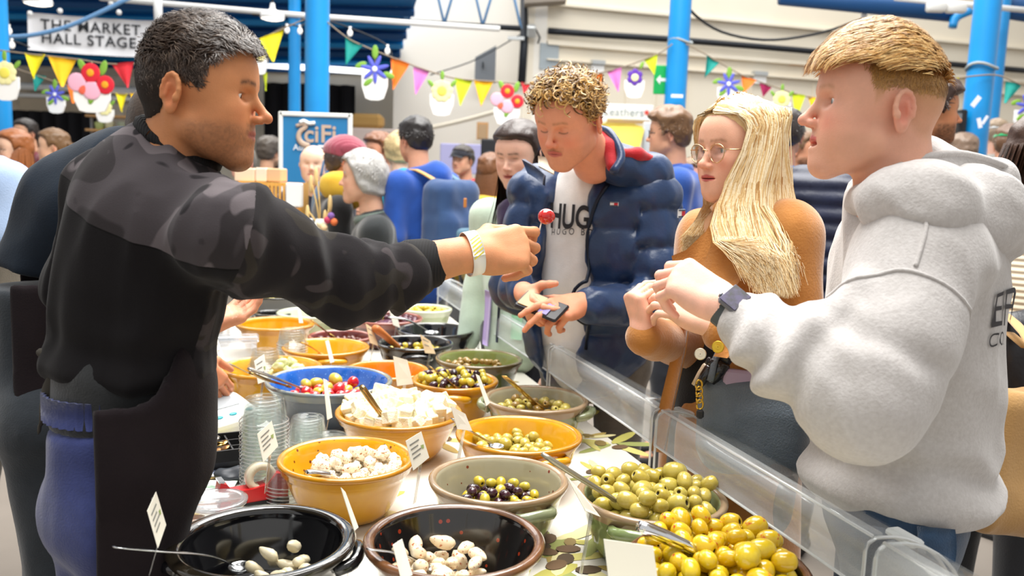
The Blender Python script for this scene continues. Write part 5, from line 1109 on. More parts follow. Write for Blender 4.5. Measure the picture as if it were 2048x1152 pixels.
def face_R(dirxy, pitch=0.0, roll=0.0):
    """columns: right, forward, up of a head that looks along the azimuth vector dirxy, pitched up by pitch"""
    f = np.array([dirxy[0], dirxy[1], 0.]); f /= np.linalg.norm(f); r = np.cross(f, [0, 0, 1.]); R0 = np.stack([r, f, [0, 0, 1.]], 1)
    return R0 @ rotm('X', pitch) @ rotm('Y', roll)
def make_person(label, group, base, head, body, hands=(), eyes=None, cat='person'):
    """Empty at the feet; children: body (one mesh: head, neck, trunk, limbs, hands), eyes; clothes and hair are added by the caller"""
    t = thing('person', label, cat, tuple(base), group); parts, cols = [], []
    if head is not None:
        o, pos, R, s = head; V, Q, c = head_mesh(o, o.get('h', .0025)); parts.append((V@R.T*s+pos, Q)); cols.append(c)
    skin = np.array(lin(o['skin'] if head is not None else '#c99070'))
    if body is not None:
        V, Q = solid(body, .026); parts.append((V, Q)); cols.append(np.tile(skin, (len(V), 1)))
    for V, Q, c in hands: parts.append((V, Q)); cols.append(c)
    off = 0; VV, QQ = [], []
    for V, Q in parts: VV.append(V); QQ.append(Q+off); off += len(V)
    b = ob('body', (np.concatenate(VV), np.concatenate(QQ)), skin_mat(o.get('name', 'a') if head is not None else 'b'), t, attrs={'col': np.concatenate(cols)})
    if head is not None and o.get('eye', 1) > .05 and o.get('eyes', True):
        vf, mid, ms = eye_mesh(o.get('iris', '#5a4630'))
        for sx in (1, -1):
            gz = np.array(o.get('gaze', (0, 1, 0)), float); Rg = align(gz); e = tf(vf, (0.0315*sx, .0672, .004), Rg); ob('eye', tf(e, pos, R, s), None, t, mats=ms, midx=mid)
    return t
def garment(name, prims, h, mat, parent, disp=None, attrs=None, it=1, label=None, pad=.04, cut=None):
    V, Q = relax(solid(prims, h, disp, pad), it)
    a = {k: f(V) for k, f in (attrs or {}).items()}
    o = ob(name, (V, Q), mat, parent, attrs=a)
    if label: o['label'] = label
    return o
def shellf(prims, th, region):
    """garment as an open shell: outer surface of prims, th thick, kept where region(p) < 0"""
    return lambda p: np.maximum(np.abs(sdf(prims, p)+th/2)-th/2, region(p))
def garment_f(name, f, lo, hi, h, mat, parent, attrs=None, it=1):
    V, Q = relax(polygonize(f, lo, hi, h, slack=2.0), it); return ob(name, (V, Q), mat, parent, attrs={k: g(V) for k, g in (attrs or {}).items()})
def folds(p, d, freq, amp, stretch=4.0, seed=0):
    """cloth creases running along direction d"""
    d = np.array(d, float); d /= np.linalg.norm(d); a = p@d; q = p-np.outer(a*(1-1/stretch), d); n = vnoise(q, freq, seed); m = vnoise(q, freq*2.1, seed+3)
    return amp*((np.abs(n)-.45)*1.2+.4*(np.abs(m)-.45))
def crumple(p, a, b, freq, amp, seed=0):
    """rings of bunched cloth around a limb from a to b"""
    a = np.array(a, float); b = np.array(b, float); d = b-a; L = np.linalg.norm(d); d /= L; t = (p-a)@d; w = sm(t, -.02, .03)*(1-sm(t, L-.03, L+.02)); r = np.linalg.norm(p-a-np.outer(np.clip(t, 0, L), d), axis=1); w = w*(1-sm(r, .11, .14)); n = vnoise(p, 14, seed)
    return amp*w*np.sin(t*freq+n*2.6)*(.6+.5*vnoise(p, 9, seed+5))
# hair: scalp shell + strands
def scalp_points(n, head, R, s, pos, keep, lift=0.0, seed=1):
    """random points on the head surface (head frame) kept where keep(v) > random"""
    rng = np.random.default_rng(seed); u = rng.normal(size=(n*6, 3)); u[:, 2] = np.abs(u[:, 2])*1.0-.35*rng.random(n*6); u /= np.linalg.norm(u, axis=1)[:, None]
    pr = [q for q in head_prims(dict(head, ears=False))]; c = np.array([0, -.014, .03]); t = np.full(len(u), .08)
    for _ in range(12): t = t-sdf(pr, (c+u*t[:, None]).astype(np.float32))*.9
    v = c+u*t[:, None]; k = keep(v) > rng.random(len(v)); v, u = v[k][:n], u[k][:n]
    e = 1e-3; nrm = np.stack([sdf(pr, (v+np.eye(3)[i]*e).astype(np.float32))-sdf(pr, (v-np.eye(3)[i]*e).astype(np.float32)) for i in range(3)], 1); nrm /= np.linalg.norm(nrm, axis=1)[:, None]+1e-9
    return v, nrm
def hair_cap(head, thick, h=.0046, keep=None):
    """a solid under-layer of hair: head offset outwards by thick(p), only where thick > 0"""
    pr = [q for q in head_prims(dict(head, ears=False, eye=0))]
    V, Q = relax(polygonize(lambda p: sdf(pr, p)-thick(p), (-.12, -.16, -.14), (.12, .13, .17), h, slack=2.4, prims=pr, disp=lambda p: -thick(p)), 1)
    k = (thick(V) > -.004)[Q].any(1); Q = Q[k]; u, inv = np.unique(Q, return_inverse=True); return V[u], inv.reshape(Q.shape)
def hair_mat(name, c, c2, rough=.38): return M('hair_'+name, c, rough, var=(c2, 90, .3), spec=.6, bump=(200, .3))

def comb(v, n, L, K, flow, lift, rng, wig=.10, clump=.6, G=260, wave=0.0):
    """combed hair: strands lie along the scalp, gathered into tufts"""
    S = len(v); d = flow(v)+rng.normal(size=(S, 3))*wig; d -= n*np.einsum('ij,ij->i', d, n)[:, None]; d /= np.linalg.norm(d, axis=1)[:, None]+1e-9
    L = (L if np.ndim(L) else np.full(S, L))*(.75+.5*rng.random(S)); lift = lift if np.ndim(lift) else np.full(S, lift); t = np.linspace(0, 1, K); c0 = np.array([0, -.009, .03]); up = np.cross(n, d)
    C = v[:, None]-n[:, None]*.002+d[:, None]*(L[:, None]*t[None])[..., None]+n[:, None]*(L[:, None]*lift[:, None]*np.sin(t*1.9)[None])[..., None]+up[:, None]*(wave*L[:, None]*np.sin(t*4+rng.random(S)[:, None]*6.28))[..., None]
    C = C-n[:, None]*(L[:, None]**2*4.5*(t**2)[None])[..., None]               # follow the round of the skull
    gi = rng.choice(S, min(G, S), replace=False); D = ((v[:, None]-v[gi][None])**2).sum(-1); a = gi[D.argmin(1)]; w = (clump*t**1.3)[None, :, None]
    return C*(1-w)+(C[a]+(v-v[a])[:, None]*.25)*w
# ---------------------------------------------------------------- the four people at the counter
def hairline(v, drop=0.0):
    y = v[:, 1]; return v[:, 2]-np.interp(y, [-.12, -.07, -.045, -.030, -.005, .012, .022, .034, .055, .080, .11], [-.050, -.052, -.040, -.008, .020, .008, -.004, .046, .074, .082, .085])+drop
def to_world(vf, R, s, pos): return vf[0]@np.asarray(R).T*s+pos, vf[1]
def grow(v, n, L, K, flow, curl=None, lift=.35, grav=0.0, rng=None, wig=.15):
    """strands in the head frame: start along the normal, bend to flow(v)"""
    rng = rng or np.random.default_rng(3); S = len(v); d = flow(v); d /= np.linalg.norm(d, axis=1)[:, None]+1e-9; jit = rng.normal(size=(S, 3))*wig; C = [v-n*.002]; p = v-n*.002; Ls = (L if np.ndim(L) else np.full(S, L))/(K-1)
    for k in range(1, K):
        t = (k/(K-1))**.6; dirn = n*(1-t)*lift*2+d*t+jit*(.5+t)+n*.12; dirn[:, 2] -= grav*t; dirn /= np.linalg.norm(dirn, axis=1)[:, None]+1e-9; p = p+dirn*Ls[:, None]
        if curl is not None: p = p+curl(k/(K-1))
        C.append(p)
    return np.stack(C, 1)
def add_hair(person, name, parts, mats):
    out = None
    for (vf, m) in zip(parts, mats):
        o = ob(name, vf, m, person if out is None else person); out = out or o
    return out
def cloth(name, c, c2=None, sc=30, rough=.85, bump=(260, .25), sheen=.3, spec=.25): return M(name, c, rough, var=(c2 or c, sc, .3), bump=bump, sheen=sheen, spec=spec)
def leg_set(j, base, fwd):
    return dict(j, hipL=base+np.array([*(-np.array([fwd[1], -fwd[0]])*.09), .90]), hipR=base+np.array([*(np.array([fwd[1], -fwd[0]])*.09), .90]),
                knL=base+np.array([*(-np.array([fwd[1], -fwd[0]])*.10+np.array(fwd)*.02), .49]), knR=base+np.array([*(np.array([fwd[1], -fwd[0]])*.10+np.array(fwd)*.02), .49]),
                anL=base+np.array([*(-np.array([fwd[1], -fwd[0]])*.11), .09]), anR=base+np.array([*(np.array([fwd[1], -fwd[0]])*.11), .09]), foot=np.array([fwd[0]*.14, fwd[1]*.14, 0.]))
def trousers(person, j, mat, top=1.0, r=1.0, h=.012, name='trousers', disp=None):
    q = [cap(j['hipL'], j['hipR'], .105*r, k=.05), cap((j['hipL']+j['hipR'])/2, (j['hipL']+j['hipR'])/2+np.array([0, 0, top-.92]), .118*r, .115*r, k=.05)]
    for s in 'LR': q += [cap(j['hip'+s], j['kn'+s], .092*r, .070*r, k=.03), cap(j['kn'+s], j['an'+s], .070*r, .058*r, k=.03)]
    q.append(half((0, 0, top), (0, 0, 1), k=.005)); q.append(half((0, 0, .07), (0, 0, -1), k=.005))
    return garment(name, q, h, mat, person, disp or (lambda p: folds(p, (0, 0, 1), 16, .006, 2.5)))
def shoes(person, j, mat, fwd, sole=None, h_=.012):
    for s in 'LR':
        a = j['an'+s]; f = np.array([fwd[0], fwd[1], 0.]); q = [cap(a-np.array([0, 0, .04])-f*.02, a+f*.15-np.array([0, 0, .058]), .042, .034, k=.02), cap(a, a-np.array([0, 0, .03]), .048, k=.03), half((0, 0, .012), (0, 0, -1), k=.004)]
        o = garment('shoe', q, h_, mat, person); V = np.array([a+f*x+np.array([-f[1], f[0], 0])*y for x, y in ((-.07, -.03), (.12, -.045), (.19, -.02), (.19, .02), (.12, .045), (-.07, .03))]); V = np.concatenate([np.c_[V[:, :2], np.full(6, .0)], np.c_[V[:, :2], np.full(6, .02)]])
        ob('sole', (V, [list(range(6))[::-1], list(range(6, 12))]+[[i, (i+1) % 6, (i+1) % 6+6, i+6] for i in range(6)]), sole or M('sole_dark', '#2a2a2c', .8), o, smooth=False)

# ===== vendor with the camouflage yoke =====
VF = np.array([.62, .78]); VR = np.array([.78, -.62, 0])
vj = dict(neck=P(352, 330, 1.47), shL=P(222, 380, 1.57), shR=P(462, 470, 1.34), elL=P(150, 572, 1.60), wrL=P(405, 640, 1.86), elR=P(688, 562, 1.48), wrR=P(930, 507, 1.62))
vb = np.array([*P(214, 1000, 1.46)[:2], 0]); vj = leg_set(vj, vb, VF)
for q_ in ('hip', 'kn', 'an'):
    m_ = (vj[q_+'L']+vj[q_+'R'])/2; f_ = .55 if q_ == 'hip' else .8; vj[q_+'L'] = m_+(vj[q_+'L']-m_)*f_; vj[q_+'R'] = m_+(vj[q_+'R']-m_)*f_
vh = dict(name='vendor', skin='#cd8a5c', lip='#a96252', brow='#241a15', stubble='#7a5640', stubble_amt=.75, blush='#cc6a45', blush_amt=.5, iris='#4a3322', nose=1.3, chin=.002, jaw=1.04, eye=.85, gaze=(-.1, 1, -.25), neck=.054, neck_to=(0, -.060, -.20), scalp='#2a211c', fade=lambda v: .8*sm(hairline(v), -.004, .012), ear_red=1.0)
vR = face_R((.995, .06), rad(-3), rad(-2)); vpos = P(399, 192, 1.42); vs = .97
hp, tips = hand_prims(P(944, 508, 1.60), P(1035, 496, 1.64)-P(944, 508, 1.60), (-.05, -.85, .45), -1, [(.35, 1.0, .25), (.70, 1.15, .5), (.85, 1.25, .6), (.95, 1.3, .6)], .03, ((.75, .85, -.45), (.05, .95, -.32), (-.12, 1., -.1)), 1.20, 1.0, arm=P(850, 528, 1.58), ra=.042)
hand_r = skin_hand(hp, '#cf9066', redtips=tips)
hp2, tips2 = hand_prims(P(412, 650, 1.86), P(470, 628, 1.92)-P(412, 650, 1.86), (.15, .55, -.85), 1, [(.35, .5, .3)]*4, .10, ((.8, .5, .2), (.5, .8, .3)), .95, arm=P(330, 660, 1.78))
hand_l = skin_hand(hp2, '#dd9c7c')
ven = make_person('vendor in black sweatshirt with camouflage yoke holding out a red pepper', 'vendors behind the counter', vb, (vh, vpos, vR, vs), body_prims(vj, .70), [hand_r, hand_l])
# hair
m_vh = hair_mat('vendor', '#4a3628', '#281b13', .38); m_vc = hair_mat('vendor_base', '#2e231c', '#1c1410', .95); m_vg = hair_mat('vendor_grey', '#7d6a5a', '#4a3a2e', .35)
o = ob('hair', to_world(hair_cap(vh, lambda p: .0030*sm(hairline(p), .0, .012)+.009*sm(p[:, 2], .06, .11)*sm(hairline(p), .0, .03)+.003*vnoise(p, 70)*sm(p[:, 2], .05, .08)-.008*(hairline(p) < .0)), vR, vs, vpos), m_vc, ven)
rng = np.random.default_rng(5); v, n = scalp_points(12000, vh, vR, vs, vpos, lambda v: sm(hairline(v), -.006, .006), seed=4); top = sm(v[:, 2], .035, .095)
flow = lambda v: np.stack([.5*np.sin(v[:, 1]*70+v[:, 2]*40), np.where(v[:, 2] > .07, 1.0, .25), -.9*(1-sm(v[:, 2], .03, .08))+.5*np.sin(v[:, 1]*120)], 1)
C = comb(v, n, .016+.020*top, 5, flow, .30+.37*top, rng, .30, .45, 900, .12); sel = rng.random(len(v)) < .12+.12*sm(v[:, 2], .0, .09)
for m, k in ((m_vh, ~sel), (m_vg, sel)): ob('hair_strands', to_world(strands(C[k], .0007, .0002, out=n[k]), vR, vs, vpos), m, o, kind='stuff')
# sweatshirt
def camo_mat():
    m = M('camo_sweatshirt', '#1d1b1e', .9, bump=(500, .12), sheen=.06, spec=.15); nt = m.node_tree; b = nt.nodes['Principled BSDF']; L = nt.links.new; N = nt.nodes.new
    tc = N('ShaderNodeTexCoord'); a = N('ShaderNodeAttribute'); a.attribute_name = 'yoke'; sl = N('ShaderNodeAttribute'); sl.attribute_name = 'sleeve'
    def noise(sc, off):
        mp = N('ShaderNodeMapping'); mp.inputs['Location'].default_value = off; L(tc.outputs['Object'], mp.inputs['Vector']); n = N('ShaderNodeTexNoise'); n.inputs['Scale'].default_value = sc; n.inputs['Detail'].default_value = 1.0; n.inputs['Distortion'].default_value = .8; L(mp.outputs[0], n.inputs['Vector']); return n.outputs['Fac']
    def step(s, t):
        r = N('ShaderNodeMapRange'); r.inputs['From Min'].default_value = t-.012; r.inputs['From Max'].default_value = t+.012; L(s, r.inputs['Value']); return r.outputs['Result']
    def mix(f, A, B):
        x = N('ShaderNodeMix'); x.data_type = 'RGBA'; L(f, x.inputs['Factor'])
        for s, v in (('A', A), ('B', B)):
            if isinstance(v, tuple): x.inputs[s].default_value = v
            else: L(v, x.inputs[s])
        return x.outputs['Result']
    c = lambda h: (*lin(h), 1)
    y = mix(step(noise(9, (0, 0, 0)), .52), c('#433e41'), c('#302c2e')); y = mix(step(noise(10, (3, 1, 2)), .58), y, c('#5f585b')); y = mix(step(noise(11, (7, 4, 1)), .62), y, c('#232023'))
    s = mix(step(noise(11, (2, 2, 5)), .60), c('#211e20'), c('#3d3739')); s = mix(step(noise(12, (5, 1, 9)), .62), s, c('#2e2a26'))
    st = N('ShaderNodeMath'); st.operation = 'GREATER_THAN'; st.inputs[1].default_value = 0; L(a.outputs['Fac'], st.inputs[0]); st2 = N('ShaderNodeMath'); st2.operation = 'GREATER_THAN'; st2.inputs[1].default_value = .5; L(sl.outputs['Fac'], st2.inputs[0])
    sa = N('ShaderNodeMath'); sa.operation = 'ABSOLUTE'; L(a.outputs['Fac'], sa.inputs[0]); sb = N('ShaderNodeMath'); sb.operation = 'LESS_THAN'; sb.inputs[1].default_value = .0016; L(sa.outputs[0], sb.inputs[0])
    L(mix(st2.outputs[0], mix(sb.outputs[0], mix(st.outputs[0], c('#151315'), y), c('#0b0a0b')), s), b.inputs['Base Color']); return m
ch = (vj['shL']+vj['shR'])/2; RT = np.stack([VR, [*VF, 0], [0, 0, 1]], 1); lean = np.stack([VR, np.cross([-.05, -.05, 1], VR), [0, 0, 1]], 1)
def vt(r, f, z, o=ch): return o+VR*r+np.array([*VF, 0])*f+np.array([0, 0, z])
swp = [ell(P(292, 500, 1.46), (.150, .120, .205), RT), cap(vj['shL'], vj['shR'], .070, .072, k=.07), cap(vj['neck'], ch+np.array([0, 0, -.03]), .056, .10, k=.06),
       ell(P(268, 640, 1.49), (.143, .118, .17), RT, k=.07), ell(P(266, 714, 1.49), (.150, .126, .070), RT, k=.05),
       cap(vj['shR'], P(545, 512, 1.39), .074, .068, k=.05), cap(P(545, 508, 1.39), vj['elR'], .066, .068, k=.03), cap(vj['elR'], P(800, 552, 1.55), .067, .054, k=.03), cap(P(800, 552, 1.55), P(848, 536, 1.59), .053, .046, k=.02),
       cap(vj['shL'], vj['elL'], .062, .050, k=.05), cap(vj['elL'], P(300, 655, 1.76), .050, .044, k=.03),
       half(P(262, 768, 1.45), (.05, 0, -1), k=.01), half(P(846, 530, 1.585), P(870, 523, 1.60)-P(820, 538, 1.56), k=.004)]
armd = vj['elR']-vj['shR']
def vdisp(p):
    d = folds(p, (.2, -.1, 1), 12, .014, 3.5, 1)*(1-sm(np.abs(p[:, 2]-1.42), .0, .06)*.0)
    d = d+crumple(p, P(600, 545, 1.44), P(840, 545, 1.58), 85, .010, 2)+crumple(p, P(470, 440, 1.33), P(620, 530, 1.43), 55, .005, 4)
    z = p[:, 2]; w = 1-sm(z, 1.13, 1.30); return d+.010*w*np.sin(z*60+vnoise(p, 8)*3)*.7
yl = lambda V: V[:, 2]-(1.415-.22*((V-vt(0, 0, 0))@VR)-.02*np.sin(V[:, 0]*9))
sleeve = lambda V: sm((V-vj['shR'])@np.array([.62, .3, -.72]), .015, .02)*((V-vj['shR'])@VR > -.02)
sws = garment('sweatshirt', swp, .0062, camo_mat(), ven, vdisp, {'yoke': yl, 'sleeve': lambda V: sm((V-P(478, 440, 1.34))@np.array([.80, .45, -.25]), .0, .006)})
m_rib = M('ribbed_black', '#161517', .9, wave=(60, .5, 'X'))
ob('cuff', relax(solid([cap(P(826, 534, 1.568), P(862, 526, 1.588), .0515, .047, k=.01), half(P(863, 525, 1.59), P(870, 523, 1.60)-P(820, 538, 1.56), k=.004)], .005), 1), m_rib, sws)
cl = [P(358, 288, 1.445)+np.array([-.35, -.94, 0])*.062*math.cos(a)+np.array([.94, -.35, 0])*.056*math.sin(a)+np.array([0, 0, -.034*math.sin(a)+.01*math.cos(a)]) for a in np.linspace(0, 2*math.pi, 28)]
ob('neck_rib', tube(cl, .0125, 8, cap=False), m_rib, sws)
seam = []
for lo_, pts in (('yoke_seam', None),): pass
# trousers, apron, shoes
m_vt = cloth('navy_jersey', '#353f74', '#2b3462', 40)
tr = trousers(ven, vj, m_vt, 1.06, .76)
wb = [P(226, 826, 1.468)+VR*(.106*math.cos(a))+np.array([*VF, 0])*(.104*math.sin(a)) for a in np.linspace(0, 6.283, 80)]
g = np.array([[p+(p-P(226, 826, 1.468))*(.05*(1 if i % 2 else 0))+np.array([0, 0, z]) for i, p in enumerate(wb)] for z in (.0, .02, .045)]); ob('waistband', sheet(g, .004), m_vt, tr)
m_apr = cloth('aubergine_apron', '#1f181b', '#191316', 14, .85, (300, .2), .05, .15)
hipc = (vj['hipL']+vj['hipR'])/2
ap = [cap(hipc+np.array([.035, .01, .22]), hipc+np.array([.02, .01, .10]), .132, .130, k=.05), cap(hipc+np.array([.02, .01, .10]), hipc-np.array([.01, 0, .06]), .128, .094, k=.05), cap(hipc-np.array([.01, 0, .06]), hipc-np.array([.06, 0, .55]), .094, .085, k=.05), cap(vj['hipL'], vj['knL'], .082, .075, k=.04), cap(vj['hipR']-VR*.005, vj['knR']-VR*.005, .082, .075, k=.04)]
apd = lambda p: folds(p, (0, 0, 1), 12, .007, 3.0, 8)-.006
pl_n = np.array([.80, .60, 0]); pl_c = P(158, 900, 1.42)
lo_, hi_ = bounds(ap, .04)
garment_f('apron', lambda p: np.maximum(np.maximum(np.abs(sdf(ap, p)+apd(p)+.003)-.009, -((p-pl_c)@pl_n)), np.maximum(p[:, 2]-1.125-.10*sm((p-hipc)@np.array([*VF, 0]), -.02, .10), .36-p[:, 2])), lo_, hi_, .0085, m_apr, ven)
bow = P(118, 705, 1.42); kn = garment('apron_bow', [ell(bow+np.array([-.012, 0, -.005]), (.028, .010, .012), rotm('Y', .2)), ell(bow+np.array([.018, 0, .0]), (.020, .012, .012)), cap(bow+np.array([.01, 0, 0]), bow+np.array([-.018, -.005, -.10]), .006, .006), ell(bow+np.array([-.008, -.004, -.10]), (.013, .006, .045), rotm('Y', -.25)), cap(bow+np.array([.0, 0, 0]), bow+np.array([-.04, .0, -.14]), .004)], .004, M('apron_tie', '#3a362f', .85), ven)
garment('undershirt', [cap(P(258, 765, 1.475), P(236, 838, 1.47), .124, .108, k=.03), half(P(240, 842, 1.47), (0, 0, -1), k=.004)], .009, cloth('undershirt_charcoal', '#2b2d2f', '#222426', 20), ven)
shoes(ven, vj, M('shoe_black', '#1c1c1e', .6), VF)
# wristband
wr0, wr1 = P(940, 508, 1.62), P(944, 505, 1.622); wd_ = P(990, 498, 1.64)-P(880, 520, 1.60); wd_ /= np.linalg.norm(wd_); wx = np.cross(wd_, [0, 0, 1]); wx /= np.linalg.norm(wx); wz = np.cross(wx, wd_)
g = np.array([[P(944, 507, 1.60)+wd_*l+wx*.039*math.cos(a)+wz*.0415*math.sin(a) for a in np.linspace(0, 2*math.pi, 36)] for l in (-.012, .012)])
wbnd = ob('wristband', sheet(g, .0012), M('band_white', '#f1efe8', .6), loc=tuple(P(942, 504, 1.62)), label='white and yellow striped paper wristband on the outstretched wrist', category='wristband')
for k in range(6):
    l0 = -.010; a0 = -.15+k*.17; pts = np.array([[P(944, 507, 1.60)+wd_*(l0+.020*u)+wx*.0405*math.cos(a0+.25*u+w)+wz*.0430*math.sin(a0+.25*u+w) for u in np.linspace(0, 1, 4)] for w in (0, .07)]); ob('stripe', sheet(pts), M('band_yellow', '#e8d84a', .6), wbnd)
# the cup in his left hand
cc = P(462, 612, 1.90); ob('deli_pot', tf(lathe([(.036, 0), (.044, .05), (.047, .052)], 28), cc-np.array([0, 0, .02]), eul(.2, -.25, 0)), m_cup, label='clear pot held in the vendor left hand', category='pot')
# red pepper on a stick
pp = P(1092, 433, 1.70); t = thing('stuffed_pepper', 'round red pepper held out on a white stick', 'pepper', tuple(pp))
Vp, Fp = ball((0, 0, 0), (.0175, .0175, .0160), 24, 16); Vp = Vp*(1+.07*np.cos(3*np.arctan2(Vp[:, 1], Vp[:, 0]))[:, None]*(1-np.abs(Vp[:, 2:3])/.017)); ob('fruit', (Vp+pp, Fp), M('pepper_gloss', '#d3160f', .08, coat=1, var=('#a80d0a', 50, .3)), t)
ob('stick', tube([P(1078, 464, 1.69), P(1084, 440, 1.70)], .0016, 6), M('stick_white', '#f0ece2', .6), t)

# ===== second vendor, bent over behind the first =====
wj = dict(neck=P(285, 285, 2.0), shL=P(215, 330, 2.2), shR=P(262, 330, 1.85), elL=P(300, 560, 2.25), wrL=P(340, 700, 2.2), elR=P(330, 560, 1.95), wrR=P(398, 728, 2.22))
w2b = np.array([*P(92, 700, 2.05)[:2], 0]); wj = leg_set(wj, w2b, np.array([.9, .43]))
hp, tips = hand_prims(P(392, 724, 2.40), P(430, 768, 2.44)-P(392, 724, 2.40), (.5, -.75, .4), -1, [(.4, .5, .3)]*4, .08, ((.7, .6, -.3), (.3, .9, -.2)), 1.05, arm=P(340, 670, 2.35))
w2 = make_person('second vendor in a navy t-shirt bending over behind the first', 'vendors behind the counter', w2b, (dict(name='vendor2', skin='#d39a78', h=.006, ears=True, eye=0, scalp='#4a3a2e', fade=lambda v: sm(hairline(v), -.004, .01)), P(345, 265, 2.02), face_R((.9, .2), rad(-30)), 1.0), body_prims(wj), [skin_hand(hp, '#d08a66', redtips=tips)])
ob('hair', to_world(hair_cap(dict(eye=0), lambda p: .012*sm(hairline(p), .0, .015)-.008*(hairline(p) < 0)), face_R((.9, .2), rad(-30)), 1.0, P(345, 265, 2.02)), hair_mat('w2', '#4a3a2e', '#33271f'), w2)
q = [cap(P(112, 540, 2.08), P(172, 415, 2.05), .128, .132, k=.06), cap(P(172, 415, 2.05), P(235, 345, 2.02), .132, .095, k=.06), cap(P(235, 345, 2.02), P(284, 300, 2.0), .09, .052, k=.05), cap(wj['shR'], wj['elR'], .075, .06, k=.05), cap(wj['shL'], wj['elL'], .07, .06, k=.05), half(P(60, 545, 2.0), (-.25, 0, -1), k=.01)]
ts = garment('t_shirt', q, .0085, cloth('navy_jersey_dark', '#142231', '#0e1824', 10, .8, (260, .2), .08), w2, lambda p: folds(p, (.6, 0, .8), 9, .010, 3, 5))
ob('neck_rib', tube([P(258, 262, 1.95), P(268, 272, 1.93), P(278, 290, 1.93)], .010, 6), M('sage_rib', '#8fae86', .8), ts)
hc2 = (wj['hipL']+wj['hipR'])/2; trousers(w2, wj, cloth('dark_denim', '#2b3138', '#20262c', 30), 1.20, 1.05)
ap2 = [cap(hc2+np.array([0, 0, .30]), hc2-np.array([0, 0, .0]), .140, .150, k=.05), cap(hc2, hc2-np.array([0, 0, .35]), .150, .145, k=.05)]; lo_, hi_ = bounds(ap2, .04)
garment_f('apron', lambda p: np.maximum(np.maximum(np.abs(sdf(ap2, p)+folds(p, (0, 0, 1), 10, .008, 3, 2)+.003)-.010, -((p-P(28, 700, 1.95))@np.array([.9, .43, 0]))), np.maximum(p[:, 2]-1.225, .72-p[:, 2])), lo_, hi_, .011, m_apr, w2)
shoes(w2, wj, M('shoe_black'), (.9, .43))

# ===== blond man in the grey hoodie =====
HF = np.array([-.94, .34]); HR = np.array([.34, .94, 0]); hf3 = np.array([*HF, 0])
hj = dict(neck=P(1800, 335, 1.53), shL=P(1842, 500, 1.38), shR=P(1842, 500, 1.38)+HR*.36, elL=P(1725, 795, 1.30), wrL=P(1462, 618, 1.42), elR=P(1720, 760, 1.75), wrR=P(1500, 660, 1.62))
hb = np.array([*P(1800, 900, 1.60)[:2], 0]); hj = leg_set(hj, hb, HF)
def bfade(v): return .60*sm(hairline(v), -.002, .03)*sm(v[:, 2], -.02, .055)+.25*sm(hairline(v), -.006, .02)
bh = dict(name='blond', skin='#e3aa90', lip='#cf6a62', brow='#a57a4e', brow_amt=.45, stubble='#b98a66', stubble_amt=.30, blush='#dc7f6c', blush_amt=1.0, iris='#6f8792', nose=1.15, mouth=1.0, eye=1.0, lips=1.15, gaze=(-.0, 1, -.15), neck=.062, neck_to=(0, -.06, -.18), scalp='#b07f45', fade=bfade, lash=.3, fat=.002, ear_red=1.3)
bR = face_R((-.99, .14), rad(4), rad(0)); bpos = P(1752, 219, 1.45); bs = 1.03
hp, tips = hand_prims(P(1452, 612, 1.43), P(1375, 565, 1.46)-P(1452, 612, 1.43), (.35, -.85, .40), 1, [(.75, 1.0, .5), (.85, 1.1, .5), (.95, 1.15, .5), (1.05, 1.2, .5)], .02, ((.55, .8, -.6), (.1, .9, -.5)), 1.1, arm=P(1500, 650, 1.40), ra=.036)
hoo = make_person('blond man in a light grey hoodie with a smart watch', 'customers at the counter', hb, (bh, bpos, bR, bs), body_prims(hj), [skin_hand(hp, '#ecb7a0', redtips=tips)])
m_bh = hair_mat('blond', '#d3a25a', '#b27d3c', .35); m_bl = hair_mat('blond_light', '#ecca8c', '#d2a55f', .3); m_bs = hair_mat('blond_short', '#b98c54', '#9d7342', .5)
topm = lambda v: sm(v[:, 2]-.12*np.minimum(v[:, 1], 0), .060, .072)
o = ob('hair', to_world(hair_cap(bh, lambda p: .014*sm(p[:, 2], .072, .11)*sm(p[:, 1], -.09, .0)+.003*sm(p[:, 2], .066, .08)+.003*vnoise(p, 55)*sm(p[:, 2], .075, .1)-.009*(p[:, 2]-.10*np.minimum(p[:, 1], 0) < .066)), bR, bs, bpos), hair_mat('blond_base', '#a97b3d', '#8a6230', .95), hoo)
rng = np.random.default_rng(2); v, n = scalp_points(11000, bh, bR, bs, bpos, lambda v: topm(v)*sm(hairline(v), -.012, .0), seed=8)
front = sm(v[:, 1], .02, .08); C = comb(v, n, .050-.004*front-.022*sm(-v[:, 1], .02, .09), 7, lambda v: np.stack([.25*np.sin(v[:, 1]*60), 1.0+0*v[:, 0], -.20-1.0*sm(v[:, 1], .05, .09)+.15*np.sin(v[:, 0]*120)], 1), .55-.05*front, rng, .14, .45, 500, .05)
sel = rng.random(len(v)); 
for m, k in ((m_bh, sel < .40), (m_bl, (sel >= .40)*(sel < .86)), (m_bs, sel >= .86)): ob('hair_strands', to_world(strands(C[k], .0008, .0003, out=n[k]), bR, bs, bpos), m, o, kind='stuff')
v, n = scalp_points(8500, bh, bR, bs, bpos, lambda v: (1-topm(v))*sm(hairline(v), -.002, .03), seed=9)
C = comb(v, n, .004+.011*sm(v[:, 2], .01, .07), 3, lambda v: np.stack([0*v[:, 0], .2+0*v[:, 0], -1+0*v[:, 0]], 1), .35, rng, .35, .2, 300); sel = rng.random(len(v)) < .5
for m, k in ((m_bs, sel), (m_bh, ~sel)): ob('hair_strands', to_world(strands(C[k], .0005, .0002, out=n[k]), bR, bs, bpos), m, o, kind='stuff')
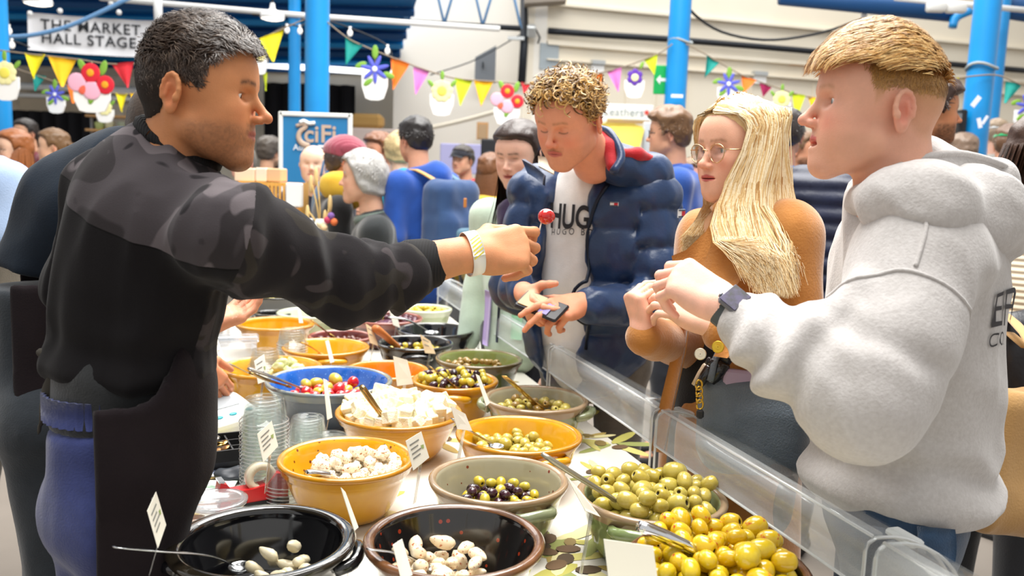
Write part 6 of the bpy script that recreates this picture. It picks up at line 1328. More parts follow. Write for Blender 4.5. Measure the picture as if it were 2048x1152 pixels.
# hoodie
m_hood = M('grey_marl', '#c6c2c0', .9, var=('#b2adaa', 130, .35), bump=(220, .3), sheen=.4, spec=.2)
hc = P(1822, 640, 1.57)
def ht(r, f, z, o=hc): return o+HR*r+hf3*f+np.array([0, 0, z])
RH = np.stack([HR, hf3, [0, 0, 1]], 1)
hq = [ell(ht(0, 0, .02), (.200, .148, .26), RH), ell(ht(0, .0, -.20), (.180, .158, .19), RH, k=.08), ell(ht(0, -.005, -.31), (.185, .170, .08), RH, k=.05), cap(hj['shL'], hj['shR'], .085, k=.08), cap(ht(0, -.02, .20), P(1810, 350, 1.54), .11, .075, k=.06), cap(P(1765, 440, 1.51), P(1790, 500, 1.54), .055, .10, k=.06),
      cap(hj['shL'], P(1770, 680, 1.32), .088, .096, k=.05), cap(P(1770, 680, 1.32), hj['elL'], .092, .084, k=.03), cap(hj['elL'], P(1590, 712, 1.36), .086, .074, k=.04), cap(P(1590, 712, 1.36), P(1500, 650, 1.41), .070, .048, k=.03),
      cap(hj['shR'], hj['elR'], .08, .075, k=.05), cap(hj['elR'], P(1540, 680, 1.63), .075, .05, k=.03), half(P(1780, 1022, 1.55), (.08, 0, -1), k=.008)]
def hdisp(p):
    d = folds(p, (-.5, .1, .9), 10, .014, 3.0, 21)+crumple(p, P(1660, 755, 1.34), P(1480, 635, 1.41), 70, .014, 22)+crumple(p, P(1790, 640, 1.33), P(1640, 745, 1.34), 45, .009, 23)
    return d+.012*(1-sm(p[:, 2], 1.02, 1.12))*np.sin(p[:, 2]*70+vnoise(p, 7, 3)*3)*.6
hd = garment('hoodie', hq, .0072, m_hood, hoo, hdisp)
hdq = [cap(P(1728, 396, 1.45), P(1775, 405, 1.37), .024, .036, k=.03), cap(P(1775, 405, 1.37), P(1860, 408, 1.34), .040, .052, k=.04), cap(P(1860, 408, 1.34), P(1945, 430, 1.44), .056, .070, k=.05), cap(P(1945, 430, 1.44), P(1960, 450, 1.62), .072, .07, k=.05), cap(P(1960, 450, 1.62), P(1850, 400, 1.74), .068, .05, k=.05), cap(P(1850, 400, 1.74), P(1735, 390, 1.58), .05, .028, k=.04), cap(P(1735, 390, 1.58), P(1724, 398, 1.48), .026, .024, k=.03),
       cap(P(1965, 480, 1.50), P(1958, 495, 1.50), .058, .045, k=.05), cap(P(1930, 370, 1.55), P(1990, 350, 1.56), .05, .034, k=.05)]
garment('hood', hdq, .0062, m_hood, hd, lambda p: folds(p, (1, .1, -.35), 14, .010, 3.0, 31))
rim = curve([P(1722, 392, 1.43), P(1752, 358, 1.41), P(1800, 330, 1.40), P(1860, 312, 1.41), P(1930, 308, 1.45), P(2005, 330, 1.52), P(2012, 345, 1.60), P(1960, 330, 1.66), P(1880, 310, 1.70), P(1800, 330, 1.70), P(1740, 370, 1.62)], 50)
low = curve([P(1735, 400, 1.42), P(1775, 395, 1.375), P(1830, 385, 1.36), P(1890, 380, 1.38), P(1945, 385, 1.44), P(1990, 400, 1.52), P(1990, 410, 1.60), P(1950, 400, 1.68), P(1880, 390, 1.74), P(1800, 390, 1.72), P(1745, 398, 1.60)], 50)
ob('hood_edge', sheet(np.array([low, (low+rim)/2+np.array([0, -.006, .0]), rim]), .010), m_hood, hd); ob('edge_binding', tube(rim, .0065, 7), m_hood, hd)
for nm, pts in (('shoulder_seam', [P(1866, 400, 1.27), P(1852, 470, 1.262), P(1834, 526, 1.255)]), ('sleeve_seam', [P(1660, 600, 1.38), P(1700, 555, 1.30), P(1760, 520, 1.26), P(1815, 520, 1.245), P(1870, 555, 1.25), P(1905, 610, 1.28), P(1922, 660, 1.31), P(1905, 720, 1.34)])):
    pts = curve(pts, 24); hqn = [q_ for q_ in hq]
    for _ in range(8):                                   # settle the seam onto the cloth along the view-independent normal
        F2 = lambda x: sdf(hqn, x.astype(np.float32))+hdisp(x.astype(np.float32)); f0 = F2(pts); e = 2e-3; gr = np.stack([F2(pts+np.eye(3)[i]*e)-f0 for i in range(3)], 1)/e; pts = pts-.7*gr*f0[:, None]/np.maximum((gr**2).sum(1), .3)[:, None]
    ob(nm, tube(pts, .0036, 6), m_hood, hd)
ob('cuff', relax(solid([cap(P(1518, 662, 1.40), P(1482, 634, 1.418), .050, .044, k=.01), half(P(1480, 632, 1.418), P(1470, 625, 1.42)-P(1530, 670, 1.39), k=.004)], .005), 1), M('grey_rib', '#c2bfbe', .9, wave=(55, .5, 'X')), hd)
bt = np.stack([-HR, -hf3*-1, [0, 0, 1]], 1); m_prt = M('hoodie_print', '#3c3a3d', .8)
def on_cloth(V, prims, off=.0015, disp=None):
    f_ = lambda x: sdf(prims, x.astype(np.float32))+(0 if disp is None else disp(x.astype(np.float32)))
    for _ in range(8):
        f0 = f_(V); e = 2e-3; gr = np.stack([f_(V+np.eye(3)[i]*e)-f0 for i in range(3)], 1)/e; V = V-.8*gr*((f0-off)/np.maximum((gr**2).sum(1), .4))[:, None]
    return V
def print_on(parent, body, mat, px, py, d, Rm, size, prims, sx=1.0, bold=0.0, off=.004, disp=None):
    V, F_ = text('print', body, mat, P(px, py, d), Rm, size, None, ext=0, sx=sx, bold=bold)
    for p in islands((on_cloth(V, prims, off, disp), F_)): ob('letter', p, mat, parent, smooth=False)
Rb = np.stack([np.array([.30, .95, 0]), np.array([-.95, .3, 0]), [0, 0, 1]], 1)
print_on(hd, 'EFR', m_prt, 1938, 650, 1.42, Rb, .080, hq, off=.004, disp=hdisp); print_on(hd, 'CO.', m_prt, 1946, 690, 1.42, Rb, .034, hq, off=.004, disp=hdisp)
m_den = cloth('blue_denim', '#2f4763', '#26394f', 60, .8, (420, .4))
jn = trousers(hoo, hj, m_den, .985, 1.02)
pk = P(1880, 1060, 1.40); g = np.array([[on_cloth(np.array([P(1830+u*70, 1052+v*60+u*6, 1.42)]), [cap(hj['hipL'], hj['hipR'], .118), cap(hj['hipL'], hj['knL'], .103, .08, k=.03)], .008)[0] for u in np.linspace(0, 1, 6)] for v in np.linspace(0, 1, 5)]); ob('back_pocket', sheet(g, .003), cloth('blue_denim_pocket', '#334d6b', '#293e56', 60, .8, (420, .4)), jn)
shoes(hoo, hj, M('shoe_white', '#e6e4e0', .6), HF, M('sole_white', '#e9e8e4', .7))
# smart watch on his left wrist
wc = P(1466, 622, 1.385); wax = P(1440, 602, 1.43)-P(1500, 652, 1.40); wax /= np.linalg.norm(wax); wn = np.array([.25, -.93, .30]); wn -= wax*(wn@wax); wn /= np.linalg.norm(wn); wy = np.cross(wn, wax); WRm = np.stack([wax, wy, wn], 1); ctr = P(1463, 622, 1.425)
wt = thing('smart_watch', 'square smart watch with a dark strap on the hoodie wrist', 'watch', tuple(ctr))
g = np.array([[ctr+wax*l+wy*.038*math.cos(a)+wn*.032*math.sin(a) for a in np.linspace(0, 2*math.pi, 40)] for l in (-.012, .012)]); ob('strap', sheet(g, .003), M('strap_dark', '#4a4f52', .6), wt)
ob('case', tf(box((0, 0, .036), (.040, .046, .012), bev=.007), ctr, WRm), M('case_metal', '#8d8f96', .25, .9), wt, smooth=False); ob('screen', tf(box((0, 0, .0425), (.034, .040, .002), bev=.001), ctr, WRm), M('watch_screen', '#14111c', .25, var=('#3a3058', 60, .1)), wt, smooth=False); ob('crown', tf(ball((.021, .010, .036), (.003, .005, .005)), ctr, WRm), M('case_metal'), wt)

# ===== blonde woman in the tan coat =====
WF = np.array([-.85, -.5]); wf3 = np.array([*WF, 0]); wf3 /= np.linalg.norm(wf3); WRt = np.cross(wf3, [0, 0, 1])
gj = dict(neck=P(1480, 430, 2.08), shL=P(1578, 470, 2.0), shR=P(1412, 476, 2.23), elL=P(1590, 705, 1.98), wrL=P(1432, 655, 1.80), elR=P(1395, 690, 2.16), wrR=P(1292, 640, 1.92))
gb = np.array([*P(1490, 700, 2.15)[:2], 0]); gj = leg_set(gj, gb, wf3[:2])
gh = dict(name='blonde', skin='#e6b196', lip='#c2605a', brow='#8a6242', brow_amt=.7, blush='#e08a72', blush_amt=1.0, iris='#6a7a6e', nose=1.02, eye=.95, lips=1.1, smile=.004, jaw=.90, fem=1, neck=.047, neck_to=(0, -.045, -.17), gaze=(.15, 1, -.02), lash=.8, chin=-.004, ear_red=.4)
gR = face_R((-.89, -.45), rad(-3), rad(0)); gpos = P(1478, 304, 2.03); gs = 1.0
hpl, tl = hand_prims(P(1418, 646, 1.81), P(1352, 612, 1.83)-P(1418, 646, 1.81), (.25, -.75, .6), 1, [(.35, .8, .5), (.4, .8, .5), (.45, .8, .5), (.5, .8, .5)], .05, ((.6, .7, -.5), (.2, .9, -.4)), .95, arm=P(1450, 662, 1.80), ra=.030)
hpr, t_r = hand_prims(P(1286, 662, 1.90), P(1270, 600, 1.90)-P(1286, 662, 1.90), (-.86, -.35, -.15), -1, [(1.15, .45, .2), (1.2, .5, .2), (1.25, .5, .2), (1.3, .55, .2)], .02, ((.5, .75, -.6), (-.1, .9, -.6)), .92, arm=P(1305, 665, 1.94), ra=.030)
wom = make_person('blonde woman with glasses in a tan coat', 'customers at the counter', gb, (gh, gpos, gR, gs), body_prims(gj, .9), [skin_hand(hpl, '#f0bda3', redtips=tl), skin_hand(hpr, '#eeb59c', redtips=t_r)])
m_coat = cloth('camel_wool', '#bd7f3c', '#ad7032', 25, .9, (180, .35), .5)
RW = np.stack([WRt, wf3, [0, 0, 1]], 1); wc0 = (gj['shL']+gj['shR'])/2
def wt_(r, f, z, o=wc0): return o+WRt*r+wf3*f+np.array([0, 0, z])
cq = [ell(wt_(0, .0, -.16), (.172, .128, .22), RW), cap(gj['shL'], gj['shR'], .070, .060, k=.07), cap(gj['neck']-np.array([0, 0, .03]), wt_(0, 0, -.06), .058, .10, k=.06), ell(wt_(0, .0, -.42), (.185, .15, .28), RW, k=.08), cap(wt_(0, .0, -.5), wt_(0, 0, -.85), .175, .19, k=.06),
      cap(gj['shL'], gj['elL'], .072, .066, k=.05), cap(gj['elL'], P(1448, 664, 1.805), .064, .044, k=.03), cap(gj['shR'], gj['elR'], .070, .064, k=.05), cap(gj['elR'], P(1288, 676, 1.905), .064, .044, k=.03),
      half((0, 0, .50), (0, 0, -1), k=.005),
      cap(wt_(.05, .17, -.75), wt_(.02, .17, -.10), .030, .014, k=.02, op='s')]
coat = garment('coat', cq, .0085, m_coat, wom, lambda p: folds(p, (.1, 0, 1), 9, .007, 3.5, 41)+crumple(p, P(1560, 690, 1.97), P(1460, 665, 1.81), 55, .005, 42))
lap = lambda *pts: np.array([[P(*q) for q in row] for row in pts])
ob('lapel', sheet(lap([(1435, 420, 2.02), (1412, 462, 1.97), (1372, 500, 1.99), (1343, 512, 2.03)], [(1452, 470, 1.95), (1425, 505, 1.94), (1390, 535, 1.96), (1352, 552, 2.0)], [(1470, 520, 1.93), (1440, 560, 1.925), (1405, 580, 1.945), (1362, 590, 1.97)]), .007), m_coat, coat)
ob('lapel', sheet(lap([(1440, 430, 2.0), (1470, 450, 1.94), (1510, 470, 1.91)], [(1420, 500, 1.93), (1460, 520, 1.90), (1500, 530, 1.89)], [(1398, 560, 1.92), (1430, 590, 1.90), (1455, 600, 1.89)]), .007), m_coat, coat)
ob('collar', tube(curve([P(1432, 425, 2.0), P(1462, 405, 1.98), P(1520, 410, 2.0), P(1545, 430, 2.1), P(1500, 420, 2.2)], 16), .020, 8), m_coat, coat)
ob('front_edge', sheet(lap([(1362, 600, 1.99), (1385, 605, 1.97)], [(1350, 700, 2.0), (1372, 705, 1.98)], [(1325, 800, 2.02), (1350, 805, 2.0)], [(1305, 900, 2.04), (1330, 905, 2.02)]), .010), m_coat, coat)
ob('cuff_tab', sheet(lap([(1452, 645, 1.79), (1472, 660, 1.775)], [(1440, 690, 1.765), (1468, 700, 1.755)], [(1428, 712, 1.77), (1455, 716, 1.76)]), .006), m_coat, coat)
for x, y, d, c in ((1436, 694, 1.752, '#d9b43c'), (1401, 708, 1.80, '#e6dcc2')): ob('button', tf(lathe([(.001, .004), (.006, .004), (.010, .003), (.0125, .004), (.013, 0), (.001, -.001)], 20, cap0=False), P(x, y, d), align((0, 0, 1), (-.3, .95, .1)) @ rotm('X', 0) if False else eul(rad(80), 0, rad(-20))), M('button_'+c[1:], c, .25, .7), coat)
ob('black_top', relax(solid([ell(wt_(.01, .03, -.13), (.13, .10, .20), RW), cap(wt_(.01, .05, -.3), wt_(.01, .05, -.75), .12, .12, k=.05)], .012), 1), cloth('black_knit', '#1b1a1c', '#121113', 40), wom)
trousers(wom, gj, cloth('black_trousers', '#1d1d20', '#151518', 30), .98, .95, .012); shoes(wom, gj, M('shoe_black'), wf3[:2])
# long straight hair
m_g1 = hair_mat('blonde_long', '#e9cd98', '#d9b578', .36); m_g2 = hair_mat('blonde_light', '#f7ebcd', '#ecd6a6', .33); m_g3 = hair_mat('blonde_low', '#c79a5e', '#ad7f45', .4)
def ghl(v): return v[:, 2]-np.interp(v[:, 1], [-.12, -.05, .0, .03, .05, .075, .1], [-.11, -.11, -.06, -.01, .045, .082, .088])
o = ob('hair', to_world(hair_cap(gh, lambda p: .011*sm(ghl(p), .0, .045)+.001-.008*(ghl(p) < 0)), gR, gs, gpos), m_g1, wom)
rng = np.random.default_rng(12); S = 5200; a = rng.uniform(-1, 1, S); side = np.sign(a); u = rng.random(S)
part_y = rng.uniform(-.085, .078, S); x0 = side*.004*rng.random(S); 
root = np.stack([x0, part_y, np.interp(part_y, [-.1, -.05, 0, .05, .08], [.080, .122, .133, .119, .092])], 1)+rng.normal(size=(S, 3))*.003
rim_y = np.interp(part_y, [-.085, .078], [-.080, .064])+rng.normal(size=S)*.005; wrap = np.stack([side*(.088+.010*rng.random(S)-.028*sm(-rim_y, .03, .08)), rim_y-.012*(rim_y > .02), .015+.03*rng.random(S)], 1)
mid_ = np.stack([side*(.066+.012*rng.random(S)), np.interp(part_y, [-.085, .078], [-.088, .066]), np.full(S, .093)+.006*rng.random(S)-.012*sm(part_y, .04, .078)], 1)
rootW, midW, wrapW = [x@gR.T*gs+gpos for x in (root, mid_, wrap)]
t_ = rng.random(S); f01 = np.clip((rim_y+.08)/.14, 0, 1)
front = f01
nearS = side < 0                                           # her left side faces the camera
jaw_n = np.stack([P(1, 1, 1)]*S); endp = np.zeros((S, 3)); jaw = np.zeros((S, 3)); sho = np.zeros((S, 3))
fr = front+rng.normal(size=S)*.06; ln = rng.random(S)
for i in range(S):
    if nearS[i]:
        xj = np.interp(fr[i], [0, 1], [1588, 1440]); jaw[i] = P(xj, 395+ln[i]*10, np.interp(fr[i], [0, .5, 1], [2.05, 1.93, 1.93]))
        xs = np.interp(fr[i], [0, .5, 1], [1612, 1535, 1448]); sho[i] = P(xs+rng.normal()*9, 478, np.interp(fr[i], [0, .5, 1], [1.97, 1.885, 1.885]))
        xe = np.interp(fr[i], [0, .5, 1], [1606, 1556, 1505]); endp[i] = P(xe+rng.normal()*10, np.interp(fr[i], [0, .3, .8, 1], [520, 585, 575, 545])-85*ln[i]**2.2+12, np.interp(fr[i], [0, .5, 1], [1.95, 1.855, 1.86]))
    else:
        jaw[i] = P(np.interp(fr[i], [0, 1], [1490, 1410]), 398, np.interp(fr[i], [0, 1], [2.14, 2.11])); sho[i] = P(np.interp(fr[i], [0, 1], [1430, 1392]), 440, 2.12); endp[i] = P(np.interp(fr[i], [0, 1], [1410, 1368])+rng.normal()*5, 470+ln[i]*45, 2.08)
K = 12; C = np.zeros((S, K, 3)); ctrl = np.stack([rootW, midW, wrapW, jaw, sho, endp], 1)
pc = np.concatenate([2*ctrl[:, :1]-ctrl[:, 1:2], ctrl, 2*ctrl[:, -1:]-ctrl[:, -2:-1]], 1)
for k, uu_ in enumerate(np.linspace(0, 5-1e-6, K)):
    i = int(uu_); t = uu_-i; a, b_, c_, d_ = [pc[:, i+m] for m in range(4)]; C[:, k] = .5*(2*b_+(-a+c_)*t+(2*a-5*b_+4*c_-d_)*t*t+(-a+3*b_-3*c_+d_)*t**3)
clump = rng.integers(0, 140, S); wav = np.sin(np.linspace(0, 5, K)[None]+clump[:, None]*1.7)*.004*np.linspace(0, 1, K)[None]; C[:, :, 0] += wav; C[:, :, 2] += .5*wav
grp = np.where(rng.random(S) < .16, 2, np.where(rng.random(S) < .5, 1, 0))
for g_, m in ((0, m_g1), (1, m_g2), (2, m_g3)): ob('hair_strands', strands(C[grp == g_], .0016, .0003, 2, np.broadcast_to(np.array([.2, -.95, .2]), (int((grp == g_).sum()), 3))), m, o, kind='stuff')
# glasses
gl = thing('glasses', 'thin gold rimmed glasses on the blonde woman', 'glasses', tuple(gpos)); m_gold = M('gold_wire', '#d9b98f', .2, .9)
gp = lambda x, y, z: gpos+gR@np.array([x, y, z])*gs
for s in (1, -1):
    lens = [gp(s*(.034+.0265*math.cos(a)*(1.0 if math.sin(a) < 0 else 1.06)), .101-.004*abs(math.cos(a))-.004*(s*math.cos(a) > 0), -.003+.0215*math.sin(a)+.004*max(0, s*math.cos(a)*s)*(math.sin(a) > 0)) for a in np.linspace(0, 2*math.pi, 30)]
    ob('rim', tube(lens, .0013, 6, cap=False), m_gold, gl); ob('lens', (np.array(lens[:-1]), [list(range(29))]), mat_clear('lens_clear', (.98, .98, 1), .02, .12, .02), gl, smooth=False); ob('temple_arm', tube([gp(s*.062, .095, .006), gp(s*.079, .06, .006), gp(s*.084, -.02, .004)], .0013, 6), m_gold, gl)
ob('bridge', tube(curve([gp(-.009, .102, .003), gp(0, .107, .007), gp(.009, .102, .003)], 8), .0013, 6), m_gold, gl)
for s in (1, -1): ob('nose_pad', ball(gp(s*.010, .099, -.006), (.0015, .002, .004)), m_cup, gl)
# pot held between the hands
ob('deli_pot', tf(lathe([(.028, 0), (.036, .04), (.039, .042)], 26), P(1330, 596, 1.84), eul(.3, .5, 0)), m_cup, label='clear pot lid between the woman and the hoodie hand', category='pot')
# leather tote
bagc = P(1500, 840, 1.86); tb_ = thing('leather_tote', 'dark slate leather tote bag hanging from the woman arm', 'bag', tuple(P(1500, 930, 1.88)))
bx0, bx1 = P(1402, 770, 1.88), P(1612, 800, 1.86); uu = (bx1-bx0); uu[2] = 0; bw = np.linalg.norm(uu); uu /= bw; nn = np.cross(uu, [0, 0, 1]); RB = np.stack([uu, -nn, [0, 0, 1]], 1); bc_ = P(1505, 840, 1.92)
ob('bag_body', relax(solid([rbox(bc_, (bw/2, .055, .10), RB, .03), rbox(bc_-np.array([0, 0, .03]), (bw/2*.9, .065, .08), RB, .03, k=.03)], .006, lambda p: folds(p, (0, 0, 1), 9, .006, 2, 51)), 1), M('slate_leather', '#6b7681', .45, bump=(260, .6), var=('#5c6771', 20, .3)), tb_)
ob('handle', tube(curve([P(1420, 762, 1.86), P(1440, 700, 1.88), P(1500, 660, 1.95), P(1560, 700, 1.90), P(1590, 780, 1.88)], 18), .008, 8, flat=.5), M('slate_leather'), tb_)
for k in range(4): ob('chain_link', tube([P(1398+k*.6, 770+k*13, 1.84)+np.array([.007*math.cos(a), 0, .011*math.sin(a)]) for a in np.linspace(0, 6.28, 14)], .0022, 6, cap=False), M('gold_hardware', '#d8b04a', .2, .95), tb_)
ob('bag_clasp', box(P(1400, 828, 1.84), (.016, .012, .02), bev=.004), M('strap_black', '#202124', .5), tb_, smooth=False)
for q_, (x, y, d, c, r, lab) in enumerate(((1410, 752, 1.88, '#1d1b1c', .012, 'black tube in the tote beside the gold chain'), (1436, 742, 1.88, '#17171a', .018, 'black brush handle sticking out of the tote'), (1402, 748, 1.90, '#cbb79c', .009, 'beige tube in the tote at the far left'))):
    t = thing('cosmetic_tube', lab, 'cosmetic', tuple(P(x, y, d))); ob('barrel', tf(lathe([(r*.7, -.03), (r, .0), (r, .02), (r*.8, .025)], 16, cap1=True), P(x, y, d), eul(0, .5, 0)), M('tube_'+c[1:], c, .2, coat=.5), t); ob('cap', tf(lathe([(r*.8, .025), (r*.85, .04), (r*.5, .043)], 16, cap1=True), P(x, y, d), eul(0, .5, 0)), M('tube_cap', '#2a2a2d', .2), t)
ob('lilac_case', box(P(1478, 762, 1.88), (.075, .02, .05), eul(0, .1, .1), bev=.006), M('lilac_plastic', '#b4a0b8', .4), smooth=False, label='lilac case standing in the leather tote', category='case')

# ===== curly haired man in the navy puffer =====
PF = np.array([-.34, -.94]); pf3 = np.array([*PF, 0]); PRt = np.cross(pf3, [0, 0, 1])
pj = dict(neck=P(1168, 335, 2.72), shL=P(1302, 392, 2.68), shR=P(1072, 385, 2.80), elL=P(1318, 610, 2.66), wrL=P(1172, 608, 2.50), elR=P(1030, 575, 2.78), wrR=P(1045, 600, 2.58))
pb = np.array([*P(1190, 700, 2.86)[:2], 0]); pj = leg_set(pj, pb, PF)
ph = dict(name='curly', skin='#e5a182', lip='#c26a60', brow='#8d6238', brow_amt=.6, stubble='#a9714e', stubble_amt=.35, moustache=.9, mcol='#8d5f38', blush='#db6a55', blush_amt=.8, nose=1.15, eye=.0, neck=.058, neck_to=(0, -.09, -.16), lash=.7, scalp='#8d6738', fade=lambda v: .6*sm(hairline(v, .0), -.002, .012))
pR = face_R((-.62, -.78), rad(-24), rad(-4)); ppos = P(1140, 242, 2.47); ps = 1.05
hpl, tl = hand_prims(P(1163, 606, 2.49), P(1110, 622, 2.42)-P(1163, 606, 2.49), (.35, -.45, .85), 1, [(.15, .35, .2), (.35, .5, .3), (.9, 1.0, .5), (1.1, 1.1, .6)], .10, ((.75, .6, -.35), (.5, .85, -.2)), 1.12, arm=P(1195, 606, 2.54), ra=.036)
hpr, t_r = hand_prims(P(1050, 590, 2.55), P(1068, 625, 2.46)-P(1050, 590, 2.55), (-.75, -.45, -.1), -1, [(.35, .7, .4), (.4, .8, .4), (.5, .8, .4), (.6, .9, .4)], .04, ((.6, .4, -.5), (.5, .8, -.4)), 1.08, arm=P(1040, 575, 2.62), ra=.036)
pup = make_person('curly fair haired man in a navy puffer jacket looking down', 'customers at the counter', pb, (ph, ppos, pR, ps), body_prims(pj), [skin_hand(hpl, '#e09a78', redtips=tl), skin_hand(hpr, '#e3a080', redtips=t_r)])
# curls
m_c1 = hair_mat('curl_dark', '#8a6330', '#5f421f', .35); m_c2 = hair_mat('curl_gold', '#d7ab62', '#b0843f', .3); m_c3 = hair_mat('curl_light', '#ecd39a', '#cfa664', .3)
o = ob('hair', to_world(hair_cap(ph, lambda p: .004*sm(hairline(p), .0, .02)+.006*sm(p[:, 2], .04, .09)+.004*vnoise(p, 50)*sm(hairline(p), .006, .02)-.008*(hairline(p) < .004)), pR, ps, ppos), hair_mat('curl_base', '#5a4020', '#3d2a14', .95), pup)
v, n = scalp_points(1500, ph, pR, ps, ppos, lambda v: sm(hairline(v), -.004, .008)*(.35+.65*sm(v[:, 2], .0, .07)), seed=21); rng = np.random.default_rng(22); S = len(v); K = 15; tt = np.linspace(0, 1, K)
Lc = (.012+.034*sm(v[:, 2], .02, .09))*(.6+.6*rng.random(S)); axd = n*.9+np.stack([.45*rng.normal(size=S), .30+.4*rng.normal(size=S), -.10+.4*rng.normal(size=S)], 1); axd /= np.linalg.norm(axd, axis=1)[:, None]
e1 = np.cross(axd, rng.normal(size=(S, 3))); e1 /= np.linalg.norm(e1, axis=1)[:, None]; e2 = np.cross(axd, e1); tw = rng.uniform(.8, 2.0, S)[:, None]*2*math.pi*tt[None]+rng.random(S)[:, None]*6; rc = (.005+.009*rng.random(S))[:, None]*np.minimum(1, tt*2.5)[None]
C = v[:, None]+axd[:, None]*(Lc[:, None]*tt[None])[..., None]-np.array([0, 0, 1.])*(.010*tt**2)[None, :, None]+e1[:, None]*(rc*np.cos(tw))[..., None]+e2[:, None]*(rc*np.sin(tw))[..., None]
grp = rng.choice(3, S, p=(.34, .38, .28))
for g_, m in ((0, m_c1), (1, m_c2), (2, m_c3)):
    cs = [C[grp == g_]+rng.normal(size=(1, 1, 3))*0+np.array(off) for off in ((0, 0, 0), (.0013, .0008, 0), (-.001, .0005, .0013))]; ob('hair_curls', to_world(strands(np.concatenate(cs), .0012, .0005, 2, np.concatenate([n[grp == g_]]*3)), pR, ps, ppos), m, o, kind='stuff')
loop = curve([ppos+pR@np.array(q)*ps for q in ((.01, .075, .105), (.02, .105, .085), (.028, .108, .062), (.018, .106, .048), (.008, .106, .055))], 14); ob('loose_curl', tube(loop, .0013, 5), m_c3, o)
# white t-shirt with lettering
m_tee = cloth('white_cotton', '#eceae8', '#e2e0de', 40, .85, (300, .15)); pc0 = (pj['shL']+pj['shR'])/2; RP = np.stack([PRt, pf3, [0, 0, 1]], 1)
def pt_(r, f, z, o=pc0): return o+PRt*r+pf3*f+np.array([0, 0, z])
tq = [ell(pt_(0, .0, -.16), (.165, .115, .24), RP), cap(pj['shL'], pj['shR'], .05, k=.06), cap(pj['neck']-np.array([0, 0, .02]), pt_(0, 0, -.06), .062, .09, k=.06), ell(pt_(0, 0, -.42), (.16, .125, .25), RP, k=.08), half(pt_(0, 0, -.64), (0, 0, -1), k=.006), half(P(1165, 305, 2.66), (-.25, -.55, 1.0), k=.01)]
tee = garment('t_shirt', tq, .008, m_tee, pup, lambda p: folds(p, (.2, 0, 1), 11, .006, 2.5, 61)); m_ink = M('tee_print', '#26262b', .8)
Rtee = np.stack([np.array([.94, -.34, 0]), np.array([.34, .94, 0]), [0, 0, 1]], 1)
print_on(tee, 'HUGO', m_ink, 1046, 450, 2.62, Rtee, .112, tq, bold=.003, sx=.84, off=.010); print_on(tee, 'H U G O   B O S S', m_ink, 1052, 466, 2.62, Rtee, .030, tq, sx=1.1, off=.010)
# puffer jacket: padded bands
m_puf = M('navy_nylon', '#1f3a63', .32, var=('#182d50', 12, .3), bump=(130, .18), spec=.5, sheen=.1)
jq = [ell(pt_(0, -.01, -.15), (.205, .155, .25), RP), cap(pj['shL'], pj['shR'], .080, k=.07), ell(pt_(0, -.01, -.42), (.215, .172, .26), RP, k=.08), half(pt_(0, 0, -.66), (0, 0, -1), k=.02), half(P(1180, 322, 2.72), (-.1, -.35, 1.0), k=.02),
      cap(pj['shL'], pj['elL'], .084, .078, k=.05), cap(pj['elL'], P(1186, 606, 2.52), .078, .062, k=.03), cap(pj['shR'], pj['elR'], .082, .074, k=.05), cap(pj['elR'], P(1045, 578, 2.60), .072, .056, k=.03),
      cap(pt_(.050, .16, -.02), pt_(.052, .20, -.75), .082, .066, k=.02, op='s'), cap(pt_(.045, .10, .06), pt_(.045, .2, -.05), .075, .085, k=.03, op='s'), ell(pt_(.05, .1, -.3), (.085, .10, .42), RP, k=.02, op='s')]
def pdisp(p):
    """quilting: chambers across the body, rings along the sleeves"""
    z = p[:, 2]; body = .020*(np.abs(np.sin((z-1.02)*math.pi/.165))**.55-.75)
    def ring(a, b, pitch, off=0.0):
        a = np.array(a, float); b = np.array(b, float); d = b-a; L = np.linalg.norm(d); d /= L; t = (p-a)@d; r = np.linalg.norm(p-a-np.outer(np.clip(t, 0, L), d), axis=1); w = (1-sm(r, .085, .12)); return w, .020*(np.abs(np.sin((t+off)*math.pi/pitch))**.55-.75)
    out = -body
    for a, b in ((pj['shL'], pj['elL']), (pj['elL'], pj['wrL']), (pj['shR'], pj['elR']), (pj['elR'], pj['wrR'])):
        w, v = ring(a, b, .115, .06); s_ = (p-pc0)@PRt; w = w*(np.abs(s_) > .175); out = out*(1-w)-v*w
    return out+.0045*vnoise(p, 30, 5)+folds(p, (.3, 0, 1), 22, .004, 2.0, 63)
jk = garment('puffer_jacket', jq, .0078, m_puf, pup, pdisp)
m_red = cloth('red_lining', '#c0222c', '#a81a24', 30, .7); m_crm = cloth('cream_lining', '#e9dfcb', '#ddd0b8', 30)
hoodp = [cap(P(1212, 288, 2.64), P(1232, 330, 2.60), .030, .045, k=.03), cap(P(1232, 330, 2.60), P(1300, 352, 2.66), .048, .060, k=.04), cap(P(1300, 352, 2.66), P(1330, 420, 2.76), .06, .055, k=.05), cap(P(1212, 285, 2.66), P(1180, 290, 2.86), .03, .05, k=.04), cap(P(1180, 300, 2.88), P(1290, 345, 2.86), .055, .065, k=.05)]
hd2 = garment('hood', hoodp, .007, m_puf, jk, lambda p: folds(p, (.5, 0, -.8), 16, .008, 3, 71))
garment('hood_lining', [cap(P(1203, 266, 2.60), P(1220, 296, 2.555), .020, .024, k=.02), cap(P(1220, 296, 2.555), P(1224, 332, 2.52), .024, .018, k=.02)], .006, m_red, hd2)
garment('hood_lining', [cap(P(1244, 306, 2.55), P(1275, 308, 2.58), .014, .018, k=.02), cap(P(1275, 308, 2.58), P(1312, 322, 2.62), .018, .012, k=.02)], .006, m_red, hd2)
ob('hood_edge', tube(curve([P(1198, 258, 2.60), P(1218, 264, 2.57), P(1236, 290, 2.535), P(1242, 318, 2.51), P(1226, 345, 2.49)], 16), .013, 7), m_puf, hd2)
